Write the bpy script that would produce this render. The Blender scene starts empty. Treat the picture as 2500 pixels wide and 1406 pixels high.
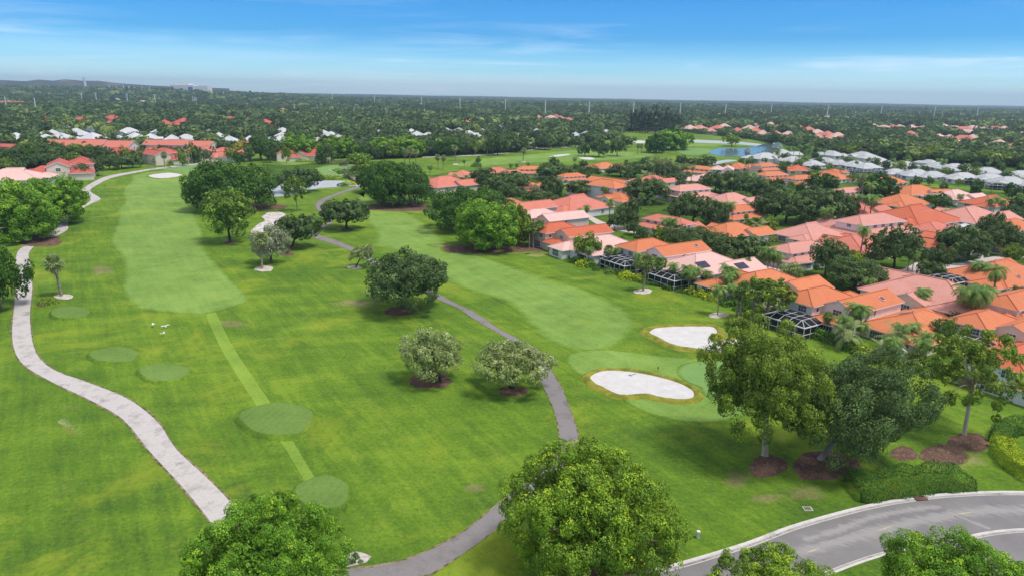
import bpy, bmesh, math, random
import numpy as np
from mathutils import Vector, Matrix
from mathutils.geometry import tessellate_polygon

SC = bpy.context.scene
COL = SC.collection
rnd = random.Random(7)

# ------------------------------------------------------------------ camera
F = 1667.0                      # focal length of the photo in its own pixels (2500 wide)
CAM_H = 50.0
TH = math.atan((703 - 231) / F)
PH = math.atan(0.018)
_r0, _f, _u0 = Vector((1, 0, 0)), Vector((0, math.cos(TH), -math.sin(TH))), Vector((0, math.sin(TH), math.cos(TH)))
_R = _r0 * math.cos(PH) + _u0 * math.sin(PH)
_U = _u0 * math.cos(PH) - _r0 * math.sin(PH)
cam = bpy.data.cameras.new("camera")
cam.sensor_width = 36.0
cam.lens = 36.0 * F / 2500.0
cam.clip_start, cam.clip_end = 0.5, 60000
camo = bpy.data.objects.new("camera", cam)
COL.objects.link(camo)
camo.matrix_world = Matrix(((_R.x, _U.x, -_f.x, 0), (_R.y, _U.y, -_f.y, 0), (_R.z, _U.z, -_f.z, CAM_H), (0, 0, 0, 1)))
SC.camera = camo

# ------------------------------------------------------------------ light
SUN_EL, SUN_AZ = math.radians(66), math.radians(112)     # azimuth clockwise from the view direction: high, from the right and a little behind
SUN_STRENGTH, SUN_ANGLE, SKY_STRENGTH, EXPOSURE = 1.5, math.radians(13), 0.105, 1.1
HAZE = 1.0e-4
SC.view_settings.view_transform = 'Standard'
SC.view_settings.look = 'None'
SC.view_settings.gamma = 1.0
SC.view_settings.exposure = EXPOSURE
sd = Vector((math.cos(SUN_EL) * math.sin(SUN_AZ), math.cos(SUN_EL) * math.cos(SUN_AZ), math.sin(SUN_EL)))
sl = bpy.data.lights.new("sun", 'SUN')
sl.energy, sl.angle, sl.color = SUN_STRENGTH, SUN_ANGLE, (1.0, 0.955, 0.89)
so = bpy.data.objects.new("sun", sl)
so.rotation_euler = sd.to_track_quat('Z', 'Y').to_euler()
COL.objects.link(so)

# ------------------------------------------------------------------ node helpers
def node(nt, typ, ins=None, **props):
    n = nt.nodes.new(typ)
    for k, v in props.items():
        setattr(n, k, v)
    for k, v in (ins or {}).items():
        s = n.inputs[k]
        if isinstance(v, bpy.types.NodeSocket):
            nt.links.new(v, s)
        else:
            s.default_value = v
    return n
def mixc(nt, fac, a, b, blend='MIX'):
    n = nt.nodes.new('ShaderNodeMix'); n.data_type = 'RGBA'; n.blend_type = blend
    for i, v in ((0, fac), (6, a), (7, b)):
        if isinstance(v, bpy.types.NodeSocket): nt.links.new(v, n.inputs[i])
        else: n.inputs[i].default_value = (*v, 1) if i and len(v) == 3 else v
    return n.outputs[2]
def ramp(nt, fac, stops, interp='LINEAR'):
    n = nt.nodes.new('ShaderNodeValToRGB'); n.color_ramp.interpolation = interp
    nt.links.new(fac, n.inputs[0])
    e = n.color_ramp.elements
    while len(e) < len(stops): e.new(0.5)
    for i, (p, c) in enumerate(stops):
        e[i].position = p; e[i].color = (c, c, c, 1) if not hasattr(c, '__len__') else (*c, 1)
    return n.outputs[0]
def math_(nt, op, a, b=0.0, c=0.0):
    return node(nt, 'ShaderNodeMath', {0: a, 1: b, 2: c}, operation=op).outputs[0]
def noise(nt, vec, scale, detail=3.0, rough=0.55, dist=0.0):
    return node(nt, 'ShaderNodeTexNoise', {'Vector': vec, 'Scale': scale, 'Detail': detail, 'Roughness': rough, 'Distortion': dist}).outputs[0]
def mapping(nt, vec, rot=(0, 0, 0), scale=(1, 1, 1), loc=(0, 0, 0)):
    if tuple(rot) != (0, 0, 0) and len(set(scale)) > 1:      # turn first, then stretch along the turned axes
        vec = node(nt, 'ShaderNodeMapping', {'Vector': vec, 'Rotation': rot}).outputs[0]; rot = (0, 0, 0)
    return node(nt, 'ShaderNodeMapping', {'Vector': vec, 'Rotation': rot, 'Scale': scale, 'Location': loc}).outputs[0]
def new_mat(name, rough=0.8, spec=0.2):
    m = bpy.data.materials.new(name); m.use_nodes = True
    nt = m.node_tree
    b = nt.nodes['Principled BSDF']
    b.inputs['Roughness'].default_value = rough
    b.inputs['Specular IOR Level'].default_value = spec
    return m, nt, b
def bump(nt, bsdf, h, strength=0.3, dist=0.1):
    nt.links.new(node(nt, 'ShaderNodeBump', {'Height': h, 'Strength': strength, 'Distance': dist}).outputs[0], bsdf.inputs['Normal'])
def objco(nt):
    return node(nt, 'ShaderNodeTexCoord').outputs['Object']

# ------------------------------------------------------------------ world: physical sky, tinted towards the deep blue of the photo, thin high cloud
W = bpy.data.worlds.new("World"); SC.world = W; W.use_nodes = True
wt = W.node_tree
bg = wt.nodes['Background']; bg.inputs[1].default_value = SKY_STRENGTH
sky = node(wt, 'ShaderNodeTexSky', sky_type='NISHITA', sun_disc=False, sun_elevation=SUN_EL, sun_rotation=SUN_AZ, altitude=50.0, air_density=1.0, dust_density=0.6, ozone_density=2.0)
dirv = node(wt, 'ShaderNodeTexCoord').outputs['Generated']
sep = node(wt, 'ShaderNodeSeparateXYZ', {0: dirv})
el = sep.outputs[2]
tint = ramp(wt, math_(wt, 'MULTIPLY', el, 4.0), [(0.0, (0.70, 0.96, 1.22)), (0.12, (0.36, 0.68, 0.98)), (0.30, (0.110, 0.385, 0.71)), (0.58, (0.072, 0.345, 0.65)), (1.0, (0.40, 0.70, 1.05))])
skyc = mixc(wt, 1.0, sky.outputs[0], tint, 'MULTIPLY')
cv = mapping(wt, dirv, rot=(0, 0.012, 0.35), scale=(1.6, 2.4, 34))
c1 = noise(wt, cv, 1.15, 7.0, 0.62, 0.8)
c2 = noise(wt, mapping(wt, dirv, rot=(0, -0.02, 0), scale=(3.0, 3.0, 10), loc=(3.1, 0.4, 0)), 1.3, 3.0)
cm = math_(wt, 'MULTIPLY', ramp(wt, c1, [(0.46, 0.0), (0.72, 1.0)]), ramp(wt, c2, [(0.34, 0.0), (0.56, 1.0)]))
low = ramp(wt, el, [(0.0, 1.0), (0.045, 1.0), (0.085, 0.5), (0.13, 0.12), (0.4, 0.1)])
band = math_(wt, 'MULTIPLY', ramp(wt, noise(wt, mapping(wt, dirv, scale=(1.0, 1.0, 34)), 1.3, 5.0), [(0.42, 0.0), (0.75, 0.50)]), ramp(wt, el, [(0.0, 0.6), (0.035, 1.0), (0.065, 0.0), (1.0, 0.0)]))
cm = math_(wt, 'MAXIMUM', math_(wt, 'MULTIPLY', cm, low), band)
skyc = mixc(wt, math_(wt, 'MULTIPLY', cm, 0.60), skyc, (5.2, 5.6, 6.1))
# a bright veil of cloud overhead, above the picture: it softens the shade and keeps it neutral
veil = math_(wt, 'MULTIPLY', ramp(wt, el, [(0.20, 0.0), (0.42, 0.92)]), ramp(wt, noise(wt, mapping(wt, dirv, scale=(2, 2, 2)), 1.5, 4.0), [(0.30, 0.7), (0.6, 1.0)]))
skyc = mixc(wt, veil, skyc, (2.9, 2.9, 2.88))
wt.links.new(skyc, bg.inputs[0])

# ------------------------------------------------------------------ geometry of the view: photo pixel <-> place on the ground
def P(px, py, z=0.0):
    d = _f + _R * ((px - 1250) / F) - _U * ((py - 703) / F)
    t = (z - CAM_H) / d.z
    return Vector((d.x * t, d.y * t, z))
def Q(v):
    v = Vector((v[0], v[1], v[2] - CAM_H)); w = v.dot(_f)
    return 1250 + F * v.dot(_R) / w, 703 - F * v.dot(_U) / w, w
def Qn(x, y, z):
    vz = z - CAM_H
    w = y * _f.y + vz * _f.z
    return 1250 + F * (x * _R.x + y * _R.y + vz * _R.z) / w, 703 - F * (x * _U.x + y * _U.y + vz * _U.z) / w, w
def height_for(p, ytop):
    """height of a thing standing at P whose top shows at photo row YTOP"""
    lo, hi = 0.0, 60.0
    for _ in range(40):
        m = (lo + hi) / 2
        if Q((p.x, p.y, m))[1] > ytop: lo = m
        else: hi = m
    return lo
def ppm(p):
    return F / Q(p)[2]

# ------------------------------------------------------------------ object helpers
def link(name, data=None, parent=None, loc=None):
    o = bpy.data.objects.new(name, data); COL.objects.link(o)
    if parent is not None: o.parent = parent
    if loc is not None: o.location = loc
    return o
def tag(o, label=None, cat=None, group=None, kind=None):
    if label: o['label'] = label
    if cat: o['category'] = cat
    if group: o['group'] = group
    if kind: o['kind'] = kind
    return o
def slotmat(o, *mats):
    """materials on the object, so that copies can share one mesh"""
    while len(o.data.materials) < len(mats): o.data.materials.append(None)
    for i, m in enumerate(mats):
        o.material_slots[i].link = 'OBJECT'; o.material_slots[i].material = m
def np_mesh(name, verts, faces, mat_idx=None, tint=None):
    """verts (n,3) array, faces (m,4) array"""
    me = bpy.data.meshes.new(name)
    n, m, k = len(verts), len(faces), faces.shape[1]
    me.vertices.add(n); me.vertices.foreach_set('co', np.asarray(verts, np.float32).ravel())
    me.loops.add(m * k); me.loops.foreach_set('vertex_index', np.asarray(faces, np.int32).ravel())
    me.polygons.add(m); me.polygons.foreach_set('loop_start', np.arange(0, m * k, k, dtype=np.int32))
    if mat_idx is not None: me.polygons.foreach_set('material_index', np.asarray(mat_idx, np.int32))
    if tint is not None:
        a = me.attributes.new('tint', 'FLOAT', 'FACE'); a.data.foreach_set('value', np.asarray(tint, np.float32))
    me.update(calc_edges=True)
    return me
class MB:
    """collects shapes into one mesh"""
    def __init__(s): s.v, s.f, s.m = [], [], []
    def add(s, vs, fs, mi=0):
        b = len(s.v); s.v += [tuple(v) for v in vs]
        for f in fs: s.f.append(tuple(b + i for i in f)); s.m.append(mi)
    def box(s, x0, x1, y0, y1, z0, z1, mi=0, skip=()):
        vs = [(x, y, z) for z in (z0, z1) for y in (y0, y1) for x in (x0, x1)]
        fs = {'b': (0, 2, 3, 1), 't': (4, 5, 7, 6), 'f': (0, 1, 5, 4), 'k': (2, 6, 7, 3), 'l': (0, 4, 6, 2), 'r': (1, 3, 7, 5)}
        s.add(vs, [f for k, f in fs.items() if k not in skip], mi)
    def bar(s, a, b, w=0.1, mi=0, h=None):
        a, b = Vector(a), Vector(b); d = (b - a)
        if d.length < 1e-6: return
        d.normalize(); up = Vector((0, 0, 1)) if abs(d.z) < 0.95 else Vector((1, 0, 0))
        x = d.cross(up).normalized() * (w / 2); y = d.cross(x).normalized() * ((h or w) / 2)
        s.add([p + i * x + j * y for p in (a, b) for i, j in ((-1, -1), (1, -1), (1, 1), (-1, 1))], [(0, 1, 2, 3), (7, 6, 5, 4), (0, 4, 5, 1), (1, 5, 6, 2), (2, 6, 7, 3), (3, 7, 4, 0)], mi)
    def tube(s, pts, rads, seg=7, mi=0):
        rings = []; n = len(pts)
        for i, p in enumerate(pts):
            p = Vector(p); d = Vector(pts[min(i + 1, n - 1)]) - Vector(pts[max(i - 1, 0)])
            d = d.normalized() if d.length > 1e-9 else Vector((0, 0, 1))
            u = d.cross(Vector((0.31, 0.95, 0.05))).normalized(); w = d.cross(u)
            rings.append([p + (u * math.cos(2 * math.pi * k / seg) + w * math.sin(2 * math.pi * k / seg)) * rads[i] for k in range(seg)])
        vs = [v for r in rings for v in r]
        fs = [(i * seg + k, i * seg + (k + 1) % seg, (i + 1) * seg + (k + 1) % seg, (i + 1) * seg + k) for i in range(n - 1) for k in range(seg)]
        s.add(vs, fs + [tuple(range(seg - 1, -1, -1)), tuple(range((n - 1) * seg, n * seg))], mi)
    def mesh(s, name, smooth=False):
        me = bpy.data.meshes.new(name); me.from_pydata(s.v, [], s.f)
        me.polygons.foreach_set('material_index', s.m)
        if smooth: me.polygons.foreach_set('use_smooth', [True] * len(me.polygons))
        me.update(); return me
    def build(s, name, mats, parent=None, smooth=False):
        me = s.mesh(name, smooth)
        for m in (mats if isinstance(mats, (list, tuple)) else [mats]): me.materials.append(m)
        return link(name, me, parent)
def smooth_closed(pts, n=5):
    out = []; k = len(pts)
    for i in range(k):
        p0, p1, p2, p3 = (Vector(pts[(i + j - 1) % k]) for j in range(4))
        for t in range(n):
            t /= n
            out.append(0.5 * ((2 * p1) + (p2 - p0) * t + (2 * p0 - 5 * p1 + 4 * p2 - p3) * t * t + (3 * p1 - p0 - 3 * p2 + p3) * t ** 3))
    return out
def smooth_open(pts, n=6):
    out = []; k = len(pts)
    for i in range(k - 1):
        p0, p1, p2, p3 = Vector(pts[max(i - 1, 0)]), Vector(pts[i]), Vector(pts[i + 1]), Vector(pts[min(i + 2, k - 1)])
        for t in range(n):
            t /= n
            out.append(0.5 * ((2 * p1) + (p2 - p0) * t + (2 * p0 - 5 * p1 + 4 * p2 - p3) * t * t + (3 * p1 - p0 - 3 * p2 + p3) * t ** 3))
    return out + [Vector(pts[-1])]
def sheet(name, world_pts, z, mat, kind='structure', skirt=0.0):
    vs = [Vector((p.x, p.y, z)) for p in world_pts]
    fs = [tuple(t) for t in tessellate_polygon([vs])]
    fs = [f if (vs[f[1]] - vs[f[0]]).cross(vs[f[2]] - vs[f[0]]).z > 0 else f[::-1] for f in fs]
    mb = MB(); mb.add(vs, fs)
    o = mb.build(name, mat); tag(o, kind=kind); return o
def turf(name, px, z, mat, w=1.6, n=5):
    """a mown area whose rim grades into the rough over W metres"""
    pts = smooth_closed([P(*p) for p in px], n); k = len(pts)
    inn = grow(pts, -w); mb = MB(); vs = [(p.x, p.y, z) for p in pts + inn]
    mb.add(vs, [(i, (i + 1) % k, k + (i + 1) % k, k + i) for i in range(k)])
    for t in tessellate_polygon([[Vector(v) for v in vs[k:]]]): mb.f.append(tuple(k + i for i in t)); mb.m.append(0)
    me = mb.mesh(name); me.materials.append(mat)
    at = me.attributes.new('mown', 'FLOAT', 'POINT'); at.data.foreach_set('value', [0.0] * k + [1.0] * k)
    if me.polygons[2].normal.z < 0:
        for f in me.polygons: f.flip()
    for f in me.polygons:
        if f.normal.z < 0: f.flip()
    me.update(); o = link(name, me); tag(o, kind='structure'); return o
def grow(pts, d):
    area = sum(pts[i].x * pts[(i + 1) % len(pts)].y - pts[(i + 1) % len(pts)].x * pts[i].y for i in range(len(pts)))
    s = 1 if area > 0 else -1; out = []
    for i in range(len(pts)):
        t = (pts[(i + 1) % len(pts)] - pts[i - 1]); t.z = 0; t.normalize()
        out.append(pts[i] + Vector((t.y, -t.x, 0)) * d * s)
    return out
def px_sheet(name, px, z, mat, smooth=True, n=5):
    pts = smooth_closed([P(*p) for p in px], n) if smooth else [P(*p) for p in px]
    return sheet(name, pts, z, mat)
def ribbon(name, left, right, z, mat, sm=6):
    a = smooth_open([P(*p) for p in left], sm); b = smooth_open([P(*p) for p in right], sm)
    m = 120
    def rs(c):
        d = [0]
        for i in range(1, len(c)): d.append(d[-1] + (c[i] - c[i - 1]).length)
        out, j = [], 0
        for i in range(m):
            t = d[-1] * i / (m - 1)
            while j < len(c) - 2 and d[j + 1] < t: j += 1
            s = (t - d[j]) / max(d[j + 1] - d[j], 1e-6); out.append(c[j].lerp(c[j + 1], min(max(s, 0), 1)))
        return out
    a, b = rs(a), rs(b)
    vs = [Vector((p.x, p.y, z)) for p in a + b]
    mb = MB(); mb.add(vs, [(i, m + i, m + i + 1, i + 1) for i in range(m - 1)])
    o = mb.build(name, mat); tag(o, kind='structure')
    n = o.data.polygons[3].normal
    if n.z < 0: o.data.flip_normals()
    return o, a, b
# ------------------------------------------------------------------ materials
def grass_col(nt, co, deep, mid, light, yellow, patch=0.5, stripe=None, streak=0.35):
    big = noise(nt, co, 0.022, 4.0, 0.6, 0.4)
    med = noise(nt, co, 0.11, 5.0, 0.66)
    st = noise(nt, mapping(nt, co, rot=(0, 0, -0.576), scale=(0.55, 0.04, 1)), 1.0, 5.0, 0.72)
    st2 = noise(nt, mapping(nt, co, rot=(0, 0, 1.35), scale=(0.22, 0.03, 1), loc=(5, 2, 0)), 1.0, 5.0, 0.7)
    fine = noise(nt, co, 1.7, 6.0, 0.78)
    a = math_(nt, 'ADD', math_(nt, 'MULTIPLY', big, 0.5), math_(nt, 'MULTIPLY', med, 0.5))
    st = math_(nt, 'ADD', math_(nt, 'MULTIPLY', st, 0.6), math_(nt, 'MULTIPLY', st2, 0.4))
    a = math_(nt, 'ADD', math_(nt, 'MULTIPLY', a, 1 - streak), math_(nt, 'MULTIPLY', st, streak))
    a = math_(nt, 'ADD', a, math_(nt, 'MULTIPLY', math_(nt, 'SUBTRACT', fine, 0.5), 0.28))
    c = ramp(nt, a, [(0.40, deep), (0.50, mid), (0.59, light)])  # deep end: darker turf, with cloud shadow painted into the colour
    yl = math_(nt, 'MULTIPLY', ramp(nt, noise(nt, mapping(nt, co, loc=(31, 7, 0)), 0.045, 6.0, 0.72, 0.6), [(0.53, 0.0), (0.70, 1.0)]), patch)
    c = mixc(nt, yl, c, yellow)
    wear = math_(nt, 'MULTIPLY', ramp(nt, noise(nt, mapping(nt, co, loc=(-9, 55, 0)), 0.13, 6.0, 0.75), [(0.60, 0.0), (0.72, 1.0)]), 0.6 * patch)
    c = mixc(nt, wear, c, (0.235, 0.225, 0.070))
    if stripe:
        rot, width, k = stripe
        w = node(nt, 'ShaderNodeTexWave', {'Vector': mapping(nt, co, rot=(0, 0, rot)), 'Scale': 0.314 / width, 'Distortion': 1.5, 'Detail': 2.0, 'Detail Scale': 0.3}, wave_type='BANDS', bands_direction='X').outputs[1]
        c = mixc(nt, math_(nt, 'MULTIPLY', ramp(nt, w, [(0.35, 0.0), (0.65, 1.0)]), k), c, light)
    c = mixc(nt, ramp(nt, fine, [(0.26, 0.45), (0.46, 0.0), (1.0, 0.0)]), c, tuple(x * 0.5 for x in deep))
    c = mixc(nt, ramp(nt, fine, [(0.56, 0.0), (0.78, 0.40)]), c, yellow)
    sp = noise(nt, mapping(nt, co, loc=(3, 3, 0)), 2.6, 2.0, 0.6)
    c = mixc(nt, ramp(nt, sp, [(0.66, 0.0), (0.72, 0.55 * patch)]), c, (0.40, 0.38, 0.17))
    return c, math_(nt, 'ADD', fine, math_(nt, 'MULTIPLY', med, 3.0))
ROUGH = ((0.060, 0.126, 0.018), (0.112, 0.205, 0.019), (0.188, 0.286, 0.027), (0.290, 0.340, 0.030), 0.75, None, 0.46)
def grass_mat(name, *par, edge=False):
    m, nt, b = new_mat(name, 0.9, 0.08)
    co = objco(nt); c, h = grass_col(nt, co, *par)
    if edge:
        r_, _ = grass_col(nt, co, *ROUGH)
        at = node(nt, 'ShaderNodeAttribute', attribute_name='mown').outputs['Fac']
        k = math_(nt, 'ADD', at, math_(nt, 'MULTIPLY', math_(nt, 'SUBTRACT', noise(nt, co, 0.55, 5.0, 0.75), 0.5), 1.3))
        c = mixc(nt, ramp(nt, k, [(0.15, 0.0), (0.85, 1.0)]), r_, c)
    nt.links.new(c, b.inputs['Base Color']); bump(nt, b, h, 0.6, 0.12)
    return m
def concrete_mat(name, base, dark, patch=0.5, sc=1.0):
    m, nt, b = new_mat(name, 0.85, 0.2)
    co = objco(nt)
    n1 = noise(nt, co, 0.35 * sc, 5.0, 0.65); n2 = noise(nt, co, 3.0 * sc, 3.0)
    c = mixc(nt, ramp(nt, n1, [(0.50, 0.0), (0.68, patch)]), base, dark)
    n3 = noise(nt, mapping(nt, co, loc=(8, 3, 0)), 0.13 * sc, 6.0, 0.7)
    c = mixc(nt, ramp(nt, n3, [(0.58, 0.0), (0.64, patch * 0.9)]), c, tuple(x * 0.75 for x in dark))
    c = mixc(nt, ramp(nt, n2, [(0.35, 0.25), (0.6, 0.0)]), c, dark)
    nt.links.new(c, b.inputs['Base Color']); bump(nt, b, n2, 0.25, 0.03)
    return m
def noisy_mat(name, c1, c2, scale, rough=0.85, spec=0.2, bmp=0.3, stops=(0.4, 0.6), detail=4.0):
    m, nt, b = new_mat(name, rough, spec)
    co = objco(nt); n = noise(nt, co, scale, detail, 0.62)
    nt.links.new(ramp(nt, n, [(stops[0], c1), (stops[1], c2)]), b.inputs['Base Color'])
    if bmp: bump(nt, b, n, bmp, 0.08)
    return m
M = {}
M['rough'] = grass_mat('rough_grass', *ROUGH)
M['fairway'] = grass_mat('fairway_grass', (0.118, 0.215, 0.040), (0.178, 0.295, 0.058), (0.238, 0.362, 0.080), (0.300, 0.375, 0.050), 0.65, (0.55, 4.5, 0.14), 0.38, edge=True)
M['strip'] = grass_mat('mown_strip', (0.150, 0.248, 0.034), (0.198, 0.312, 0.042), (0.250, 0.370, 0.052), (0.31, 0.39, 0.05), 0.3, None, 0.3)
M['dry'] = grass_mat('dry_turf', (0.130, 0.150, 0.040), (0.215, 0.215, 0.075), (0.320, 0.285, 0.130), (0.36, 0.31, 0.15), 0.6, None, 0.2, edge=True)
M['tee'] = grass_mat('tee_grass', (0.110, 0.192, 0.040), (0.142, 0.234, 0.050), (0.174, 0.272, 0.062), (0.22, 0.30, 0.06), 0.3, (0.2, 1.2, 0.2), 0.2)
M['green'] = grass_mat('putting_green', (0.160, 0.285, 0.080), (0.180, 0.310, 0.090), (0.200, 0.335, 0.098), (0.24, 0.34, 0.09), 0.15, (0.9, 1.0, 0.2), 0.15, edge=True)
M['fringe'] = noisy_mat('bunker_fringe', (0.150, 0.175, 0.022), (0.290, 0.270, 0.045), 0.5, 0.9, 0.05, 0.4)
M['lawn'] = grass_mat('village_lawn', (0.030, 0.070, 0.010), (0.062, 0.128, 0.012), (0.105, 0.190, 0.016), (0.16, 0.20, 0.03), 0.4)
M['woodfloor'] = noisy_mat('woodland_floor', (0.014, 0.026, 0.010), (0.034, 0.052, 0.018), 0.05, 0.95, 0.05, 0.4)
M['path_light'] = concrete_mat('pale_concrete', (0.535, 0.492, 0.462), (0.34, 0.305, 0.28), 0.9)
M['path_grey'] = concrete_mat('grey_asphalt', (0.245, 0.222, 0.218), (0.175, 0.155, 0.148), 0.8)
M['pavers'] = concrete_mat('pale_pavers', (0.58, 0.49, 0.46), (0.44, 0.36, 0.33), 0.5)
M['gutter'] = concrete_mat('stained_gutter', (0.40, 0.37, 0.345), (0.13, 0.115, 0.10), 0.95, 0.8)
M['kerb'] = concrete_mat('kerb_concrete', (0.66, 0.62, 0.59), (0.42, 0.38, 0.35), 0.6)
def sand_mat():
    m, nt, b = new_mat('white_sand', 0.95, 0.05); co = objco(nt)
    n1 = noise(nt, co, 0.5, 5.0, 0.65)
    rk = node(nt, 'ShaderNodeTexWave', {'Vector': mapping(nt, co, rot=(0, 0, 0.7)), 'Scale': 1.1, 'Distortion': 3.0, 'Detail': 2.0}, wave_type='BANDS').outputs[1]
    c = ramp(nt, n1, [(0.35, (0.56, 0.53, 0.515)), (0.65, (0.66, 0.635, 0.62))])
    nt.links.new(mixc(nt, math_(nt, 'MULTIPLY', rk, 0.18), c, (0.54, 0.50, 0.48)), b.inputs['Base Color']); bump(nt, b, rk, 0.3, 0.05); return m
M['sand'] = sand_mat()
def coral_mat():
    m, nt, b = new_mat('crushed_shell', 0.95, 0.05); co = objco(nt)
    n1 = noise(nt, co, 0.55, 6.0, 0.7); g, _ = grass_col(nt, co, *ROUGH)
    k = math_(nt, 'ADD', node(nt, 'ShaderNodeAttribute', attribute_name='mown').outputs['Fac'], math_(nt, 'MULTIPLY', math_(nt, 'SUBTRACT', noise(nt, mapping(nt, co, loc=(7, 1, 0)), 0.5, 5.0, 0.7), 0.5), 2.4))
    c = ramp(nt, n1, [(0.34, (0.20, 0.17, 0.13)), (0.46, (0.52, 0.46, 0.43)), (0.60, (0.72, 0.66, 0.63))])
    nt.links.new(mixc(nt, ramp(nt, k, [(0.42, 0.0), (0.52, 1.0)]), g, c), b.inputs['Base Color']); bump(nt, b, n1, 0.8, 0.3); return m
M['coral'] = coral_mat()
def mulch_mat(name, c1, c2, sc):
    m, nt, b = new_mat(name, 0.95, 0.05); co = objco(nt)
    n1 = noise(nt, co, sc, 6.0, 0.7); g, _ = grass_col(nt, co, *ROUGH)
    k = math_(nt, 'ADD', node(nt, 'ShaderNodeAttribute', attribute_name='mown').outputs['Fac'], math_(nt, 'MULTIPLY', math_(nt, 'SUBTRACT', noise(nt, mapping(nt, co, loc=(7, 1, 0)), 1.3, 5.0, 0.72), 0.5), 1.1))
    c = ramp(nt, n1, [(0.35, c1), (0.66, c2)])
    pale = noise(nt, mapping(nt, co, loc=(2, 8, 0)), 0.7, 4.0, 0.7)
    c = mixc(nt, ramp(nt, pale, [(0.52, 0.0), (0.72, 0.55)]), c, tuple(min(.6, x * 1.9) for x in c2))
    nt.links.new(mixc(nt, ramp(nt, k, [(0.22, 0.0), (0.36, 1.0)]), g, c), b.inputs['Base Color']); bump(nt, b, n1, 0.6, 0.08); return m
M['mulch'] = mulch_mat('brown_mulch', (0.060, 0.034, 0.025), (0.225, 0.140, 0.100), 5.0)
M['trunk_pale'] = noisy_mat('pale_bark', (0.40, 0.34, 0.24), (0.62, 0.55, 0.42), 2.5, 0.9, 0.1, 0.4)
M['mulch_pale'] = noisy_mat('pale_shell_ring', (0.42, 0.36, 0.32), (0.62, 0.55, 0.50), 1.2, 0.95, 0.05, 0.4)
M['trunk_grey'] = noisy_mat('grey_bark', (0.21, 0.17, 0.13), (0.42, 0.36, 0.28), 2.5, 0.9, 0.1, 0.5)
M['trunk_dark'] = noisy_mat('dark_bark', (0.045, 0.035, 0.028), (0.11, 0.085, 0.065), 2.5, 0.9, 0.1, 0.5)
M['trunk_palm'] = noisy_mat('palm_bark', (0.20, 0.16, 0.12), (0.40, 0.34, 0.27), 3.0, 0.9, 0.1, 0.4)
M['white'] = noisy_mat('white_paint', (0.74, 0.73, 0.72), (0.82, 0.81, 0.80), 1.0, 0.6, 0.3, 0)
M['metal'] = noisy_mat('galvanised_metal', (0.50, 0.50, 0.50), (0.62, 0.62, 0.62), 0.5, 0.5, 0.4, 0)
M['dark'] = noisy_mat('dark_paint', (0.02, 0.022, 0.025), (0.04, 0.042, 0.045), 1.0, 0.4, 0.4, 0)
M['wood'] = noisy_mat('weathered_wood', (0.22, 0.16, 0.13), (0.36, 0.28, 0.24), 1.5, 0.85, 0.15, 0.3)
def water_mat():
    m, nt, b = new_mat('pond_water', 0.12, 0.35)
    b.inputs['Base Color'].default_value = (0.13, 0.165, 0.19, 1)
    bump(nt, b, noise(nt, objco(nt), 0.9, 3.0), 0.08, 0.05)
    return m
M['water'] = water_mat()
M['water_grey'] = noisy_mat('cloud_reflection_water', (0.40, 0.42, 0.44), (0.47, 0.485, 0.50), 0.15, 0.5, 0.1, 0)  # pale cloud reflection put into the base colour
def road_mat():
    m, nt, b = new_mat('road_asphalt', 0.8, 0.25)
    co = objco(nt)
    n1 = noise(nt, co, 0.25, 5.0, 0.6); n2 = noise(nt, co, 6.0, 3.0)
    c = ramp(nt, n1, [(0.35, (0.200, 0.188, 0.188)), (0.65, (0.245, 0.230, 0.228))])
    c = mixc(nt, ramp(nt, n2, [(0.35, 0.3), (0.6, 0.0)]), c, (0.17, 0.16, 0.16))
    nt.links.new(c, b.inputs['Base Color']); bump(nt, b, n2, 0.3, 0.02)
    return m
M['road'] = road_mat()
def worn_mat():
    m, nt, b = new_mat('worn_pale_asphalt', 0.85, 0.2); co = objco(nt)
    n1 = noise(nt, co, 0.25, 5.0, 0.6); base = ramp(nt, n1, [(0.35, (0.200, 0.188, 0.188)), (0.65, (0.245, 0.230, 0.228))])
    k = math_(nt, 'ADD', node(nt, 'ShaderNodeAttribute', attribute_name='mown').outputs['Fac'], math_(nt, 'MULTIPLY', math_(nt, 'SUBTRACT', noise(nt, mapping(nt, co, rot=(0, 0, .5), scale=(.35, 1.3, 1)), 1.1, 6.0, 0.72), 0.5), 2.2))
    nt.links.new(mixc(nt, ramp(nt, k, [(0.35, 0.0), (0.85, 0.75)]), base, (0.36, 0.338, 0.327)), b.inputs['Base Color']); return m
M['road_worn'] = worn_mat()
M['road_line'] = noisy_mat('faded_road_paint', (0.52, 0.40, 0.22), (0.60, 0.52, 0.36), 3.0, 0.8, 0.2, 0)
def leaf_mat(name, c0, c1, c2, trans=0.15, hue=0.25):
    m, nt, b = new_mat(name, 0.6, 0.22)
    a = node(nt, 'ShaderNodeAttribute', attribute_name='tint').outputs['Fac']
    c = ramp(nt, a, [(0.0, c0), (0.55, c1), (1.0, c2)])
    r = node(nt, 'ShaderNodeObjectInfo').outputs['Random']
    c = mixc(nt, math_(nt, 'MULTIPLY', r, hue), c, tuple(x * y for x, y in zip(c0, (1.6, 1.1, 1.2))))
    nt.links.new(c, b.inputs['Base Color'])
    t = node(nt, 'ShaderNodeBsdfTranslucent', {'Color': mixc(nt, 0.5, c, c2)})
    mx = node(nt, 'ShaderNodeMixShader', {0: trans, 1: b.outputs[0], 2: t.outputs[0]})
    nt.links.new(mx.outputs[0], nt.nodes['Material Output'].inputs[0])
    return m
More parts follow.
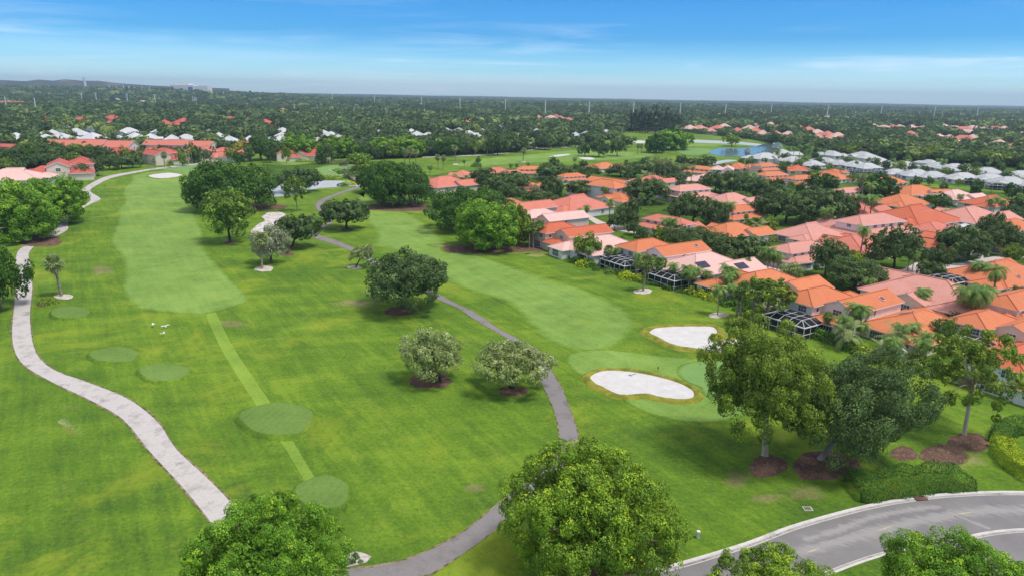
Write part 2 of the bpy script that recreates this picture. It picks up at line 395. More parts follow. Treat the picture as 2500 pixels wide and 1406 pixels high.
LEAF = {
    'ficus': leaf_mat('ficus_leaves', (0.058, 0.146, 0.014), (0.222, 0.447, 0.028), (0.698, 0.780, 0.046), hue=0.06),
    'ficus_yellow': leaf_mat('ficus_new_leaves', (0.064, 0.128, 0.015), (0.274, 0.450, 0.028), (0.780, 0.780, 0.051), hue=0.04),
    'ficus_dark': leaf_mat('ficus_dark_leaves', (0.027, 0.076, 0.011), (0.082, 0.184, 0.017), (0.209, 0.374, 0.031), hue=0.1),
    'oak': leaf_mat('oak_leaves', (0.044, 0.083, 0.023), (0.128, 0.212, 0.053), (0.351, 0.474, 0.132), hue=0.25),
    'olive': leaf_mat('olive_leaves', (0.076, 0.132, 0.016), (0.238, 0.352, 0.034), (0.664, 0.746, 0.083), hue=0.2),
    'fresh': leaf_mat('fresh_leaves', (0.062, 0.118, 0.016), (0.216, 0.347, 0.037), (0.571, 0.706, 0.092), hue=0.08),
    'silver': leaf_mat('silver_leaves', (0.145, 0.200, 0.048), (0.400, 0.476, 0.149), (0.780, 0.780, 0.580), hue=0.06),
    'silver_pale': leaf_mat('pale_silver_leaves', (0.20, 0.225, 0.11), (0.42, 0.44, 0.27), (0.74, 0.74, 0.55), hue=0.0),
    'palm': leaf_mat('palm_fronds', (0.059, 0.134, 0.029), (0.140, 0.267, 0.051), (0.339, 0.473, 0.102), hue=0.3),
    'palm_pale': leaf_mat('pale_palm_fronds', (0.114, 0.176, 0.053), (0.250, 0.328, 0.106), (0.499, 0.538, 0.232), hue=0.2),
    'dead': leaf_mat('dead_fronds', (0.166, 0.109, 0.058), (0.307, 0.211, 0.122), (0.461, 0.333, 0.205), hue=0.0),
    'wood': leaf_mat('woodland_leaves', (0.037, 0.071, 0.020), (0.100, 0.168, 0.042), (0.307, 0.375, 0.081), hue=0.0),
    'pine': leaf_mat('casuarina_needles', (0.024, 0.046, 0.022), (0.049, 0.077, 0.028), (0.092, 0.115, 0.037), hue=0.2),
    'hedge': leaf_mat('hedge_leaves', (0.040, 0.107, 0.017), (0.079, 0.186, 0.019), (0.150, 0.291, 0.026), hue=0.1),
    'hedge_bright': leaf_mat('bright_hedge_leaves', (0.20, 0.30, 0.012), (0.42, 0.52, 0.018), (0.70, 0.74, 0.03), hue=0.05),
    'silvery': leaf_mat('bismarck_fronds', (0.256, 0.333, 0.307), (0.384, 0.474, 0.448), (0.576, 0.666, 0.640), hue=0.0),
    'flower': leaf_mat('yellow_flowers', (0.448, 0.358, 0.013), (0.704, 0.512, 0.013), (0.750, 0.704, 0.038), hue=0.0),
    'purple': leaf_mat('purple_flowers', (0.154, 0.090, 0.205), (0.282, 0.179, 0.358), (0.461, 0.333, 0.538), hue=0.0),
}
def tile_mat(name, col, dark, tile=0.21):
    """clay barrel tiles: courses follow the height, so every slope carries level rows"""
    m, nt, b = new_mat(name, 0.75, 0.2)
    co = objco(nt)
    sp = node(nt, 'ShaderNodeSeparateXYZ', {0: co})
    saw = math_(nt, 'FRACT', math_(nt, 'DIVIDE', sp.outputs[2], tile))
    n = noise(nt, co, 0.35, 5.0, 0.6); n2 = noise(nt, mapping(nt, co, scale=(1, 1, 3)), 3.0, 3.0)
    c = mixc(nt, ramp(nt, n, [(0.35, 0.0), (0.72, 0.55)]), col, dark)
    c = mixc(nt, math_(nt, 'MULTIPLY', node(nt, 'ShaderNodeObjectInfo').outputs['Random'], 0.5), c, dark)
    c = mixc(nt, ramp(nt, n2, [(0.42, 0.28), (0.62, 0.0)]), c, dark)
    st = noise(nt, mapping(nt, co, loc=(4, 9, 2), scale=(1, 1, 0.25)), 0.8, 5.0, 0.7)
    c = mixc(nt, ramp(nt, st, [(0.57, 0.0), (0.72, 0.45)]), c, tuple(x * 0.45 for x in dark))
    c = mixc(nt, ramp(nt, saw, [(0.0, 0.55), (0.22, 0.0), (1.0, 0.0)]), c, tuple(x * 0.6 for x in dark))
    nt.links.new(c, b.inputs['Base Color']); bump(nt, b, saw, 0.35, 0.05)
    return m
ROOF = {
    'orange': tile_mat('orange_roof_tiles', (0.72, 0.255, 0.115), (0.56, 0.165, 0.075)),
    'red': tile_mat('orange_red_roof_tiles', (0.68, 0.185, 0.090), (0.50, 0.12, 0.062)),
    'salmon': tile_mat('salmon_roof_tiles', (0.71, 0.250, 0.175), (0.55, 0.165, 0.12)),
    'pink': tile_mat('pink_roof_tiles', (0.72, 0.355, 0.285), (0.58, 0.25, 0.20)),
    'pale': tile_mat('pale_pink_roof_tiles', (0.80, 0.52, 0.46), (0.72, 0.42, 0.37)),
    'crimson': tile_mat('red_roof_tiles', (0.62, 0.150, 0.110), (0.46, 0.10, 0.075)),
    'grey': tile_mat('grey_white_roof_tiles', (0.57, 0.565, 0.56), (0.44, 0.44, 0.445)),
    'white': tile_mat('white_roof_tiles', (0.66, 0.66, 0.66), (0.54, 0.535, 0.53)),
    'buff': tile_mat('buff_pink_roof_tiles', (0.72, 0.50, 0.41), (0.60, 0.38, 0.31)),
}
WALL = {
    'cream': noisy_mat('cream_stucco', (0.72, 0.62, 0.49), (0.77, 0.67, 0.55), 0.6, 0.9, 0.1, 0.1),
    'beige': noisy_mat('beige_stucco', (0.62, 0.51, 0.40), (0.67, 0.56, 0.45), 0.6, 0.9, 0.1, 0.1),
    'white': noisy_mat('white_stucco', (0.74, 0.70, 0.67), (0.80, 0.76, 0.73), 0.6, 0.9, 0.1, 0.1),
    'rose': noisy_mat('rose_stucco', (0.72, 0.52, 0.47), (0.78, 0.58, 0.53), 0.6, 0.9, 0.1, 0.1),
}
def glass_mat():
    m, nt, b = new_mat('window_glass', 0.08, 0.5)
    nt.links.new(ramp(nt, node(nt, 'ShaderNodeObjectInfo').outputs['Random'], [(0.0, (0.02, 0.025, 0.03)), (1.0, (0.10, 0.12, 0.14))]), b.inputs['Base Color'])
    return m
M['glass'] = glass_mat()
def screen_mat(name, col, fac):
    m, nt, b = new_mat(name, 0.7, 0.1)
    b.inputs['Base Color'].default_value = (*col, 1)
    t = node(nt, 'ShaderNodeBsdfTransparent')
    mx = node(nt, 'ShaderNodeMixShader', {0: fac, 1: t.outputs[0], 2: b.outputs[0]})
    nt.links.new(mx.outputs[0], nt.nodes['Material Output'].inputs[0])
    return m
M['screen'] = screen_mat('insect_screen', (0.018, 0.019, 0.024), 0.80)
M['screen_navy'] = screen_mat('navy_insect_screen', (0.02, 0.025, 0.075), 0.8)
M['solar'] = noisy_mat('solar_panel', (0.022, 0.020, 0.040), (0.035, 0.032, 0.055), 1.0, 0.3, 0.5, 0)
M['garage'] = noisy_mat('garage_door_paint', (0.66, 0.60, 0.52), (0.72, 0.66, 0.58), 0.5, 0.7, 0.2, 0)

# ------------------------------------------------------------------ the ground
def big_sheet(name, x0, x1, y0, y1, z, mat):
    mb = MB(); mb.add([(x0, y0, z), (x1, y0, z), (x1, y1, z), (x0, y1, z)], [(0, 1, 2, 3)])
    o = mb.build(name, mat); tag(o, kind='structure'); return o
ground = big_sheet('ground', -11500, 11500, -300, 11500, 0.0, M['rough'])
FOREST_PX = [(-1500, 470), (-300, 440), (0, 418), (130, 412), (240, 402), (330, 396), (430, 386), (560, 378), (640, 376), (760, 384), (860, 388), (905, 392), (960, 388), (1040, 386), (1060, 382), (1180, 377), (1290, 369), (1400, 356), (1500, 340), (1512, 322), (1660, 321), (1700, 327), (1835, 341), (1885, 352), (1905, 349), (1960, 372), (2050, 378), (2250, 398), (2500, 412), (4300, 520)]
_far = [P(px, 231 + 0.018 * (px - 1250) + 8.5) for px in (3000, 2500, 1250, 0, -800)]
sheet('woodland_floor', [P(*p) for p in FOREST_PX] + _far, 0.02, M['woodfloor'])
VILLAGE_PX = [(1050, 430), (1100, 420), (1210, 415), (1330, 404), (1520, 404), (1700, 402), (1790, 398), (1860, 394), (1905, 372), (1960, 372), (2250, 398), (2500, 412), (3400, 470), (3400, 1500), (2900, 1180), (2500, 925), (2440, 905), (2200, 868), (2060, 815), (1900, 765), (1800, 735), (1700, 718), (1600, 690), (1430, 640), (1380, 615), (1290, 596), (1140, 560), (1050, 500)]
px_sheet('village_ground', VILLAGE_PX, 0.03, M['lawn'], smooth=False)
px_sheet('lakeside_lawn', [(2190, 441), (2300, 452), (2400, 459), (2500, 466), (2700, 480), (2700, 492), (2500, 474), (2400, 468), (2300, 460), (2200, 450)], 0.05, M['rough'], n=3)
px_sheet('far_rough', [(1040, 408), (1060, 388), (1120, 384), (1250, 374), (1400, 358), (1500, 345), (1512, 325), (1660, 322), (1700, 330), (1840, 343), (1890, 352), (1905, 368), (1860, 394), (1790, 400), (1700, 402), (1520, 404), (1330, 404), (1210, 414), (1100, 420)], 0.05, M['rough'], smooth=False)
turf('far_fairway', [(1110, 405), (1160, 390), (1280, 380), (1420, 366), (1520, 372), (1600, 378), (1560, 388), (1430, 394), (1300, 398), (1190, 406)], 0.075, M['fairway'], 2.5)
turf('far_fairway', [(1530, 350), (1600, 338), (1680, 338), (1790, 352), (1740, 358), (1640, 356)], 0.075, M['fairway'], 2.5)
turf('far_green', [(1650, 366), (1700, 362), (1740, 367), (1720, 378), (1670, 378)], 0.078, M['green'], 2.5)
turf('fairway', [(398, 417), (327, 428), (319, 443), (297, 467), (304, 491), (285, 514), (287, 534), (273, 568), (269, 596), (290, 622), (300, 656), (296, 707), (310, 736), (341, 754), (413, 764), (492, 767), (526, 762), (598, 741), (609, 727), (595, 707), (526, 636), (497, 596), (495, 559), (467, 508), (447, 474), (468, 440), (470, 411)], 0.02, M['fairway'], 1.9, n=4)
ribbon('fairway_strip', [(497, 755), (530, 832), (575, 910), (620, 980), (655, 1040), (690, 1085), (715, 1125), (745, 1178), (752, 1196)], [(522, 752), (560, 830), (602, 897), (645, 960), (685, 1020), (712, 1070), (738, 1115), (772, 1170), (782, 1190)], 0.016, M['strip'])
turf('fairway', [(880, 470), (920, 492), (980, 512), (1040, 545), (1090, 590), (1130, 612), (1200, 632), (1350, 683), (1435, 708), (1519, 749), (1551, 775), (1556, 800), (1520, 840), (1455, 862), (1400, 856), (1352, 842), (1309, 815), (1278, 781), (1245, 747), (1217, 732), (1104, 695), (1010, 640), (957, 610), (917, 604), (909, 592), (917, 578), (911, 563), (885, 530), (872, 500)], 0.02, M['fairway'], 3.0, n=4)
turf('collar', [(1560, 1000), (1470, 940), (1400, 905), (1385, 868), (1460, 852), (1560, 862), (1660, 872), (1760, 880), (1860, 900), (1880, 960), (1800, 1020), (1680, 1030)], 0.027, M['fairway'], 1.0)
turf('putting_green', [(1652, 908), (1665, 890), (1720, 880), (1800, 885), (1850, 910), (1860, 950), (1820, 985), (1760, 985), (1720, 965), (1705, 945), (1670, 930)], 0.04, M['green'], 1.0)
turf('putting_green', [(395, 414), (430, 408), (470, 404), (510, 405), (520, 416), (480, 424), (440, 420)], 0.04, M['green'], 1.0)
turf('island_green', [(770, 413), (800, 405), (850, 402), (868, 402), (845, 410), (842, 430), (815, 437), (790, 431), (776, 420)], 0.045, M['green'], 2.5)
turf('pale_lawn', [(690, 392), (760, 392), (762, 398), (720, 404), (680, 402)], 0.04, M['fairway'], 2.5)  # small lawn in the paler fairway grass
px_sheet('rough_bank', [(640, 402), (700, 404), (780, 398), (880, 400), (870, 404), (780, 408), (770, 418), (760, 430), (680, 432), (640, 420)], 0.03, M['lawn'])
px_sheet('rough_bank', [(650, 388), (760, 391), (880, 392), (960, 398), (960, 404), (860, 399), (765, 399), (690, 393)], 0.035, noisy_mat('marsh_grass', (0.05, 0.07, 0.018), (0.11, 0.12, 0.035), 0.2))
# water, banks
px_sheet('water', [(640, 478), (655, 455), (700, 446), (760, 442), (850, 442), (880, 438), (905, 432), (920, 440), (885, 452), (850, 456), (800, 459), (770, 462), (735, 470), (690, 480)], 0.055, M['water_grey'])
px_sheet('water', [(1730, 374), (1742, 367), (1770, 362), (1800, 363), (1835, 360), (1870, 352), (1890, 351), (1902, 358), (1880, 368), (1840, 378), (1790, 383), (1755, 381)], 0.10, M['water'])
px_sheet('water', [(1682, 344), (1720, 343), (1800, 347), (1860, 353), (1850, 357), (1780, 352), (1700, 349)], 0.10, M['water_grey'])
px_sheet('water', [(1720, 402), (1745, 396), (1775, 391), (1800, 393), (1770, 398), (1745, 403)], 0.10, M['water_grey'])
# paths
LP_L = [(560, 1340), (510, 1268), (448, 1191), (363, 1099), (299, 1022), (213, 973), (128, 933), (55, 888), (32, 841), (31, 785), (40, 700), (38, 660), (41, 622), (57, 603), (114, 576), (139, 559), (148, 540), (171, 522), (196, 508), (222, 487), (199, 468), (225, 447), (265, 430), (341, 417), (378, 411), (467, 401), (560, 392)]
LP_R = [(610, 1290), (559, 1221), (504, 1165), (427, 1093), (388, 1033), (312, 973), (205, 930), (128, 901), (85, 854), (73, 773), (79, 700), (74, 650), (71, 618), (94, 596), (161, 565), (166, 545), (180, 527), (201, 510), (225, 497), (246, 486), (220, 467), (240, 451), (275, 435), (341, 421), (378, 415), (472, 404), (560, 395)]
_, lpa, lpb = ribbon('cart_path', LP_L, LP_R, 0.05, M['path_light'])
CP_L = [(700, 1418), (836, 1390), (920, 1384), (1000, 1364), (1080, 1329), (1140, 1293), (1214, 1232), (1275, 1180), (1335, 1130), (1366, 1090), (1362, 1030), (1352, 998), (1339, 968), (1321, 931), (1315, 891), (1295, 862), (1257, 838), (1220, 815), (1156, 778), (1122, 754), (1076, 734), (1030, 712), (970, 682), (919, 653), (890, 631), (859, 614), (815, 597), (772, 583), (756, 573), (762, 563), (786, 551), (803, 542), (796, 527), (778, 515), (771, 505), (777, 492), (806, 478), (848, 464), (868, 456)]
CP_R = [(700, 1450), (860, 1420), (1000, 1414), (1048, 1402), (1100, 1370), (1160, 1330), (1220, 1282), (1300, 1218), (1370, 1150), (1411, 1078), (1398, 1020), (1391, 998), (1370, 946), (1339, 894), (1320, 862), (1294, 842), (1217, 802), (1162, 764), (1119, 744), (1079, 723), (1038, 700), (980, 670), (917, 636), (896, 628), (859, 604), (815, 586), (781, 575), (774, 568), (785, 559), (806, 548), (812, 538), (802, 522), (790, 512), (786, 504), (792, 492), (820, 479), (863, 464), (891, 455)]
_, cpa, cpb = ribbon('cart_path', CP_L, CP_R, 0.05, M['path_grey'])
ribbon('cart_path', [(839, 431), (836, 420), (836, 412), (845, 406), (860, 402)], [(849, 430), (846, 420), (846, 412), (853, 407), (866, 403)], 0.062, M['path_grey'])
ribbon('cart_path', [(868, 456), (875, 452), (877, 447)], [(889, 456), (884, 452), (884, 447)], 0.062, M['path_light'])
ribbon('cart_path', [(1030, 384), (1120, 381), (1200, 377), (1270, 370), (1320, 362), (1400, 358), (1430, 356)], [(1030, 386), (1120, 383), (1200, 379), (1270, 372), (1320, 365), (1400, 360), (1430, 358)], 0.085, M['path_light'])
# path edges: a thin ragged line of bare sand and clippings
for pts_, side in ((lpa, 1), (lpb, -1), (cpa, 1), (cpb, -1)):
    r = random.Random(len(pts_) + side)
    vs = []
    for i in range(len(pts_)):
        t = (pts_[min(i + 1, len(pts_) - 1)] - pts_[max(i - 1, 0)]).normalized(); nrm = Vector((-t.y, t.x, 0)) * side
        if i == 0 and side == 1: pass
        vs.append((pts_[i], nrm, r.uniform(0.10, 0.42)))
    o_, w_ = [], []
    other = lpb if pts_ is lpa else lpa if pts_ is lpb else cpb if pts_ is cpa else cpa
    mb = MB(); pv = []
    for i, (p, nrm, wd) in enumerate(vs):
        out = (p - other[i]); out.z = 0; out.normalize()
        pv.append((p - out * 0.08, p + out * wd))
    mb.add([Vector((q.x, q.y, 0.045)) for pr in pv for q in pr], [(2 * i, 2 * i + 1, 2 * i + 3, 2 * i + 2) for i in range(len(pv) - 1)])
    o = mb.build('path_edge', M.setdefault('edge', noisy_mat('sandy_path_edge', (0.09, 0.085, 0.035), (0.30, 0.25, 0.15), 0.9, 0.95, 0.05, 0.3))); tag(o, kind='structure')
    if o.data.polygons[5].normal.z < 0: o.data.flip_normals()
# bunkers: sunk sand with a fringe of taller grass standing proud of it
def bunker(px, fringe):
    pts = smooth_closed([P(*p) for p in px], 6)
    n = len(pts); r = random.Random(n); mb = MB()
    rings = [(grow(pts, 0.2), 0.16), (grow(pts, -0.5), 0.08), (grow(pts, -1.1), 0.06)]
    mb.add([(p.x, p.y, z) for rg, z in rings for p in rg], [(k * n + i, k * n + (i + 1) % n, (k + 1) * n + (i + 1) % n, (k + 1) * n + i) for k in range(2) for i in range(n)])
    vin = [Vector((p.x, p.y, .06)) for p in rings[2][0]]
    for t in tessellate_polygon([vin]): mb.f.append(tuple(2 * n + i for i in t)); mb.m.append(0)
    o = mb.build('sand_bunker', M['sand']); tag(o, kind='structure')
    for f in o.data.polygons:
        if f.normal.z < 0: f.flip()
    inner = pts; lip = grow(pts, 0.25); top = grow(pts, fringe * 0.55); outer = grow(pts, fringe)
    mb = MB(); vs = []
    for ring, z in ((inner, 0.06), (lip, 0.42), (top, 0.46), (outer, 0.0)):
        vs += [Vector((p.x, p.y, z + (r.uniform(-.05, .05) if z > 0.1 else 0))) for p in ring]
    mb.add(vs, [(k * n + i, k * n + (i + 1) % n, (k + 1) * n + (i + 1) % n, (k + 1) * n + i) for k in range(3) for i in range(n)])
    o = mb.build('bunker_fringe', M['fringe'], smooth=True); tag(o, kind='structure')
bunker([(1586, 812), (1601, 803), (1640, 799), (1701, 798), (1737, 799), (1749, 808), (1747, 816), (1732, 820), (1733, 829), (1756, 836), (1776, 832), (1807, 831), (1815, 845), (1800, 858), (1747, 862), (1701, 853), (1664, 848), (1635, 840), (1609, 826), (1592, 818)], 2.1)
bunker([(1442, 922), (1465, 909), (1500, 906), (1560, 912), (1620, 925), (1665, 940), (1691, 957), (1688, 973), (1655, 977), (1610, 971), (1575, 963), (1540, 966), (1510, 965), (1480, 951), (1455, 938)], 1.7)
bunker([(363, 430), (375, 427), (390, 425), (414, 423), (432, 425), (446, 429), (430, 434), (405, 437), (385, 437), (368, 434)], 1.0)
for px in ([(1342, 383), (1360, 379), (1388, 377), (1390, 379), (1365, 383), (1345, 384)], [(1415, 386), (1440, 385), (1452, 389), (1440, 391), (1420, 389)], [(1545, 346), (1560, 344), (1575, 346), (1572, 350), (1555, 350)], [(1558, 318), (1600, 318), (1640, 321), (1630, 323), (1580, 321)]):
    px_sheet('sand_bunker', px, 0.11, M['sand'])
turf('shell_waste_area', [(608, 566), (625, 548), (642, 540), (636, 530), (650, 520), (672, 518), (690, 517), (703, 528), (694, 543), (700, 556), (682, 566), (662, 562), (640, 570), (618, 571)], 0.05, M['coral'], 1.6)
px_sheet('rake_scar', [(140, 1030), (160, 1034), (185, 1056), (180, 1062), (158, 1042)], 0.012, M['fringe'])
# tees: low turf platforms with sloping sides
def tee(px, py, rx, ry, h=0.55):
    c = P(px, py); e = P(px + rx, py) - c; f = P(px, py - ry) - P(px, py + ry); f = f / 2
    r = random.Random(px); n = 48; vs = []
    wob = [1 + 0.05 * math.sin(3 * a + px) + 0.03 * math.sin(5 * a) for a in (2 * math.pi * i / n for i in range(n))]
    for k, z in ((1.16, 0.0), (1.02, h * 0.9), (0.97, h)):
        for i in range(n):
            a = 2 * math.pi * i / n; p = c + (e * math.cos(a) + f * math.sin(a)) * k * wob[i]; vs.append((p.x, p.y, z))
    mb = MB()
    mb.add(vs, [(k * n + i, k * n + (i + 1) % n, (k + 1) * n + (i + 1) % n, (k + 1) * n + i) for k in range(2) for i in range(n)], 1)
    mb.f.append(tuple(range(2 * n, 3 * n))); mb.m.append(0)
    o = mb.build('tee_mound', [M['tee'], M['rough']]); tag(o, kind='structure')
for t in ((172, 767, 48, 15), (281, 871, 60, 19), (402, 914, 61, 21), (678, 1027, 90, 40), (790, 1207, 66, 40)): tee(*t)
# mulch beds and shell rings round trunks
def bed(px, py, rx, ry, mat, name='mulch_bed', z=0.03, hump=0.12):
    c = P(px, py); e = P(px + rx, py) - c; f = (P(px, py - ry) - P(px, py + ry)) / 2
    r = random.Random(px * 7 + py); n = 40; ph = [r.uniform(0, 6.28) for _ in range(4)]
    vs = [(c.x, c.y, z + hump)]
    for k, zz in ((0.55, z + hump), (0.95, z + hump * 0.4), (1.10, 0.0)):
        for i in range(n):
            a = 2 * math.pi * i / n
            w = 1 + 0.07 * math.sin(2 * a + ph[0]) + 0.06 * math.sin(3 * a + ph[1]) + 0.04 * math.sin(7 * a + ph[2])
            p = c + (e * math.cos(a) + f * math.sin(a)) * k * w; vs.append((p.x, p.y, zz))
    mb = MB(); mb.add(vs, [(0, 1 + i, 1 + (i + 1) % n) for i in range(n)] + [(1 + k * n + i, 1 + (k + 1) * n + i, 1 + (k + 1) * n + (i + 1) % n, 1 + k * n + (i + 1) % n) for k in range(2) for i in range(n)])
    o = mb.build(name, mat); tag(o, kind='structure')
    at = o.data.attributes.new('mown', 'FLOAT', 'POINT'); at.data.foreach_set('value', [1.0] + [1.0] * n + [.55] * n + [-.2] * n)
for b_ in ((1050, 928, 54, 20), (1253, 955, 34, 13), (1875, 1137, 46, 28), (2015, 1135, 78, 38), (2365, 1079, 48, 24), (2305, 1110, 62, 24), (2207, 1107, 34, 17), (975, 760, 38, 10), (712, 605, 16, 4), (560, 594, 14, 4), (845, 562, 16, 4), (1200, 606, 120, 14), (975, 506, 84, 11), (95, 588, 62, 14), (640, 505, 60, 8), (1480, 1400, 110, 34), (700, 620, 20, 5), (1310, 605, 50, 10)):
    bed(*b_, M['mulch'])
for b_ in ((645, 656, 22, 6), (156, 724, 20, 6), (1570, 711, 20, 6), (1754, 769, 22, 6), (866, 653, 16, 4), (1140, 610, 22, 3), (1278, 396, 8, 2), (1113, 402, 8, 2)):
    bed(*b_, M['mulch_pale'], 'shell_ring', 0.03, 0.06)
px_sheet('shell_bed', [(838, 1385), (850, 1352), (868, 1345), (890, 1350), (907, 1358), (895, 1372), (865, 1380)], 0.03, M['mulch_pale'], smooth=False)
for q in ((1800, 1170, 46, 32), (1960, 1205, 80, 24), (1870, 1215, 60, 16), (2200, 1000, 40, 46), (2330, 1120, 110, 34), (2180, 940, 26, 30), (1200, 617, 90, 8), (1310, 624, 40, 5), (1010, 512, 60, 9), (930, 715, 60, 14), (1590, 1335, 60, 34), (1160, 1190, 40, 16), (870, 740, 90, 12), (1080, 600, 40, 5), (250, 660, 40, 16), (560, 790, 60, 12)):
    z_ = .010 + .0006 * (q[0] % 13) if q[1] > 640 else .034
    pp = smooth_closed([P(q[0] + q[2] * math.cos(t_ * .5236) * (1 + .18 * math.sin(t_ * 2.1 + q[0])), q[1] + q[3] * math.sin(t_ * .5236) * (1 + .18 * math.sin(t_ * 1.7 + q[1]))) for t_ in range(12)], 4)
    c_ = P(q[0], q[1]); k_ = len(pp); mb = MB(); mb.add([(c_.x, c_.y, z_)] + [(c_.x + (p.x - c_.x) * .45, c_.y + (p.y - c_.y) * .45, z_) for p in pp] + [(p.x, p.y, z_) for p in pp], [(0, 1 + (t_ + 1) % k_, 1 + t_) for t_ in range(k_)] + [(1 + t_, 1 + (t_ + 1) % k_, 1 + k_ + (t_ + 1) % k_, 1 + k_ + t_) for t_ in range(k_)])
    o = mb.build('dry_patch', M['dry']); tag(o, kind='structure'); at = o.data.attributes.new('mown', 'FLOAT', 'POINT'); at.data.foreach_set('value', [.95] + [.75] * k_ + [-.15] * k_)
    for f in o.data.polygons:
        if f.normal.z < 0: f.flip()
# road, kerbs, island, worn tracks and centre dashes at the lower right
KT = [(1380, 1470), (1552, 1404), (1676, 1370), (1820, 1326), (1940, 1282), (2100, 1238), (2220, 1216), (2340, 1204), (2500, 1201), (2800, 1215)]
kt = smooth_open([P(*p) for p in KT], 8)
sheet('road', kt + [P(2900, 1700), P(1500, 1800)], 0.02, M['road'])
def kerb(line, w, h, name='kerb', side=-1):
    mb = MB(); vs = []; n = len(line)
    for i, p in enumerate(line):
        t = (line[min(i + 1, n - 1)] - line[max(i - 1, 0)]).normalized(); nr = Vector((-t.y, t.x, 0)) * side
        for d, z in ((-0.1, 0.0), (-0.1, h), (w * 0.32, h), (w * 0.42, 0.045), (w * .86, 0.04), (w, 0.043)):
            q = p + nr * d; vs.append((q.x, q.y, z))
    base_ = len(mb.v); mb.v += [tuple(v) for v in vs]
    for i in range(n - 1):
        for k in range(5): mb.f.append((base_ + i * 6 + k, base_ + i * 6 + k + 1, base_ + (i + 1) * 6 + k + 1, base_ + (i + 1) * 6 + k)); mb.m.append(1 if k == 3 else 0)
    o = mb.build(name, [M['kerb'], M['gutter']]); tag(o, kind='structure'); return o
kerb(kt, 0.75, 0.15)
ISL = [(1960, 1440), (2052, 1393), (2168, 1354), (2260, 1340), (2300, 1400), (2200, 1500), (2000, 1520)]
isl = smooth_closed([P(*p) for p in ISL], 8)
sheet('grass_island', isl, 0.09, M['rough']); kerb(isl + isl[:1], 0.6, 0.15, side=1)
md = smooth_open([P(2320, 1322), P(2388, 1304), P(2450, 1295), P(2520, 1292), P(2650, 1298)], 6); kerb(md, 0.6, 0.15)
def strip_px(name, line, w0, z, mat, seed=0, wob=0.3, n=8):
    c = smooth_open([P(*p) for p in line], n); r = random.Random(seed); m = len(c); vs = []
    for i, p in enumerate(c):
        t = (c[min(i + 1, m - 1)] - c[max(i - 1, 0)]).normalized(); nr = Vector((-t.y, t.x, 0))
        for s in (-1, 0, 1):
            q = p + nr * s * w0 * (1 + r.uniform(-wob, wob)) * (0.25 if i in (0, m - 1) else 1); vs.append((q.x, q.y, z))
    mb = MB(); mb.add(vs, [(3 * i + j, 3 * i + j + 1, 3 * i + j + 4, 3 * i + j + 3) for i in range(m - 1) for j in (0, 1)])
    o = mb.build(name, mat); tag(o, kind='structure')
    at = o.data.attributes.new('mown', 'FLOAT', 'POINT'); at.data.foreach_set('value', [0.0 if j != 1 or i in (0, m - 1) else 1.0 for i in range(m) for j in range(3)])
    if o.data.polygons[0].normal.z < 0: o.data.flip_normals()
strip_px('worn_track', [(1940, 1350), (2020, 1328), (2120, 1300), (2220, 1275), (2330, 1255), (2420, 1246), (2560, 1244)], 1.9, 0.024, M['road_worn'], 3, 0.12)
strip_px('worn_track', [(1960, 1318), (2040, 1295), (2130, 1262), (2220, 1245), (2300, 1235)], 1.0, 0.0245, M['road_worn'], 4, 0.15)
strip_px('worn_track', [(2330, 1256), (2370, 1272), (2420, 1292)], 0.6, 0.0248, M['road_worn'], 5, 0.15)
for a_, b_ in (((1970, 1348), (2000, 1338)), ((2137, 1297), (2182, 1282)), ((2325, 1256), (2380, 1249))):
    strip_px('lane_dash', [a_, b_], 0.08, 0.029, M['road_line'], 1, 0.05, 2)
# village street, drives
ribbon('street', [(2085, 700), (2140, 668), (2250, 652), (2330, 644), (2420, 628), (2560, 612)], [(2110, 712), (2160, 682), (2260, 664), (2340, 655), (2430, 640), (2560, 624)], 0.05, M['pavers'])
ribbon('street', [(1560, 560), (1480, 545), (1430, 520)], [(1560, 572), (1475, 556), (1425, 528)], 0.05, M['pavers'])
px_sheet('driveway', [(2180, 735), (2220, 705), (2270, 735), (2240, 790), (2200, 775)], 0.06, M['pavers'], smooth=False)
px_sheet('driveway', [(1820, 660), (1900, 640), (1960, 655), (1900, 680)], 0.06, M['pavers'], smooth=False)
px_sheet('driveway', [(2420, 800), (2470, 785), (2500, 800), (2460, 815)], 0.06, M['pavers'], smooth=False)
px_sheet('driveway', [(2200, 660), (2240, 640), (2270, 650), (2230, 668)], 0.06, M['pavers'], smooth=False)
px_sheet('car_park', [(0, 392), (40, 382), (62, 384), (60, 398), (20, 408), (-40, 410)], 0.06, noisy_mat('grey_car_park', (0.26, 0.27, 0.32), (0.32, 0.33, 0.38), 0.3), smooth=False)
# ------------------------------------------------------------------ houses
LANDMARKS = []          # (px, py, short name) for the labels of unnamed neighbours
HOUSES = []             # (position, radius, roof px x, roof px y) keeps the scattered trees off the roofs
def prism(mb, x0, x1, y0, y1, eave, kind, tp, base=-0.3):
    if kind == 'hip': mb.box(x0, x1, y0, y1, base, eave - 0.06, skip=('b',)); return
    if kind == 'gx':
        ym = (y0 + y1) / 2; zr = eave + (y1 - y0) / 2 * tp - 0.06
        pr = [(y0, base), (y1, base), (y1, eave - 0.06), (ym, zr), (y0, eave - 0.06)]
        vs = [(x, y, z) for x in (x0, x1) for y, z in pr]
    else:
        xm = (x0 + x1) / 2; zr = eave + (x1 - x0) / 2 * tp - 0.06
        pr = [(x1, base), (x0, base), (x0, eave - 0.06), (xm, zr), (x1, eave - 0.06)]
        vs = [(x, y, z) for y in (y0, y1) for x, z in pr]
    mb.add(vs, [(4, 3, 2, 1, 0), (5, 6, 7, 8, 9)] + [(i, (i + 1) % 5, 5 + (i + 1) % 5, 5 + i) for i in range(1, 5)])
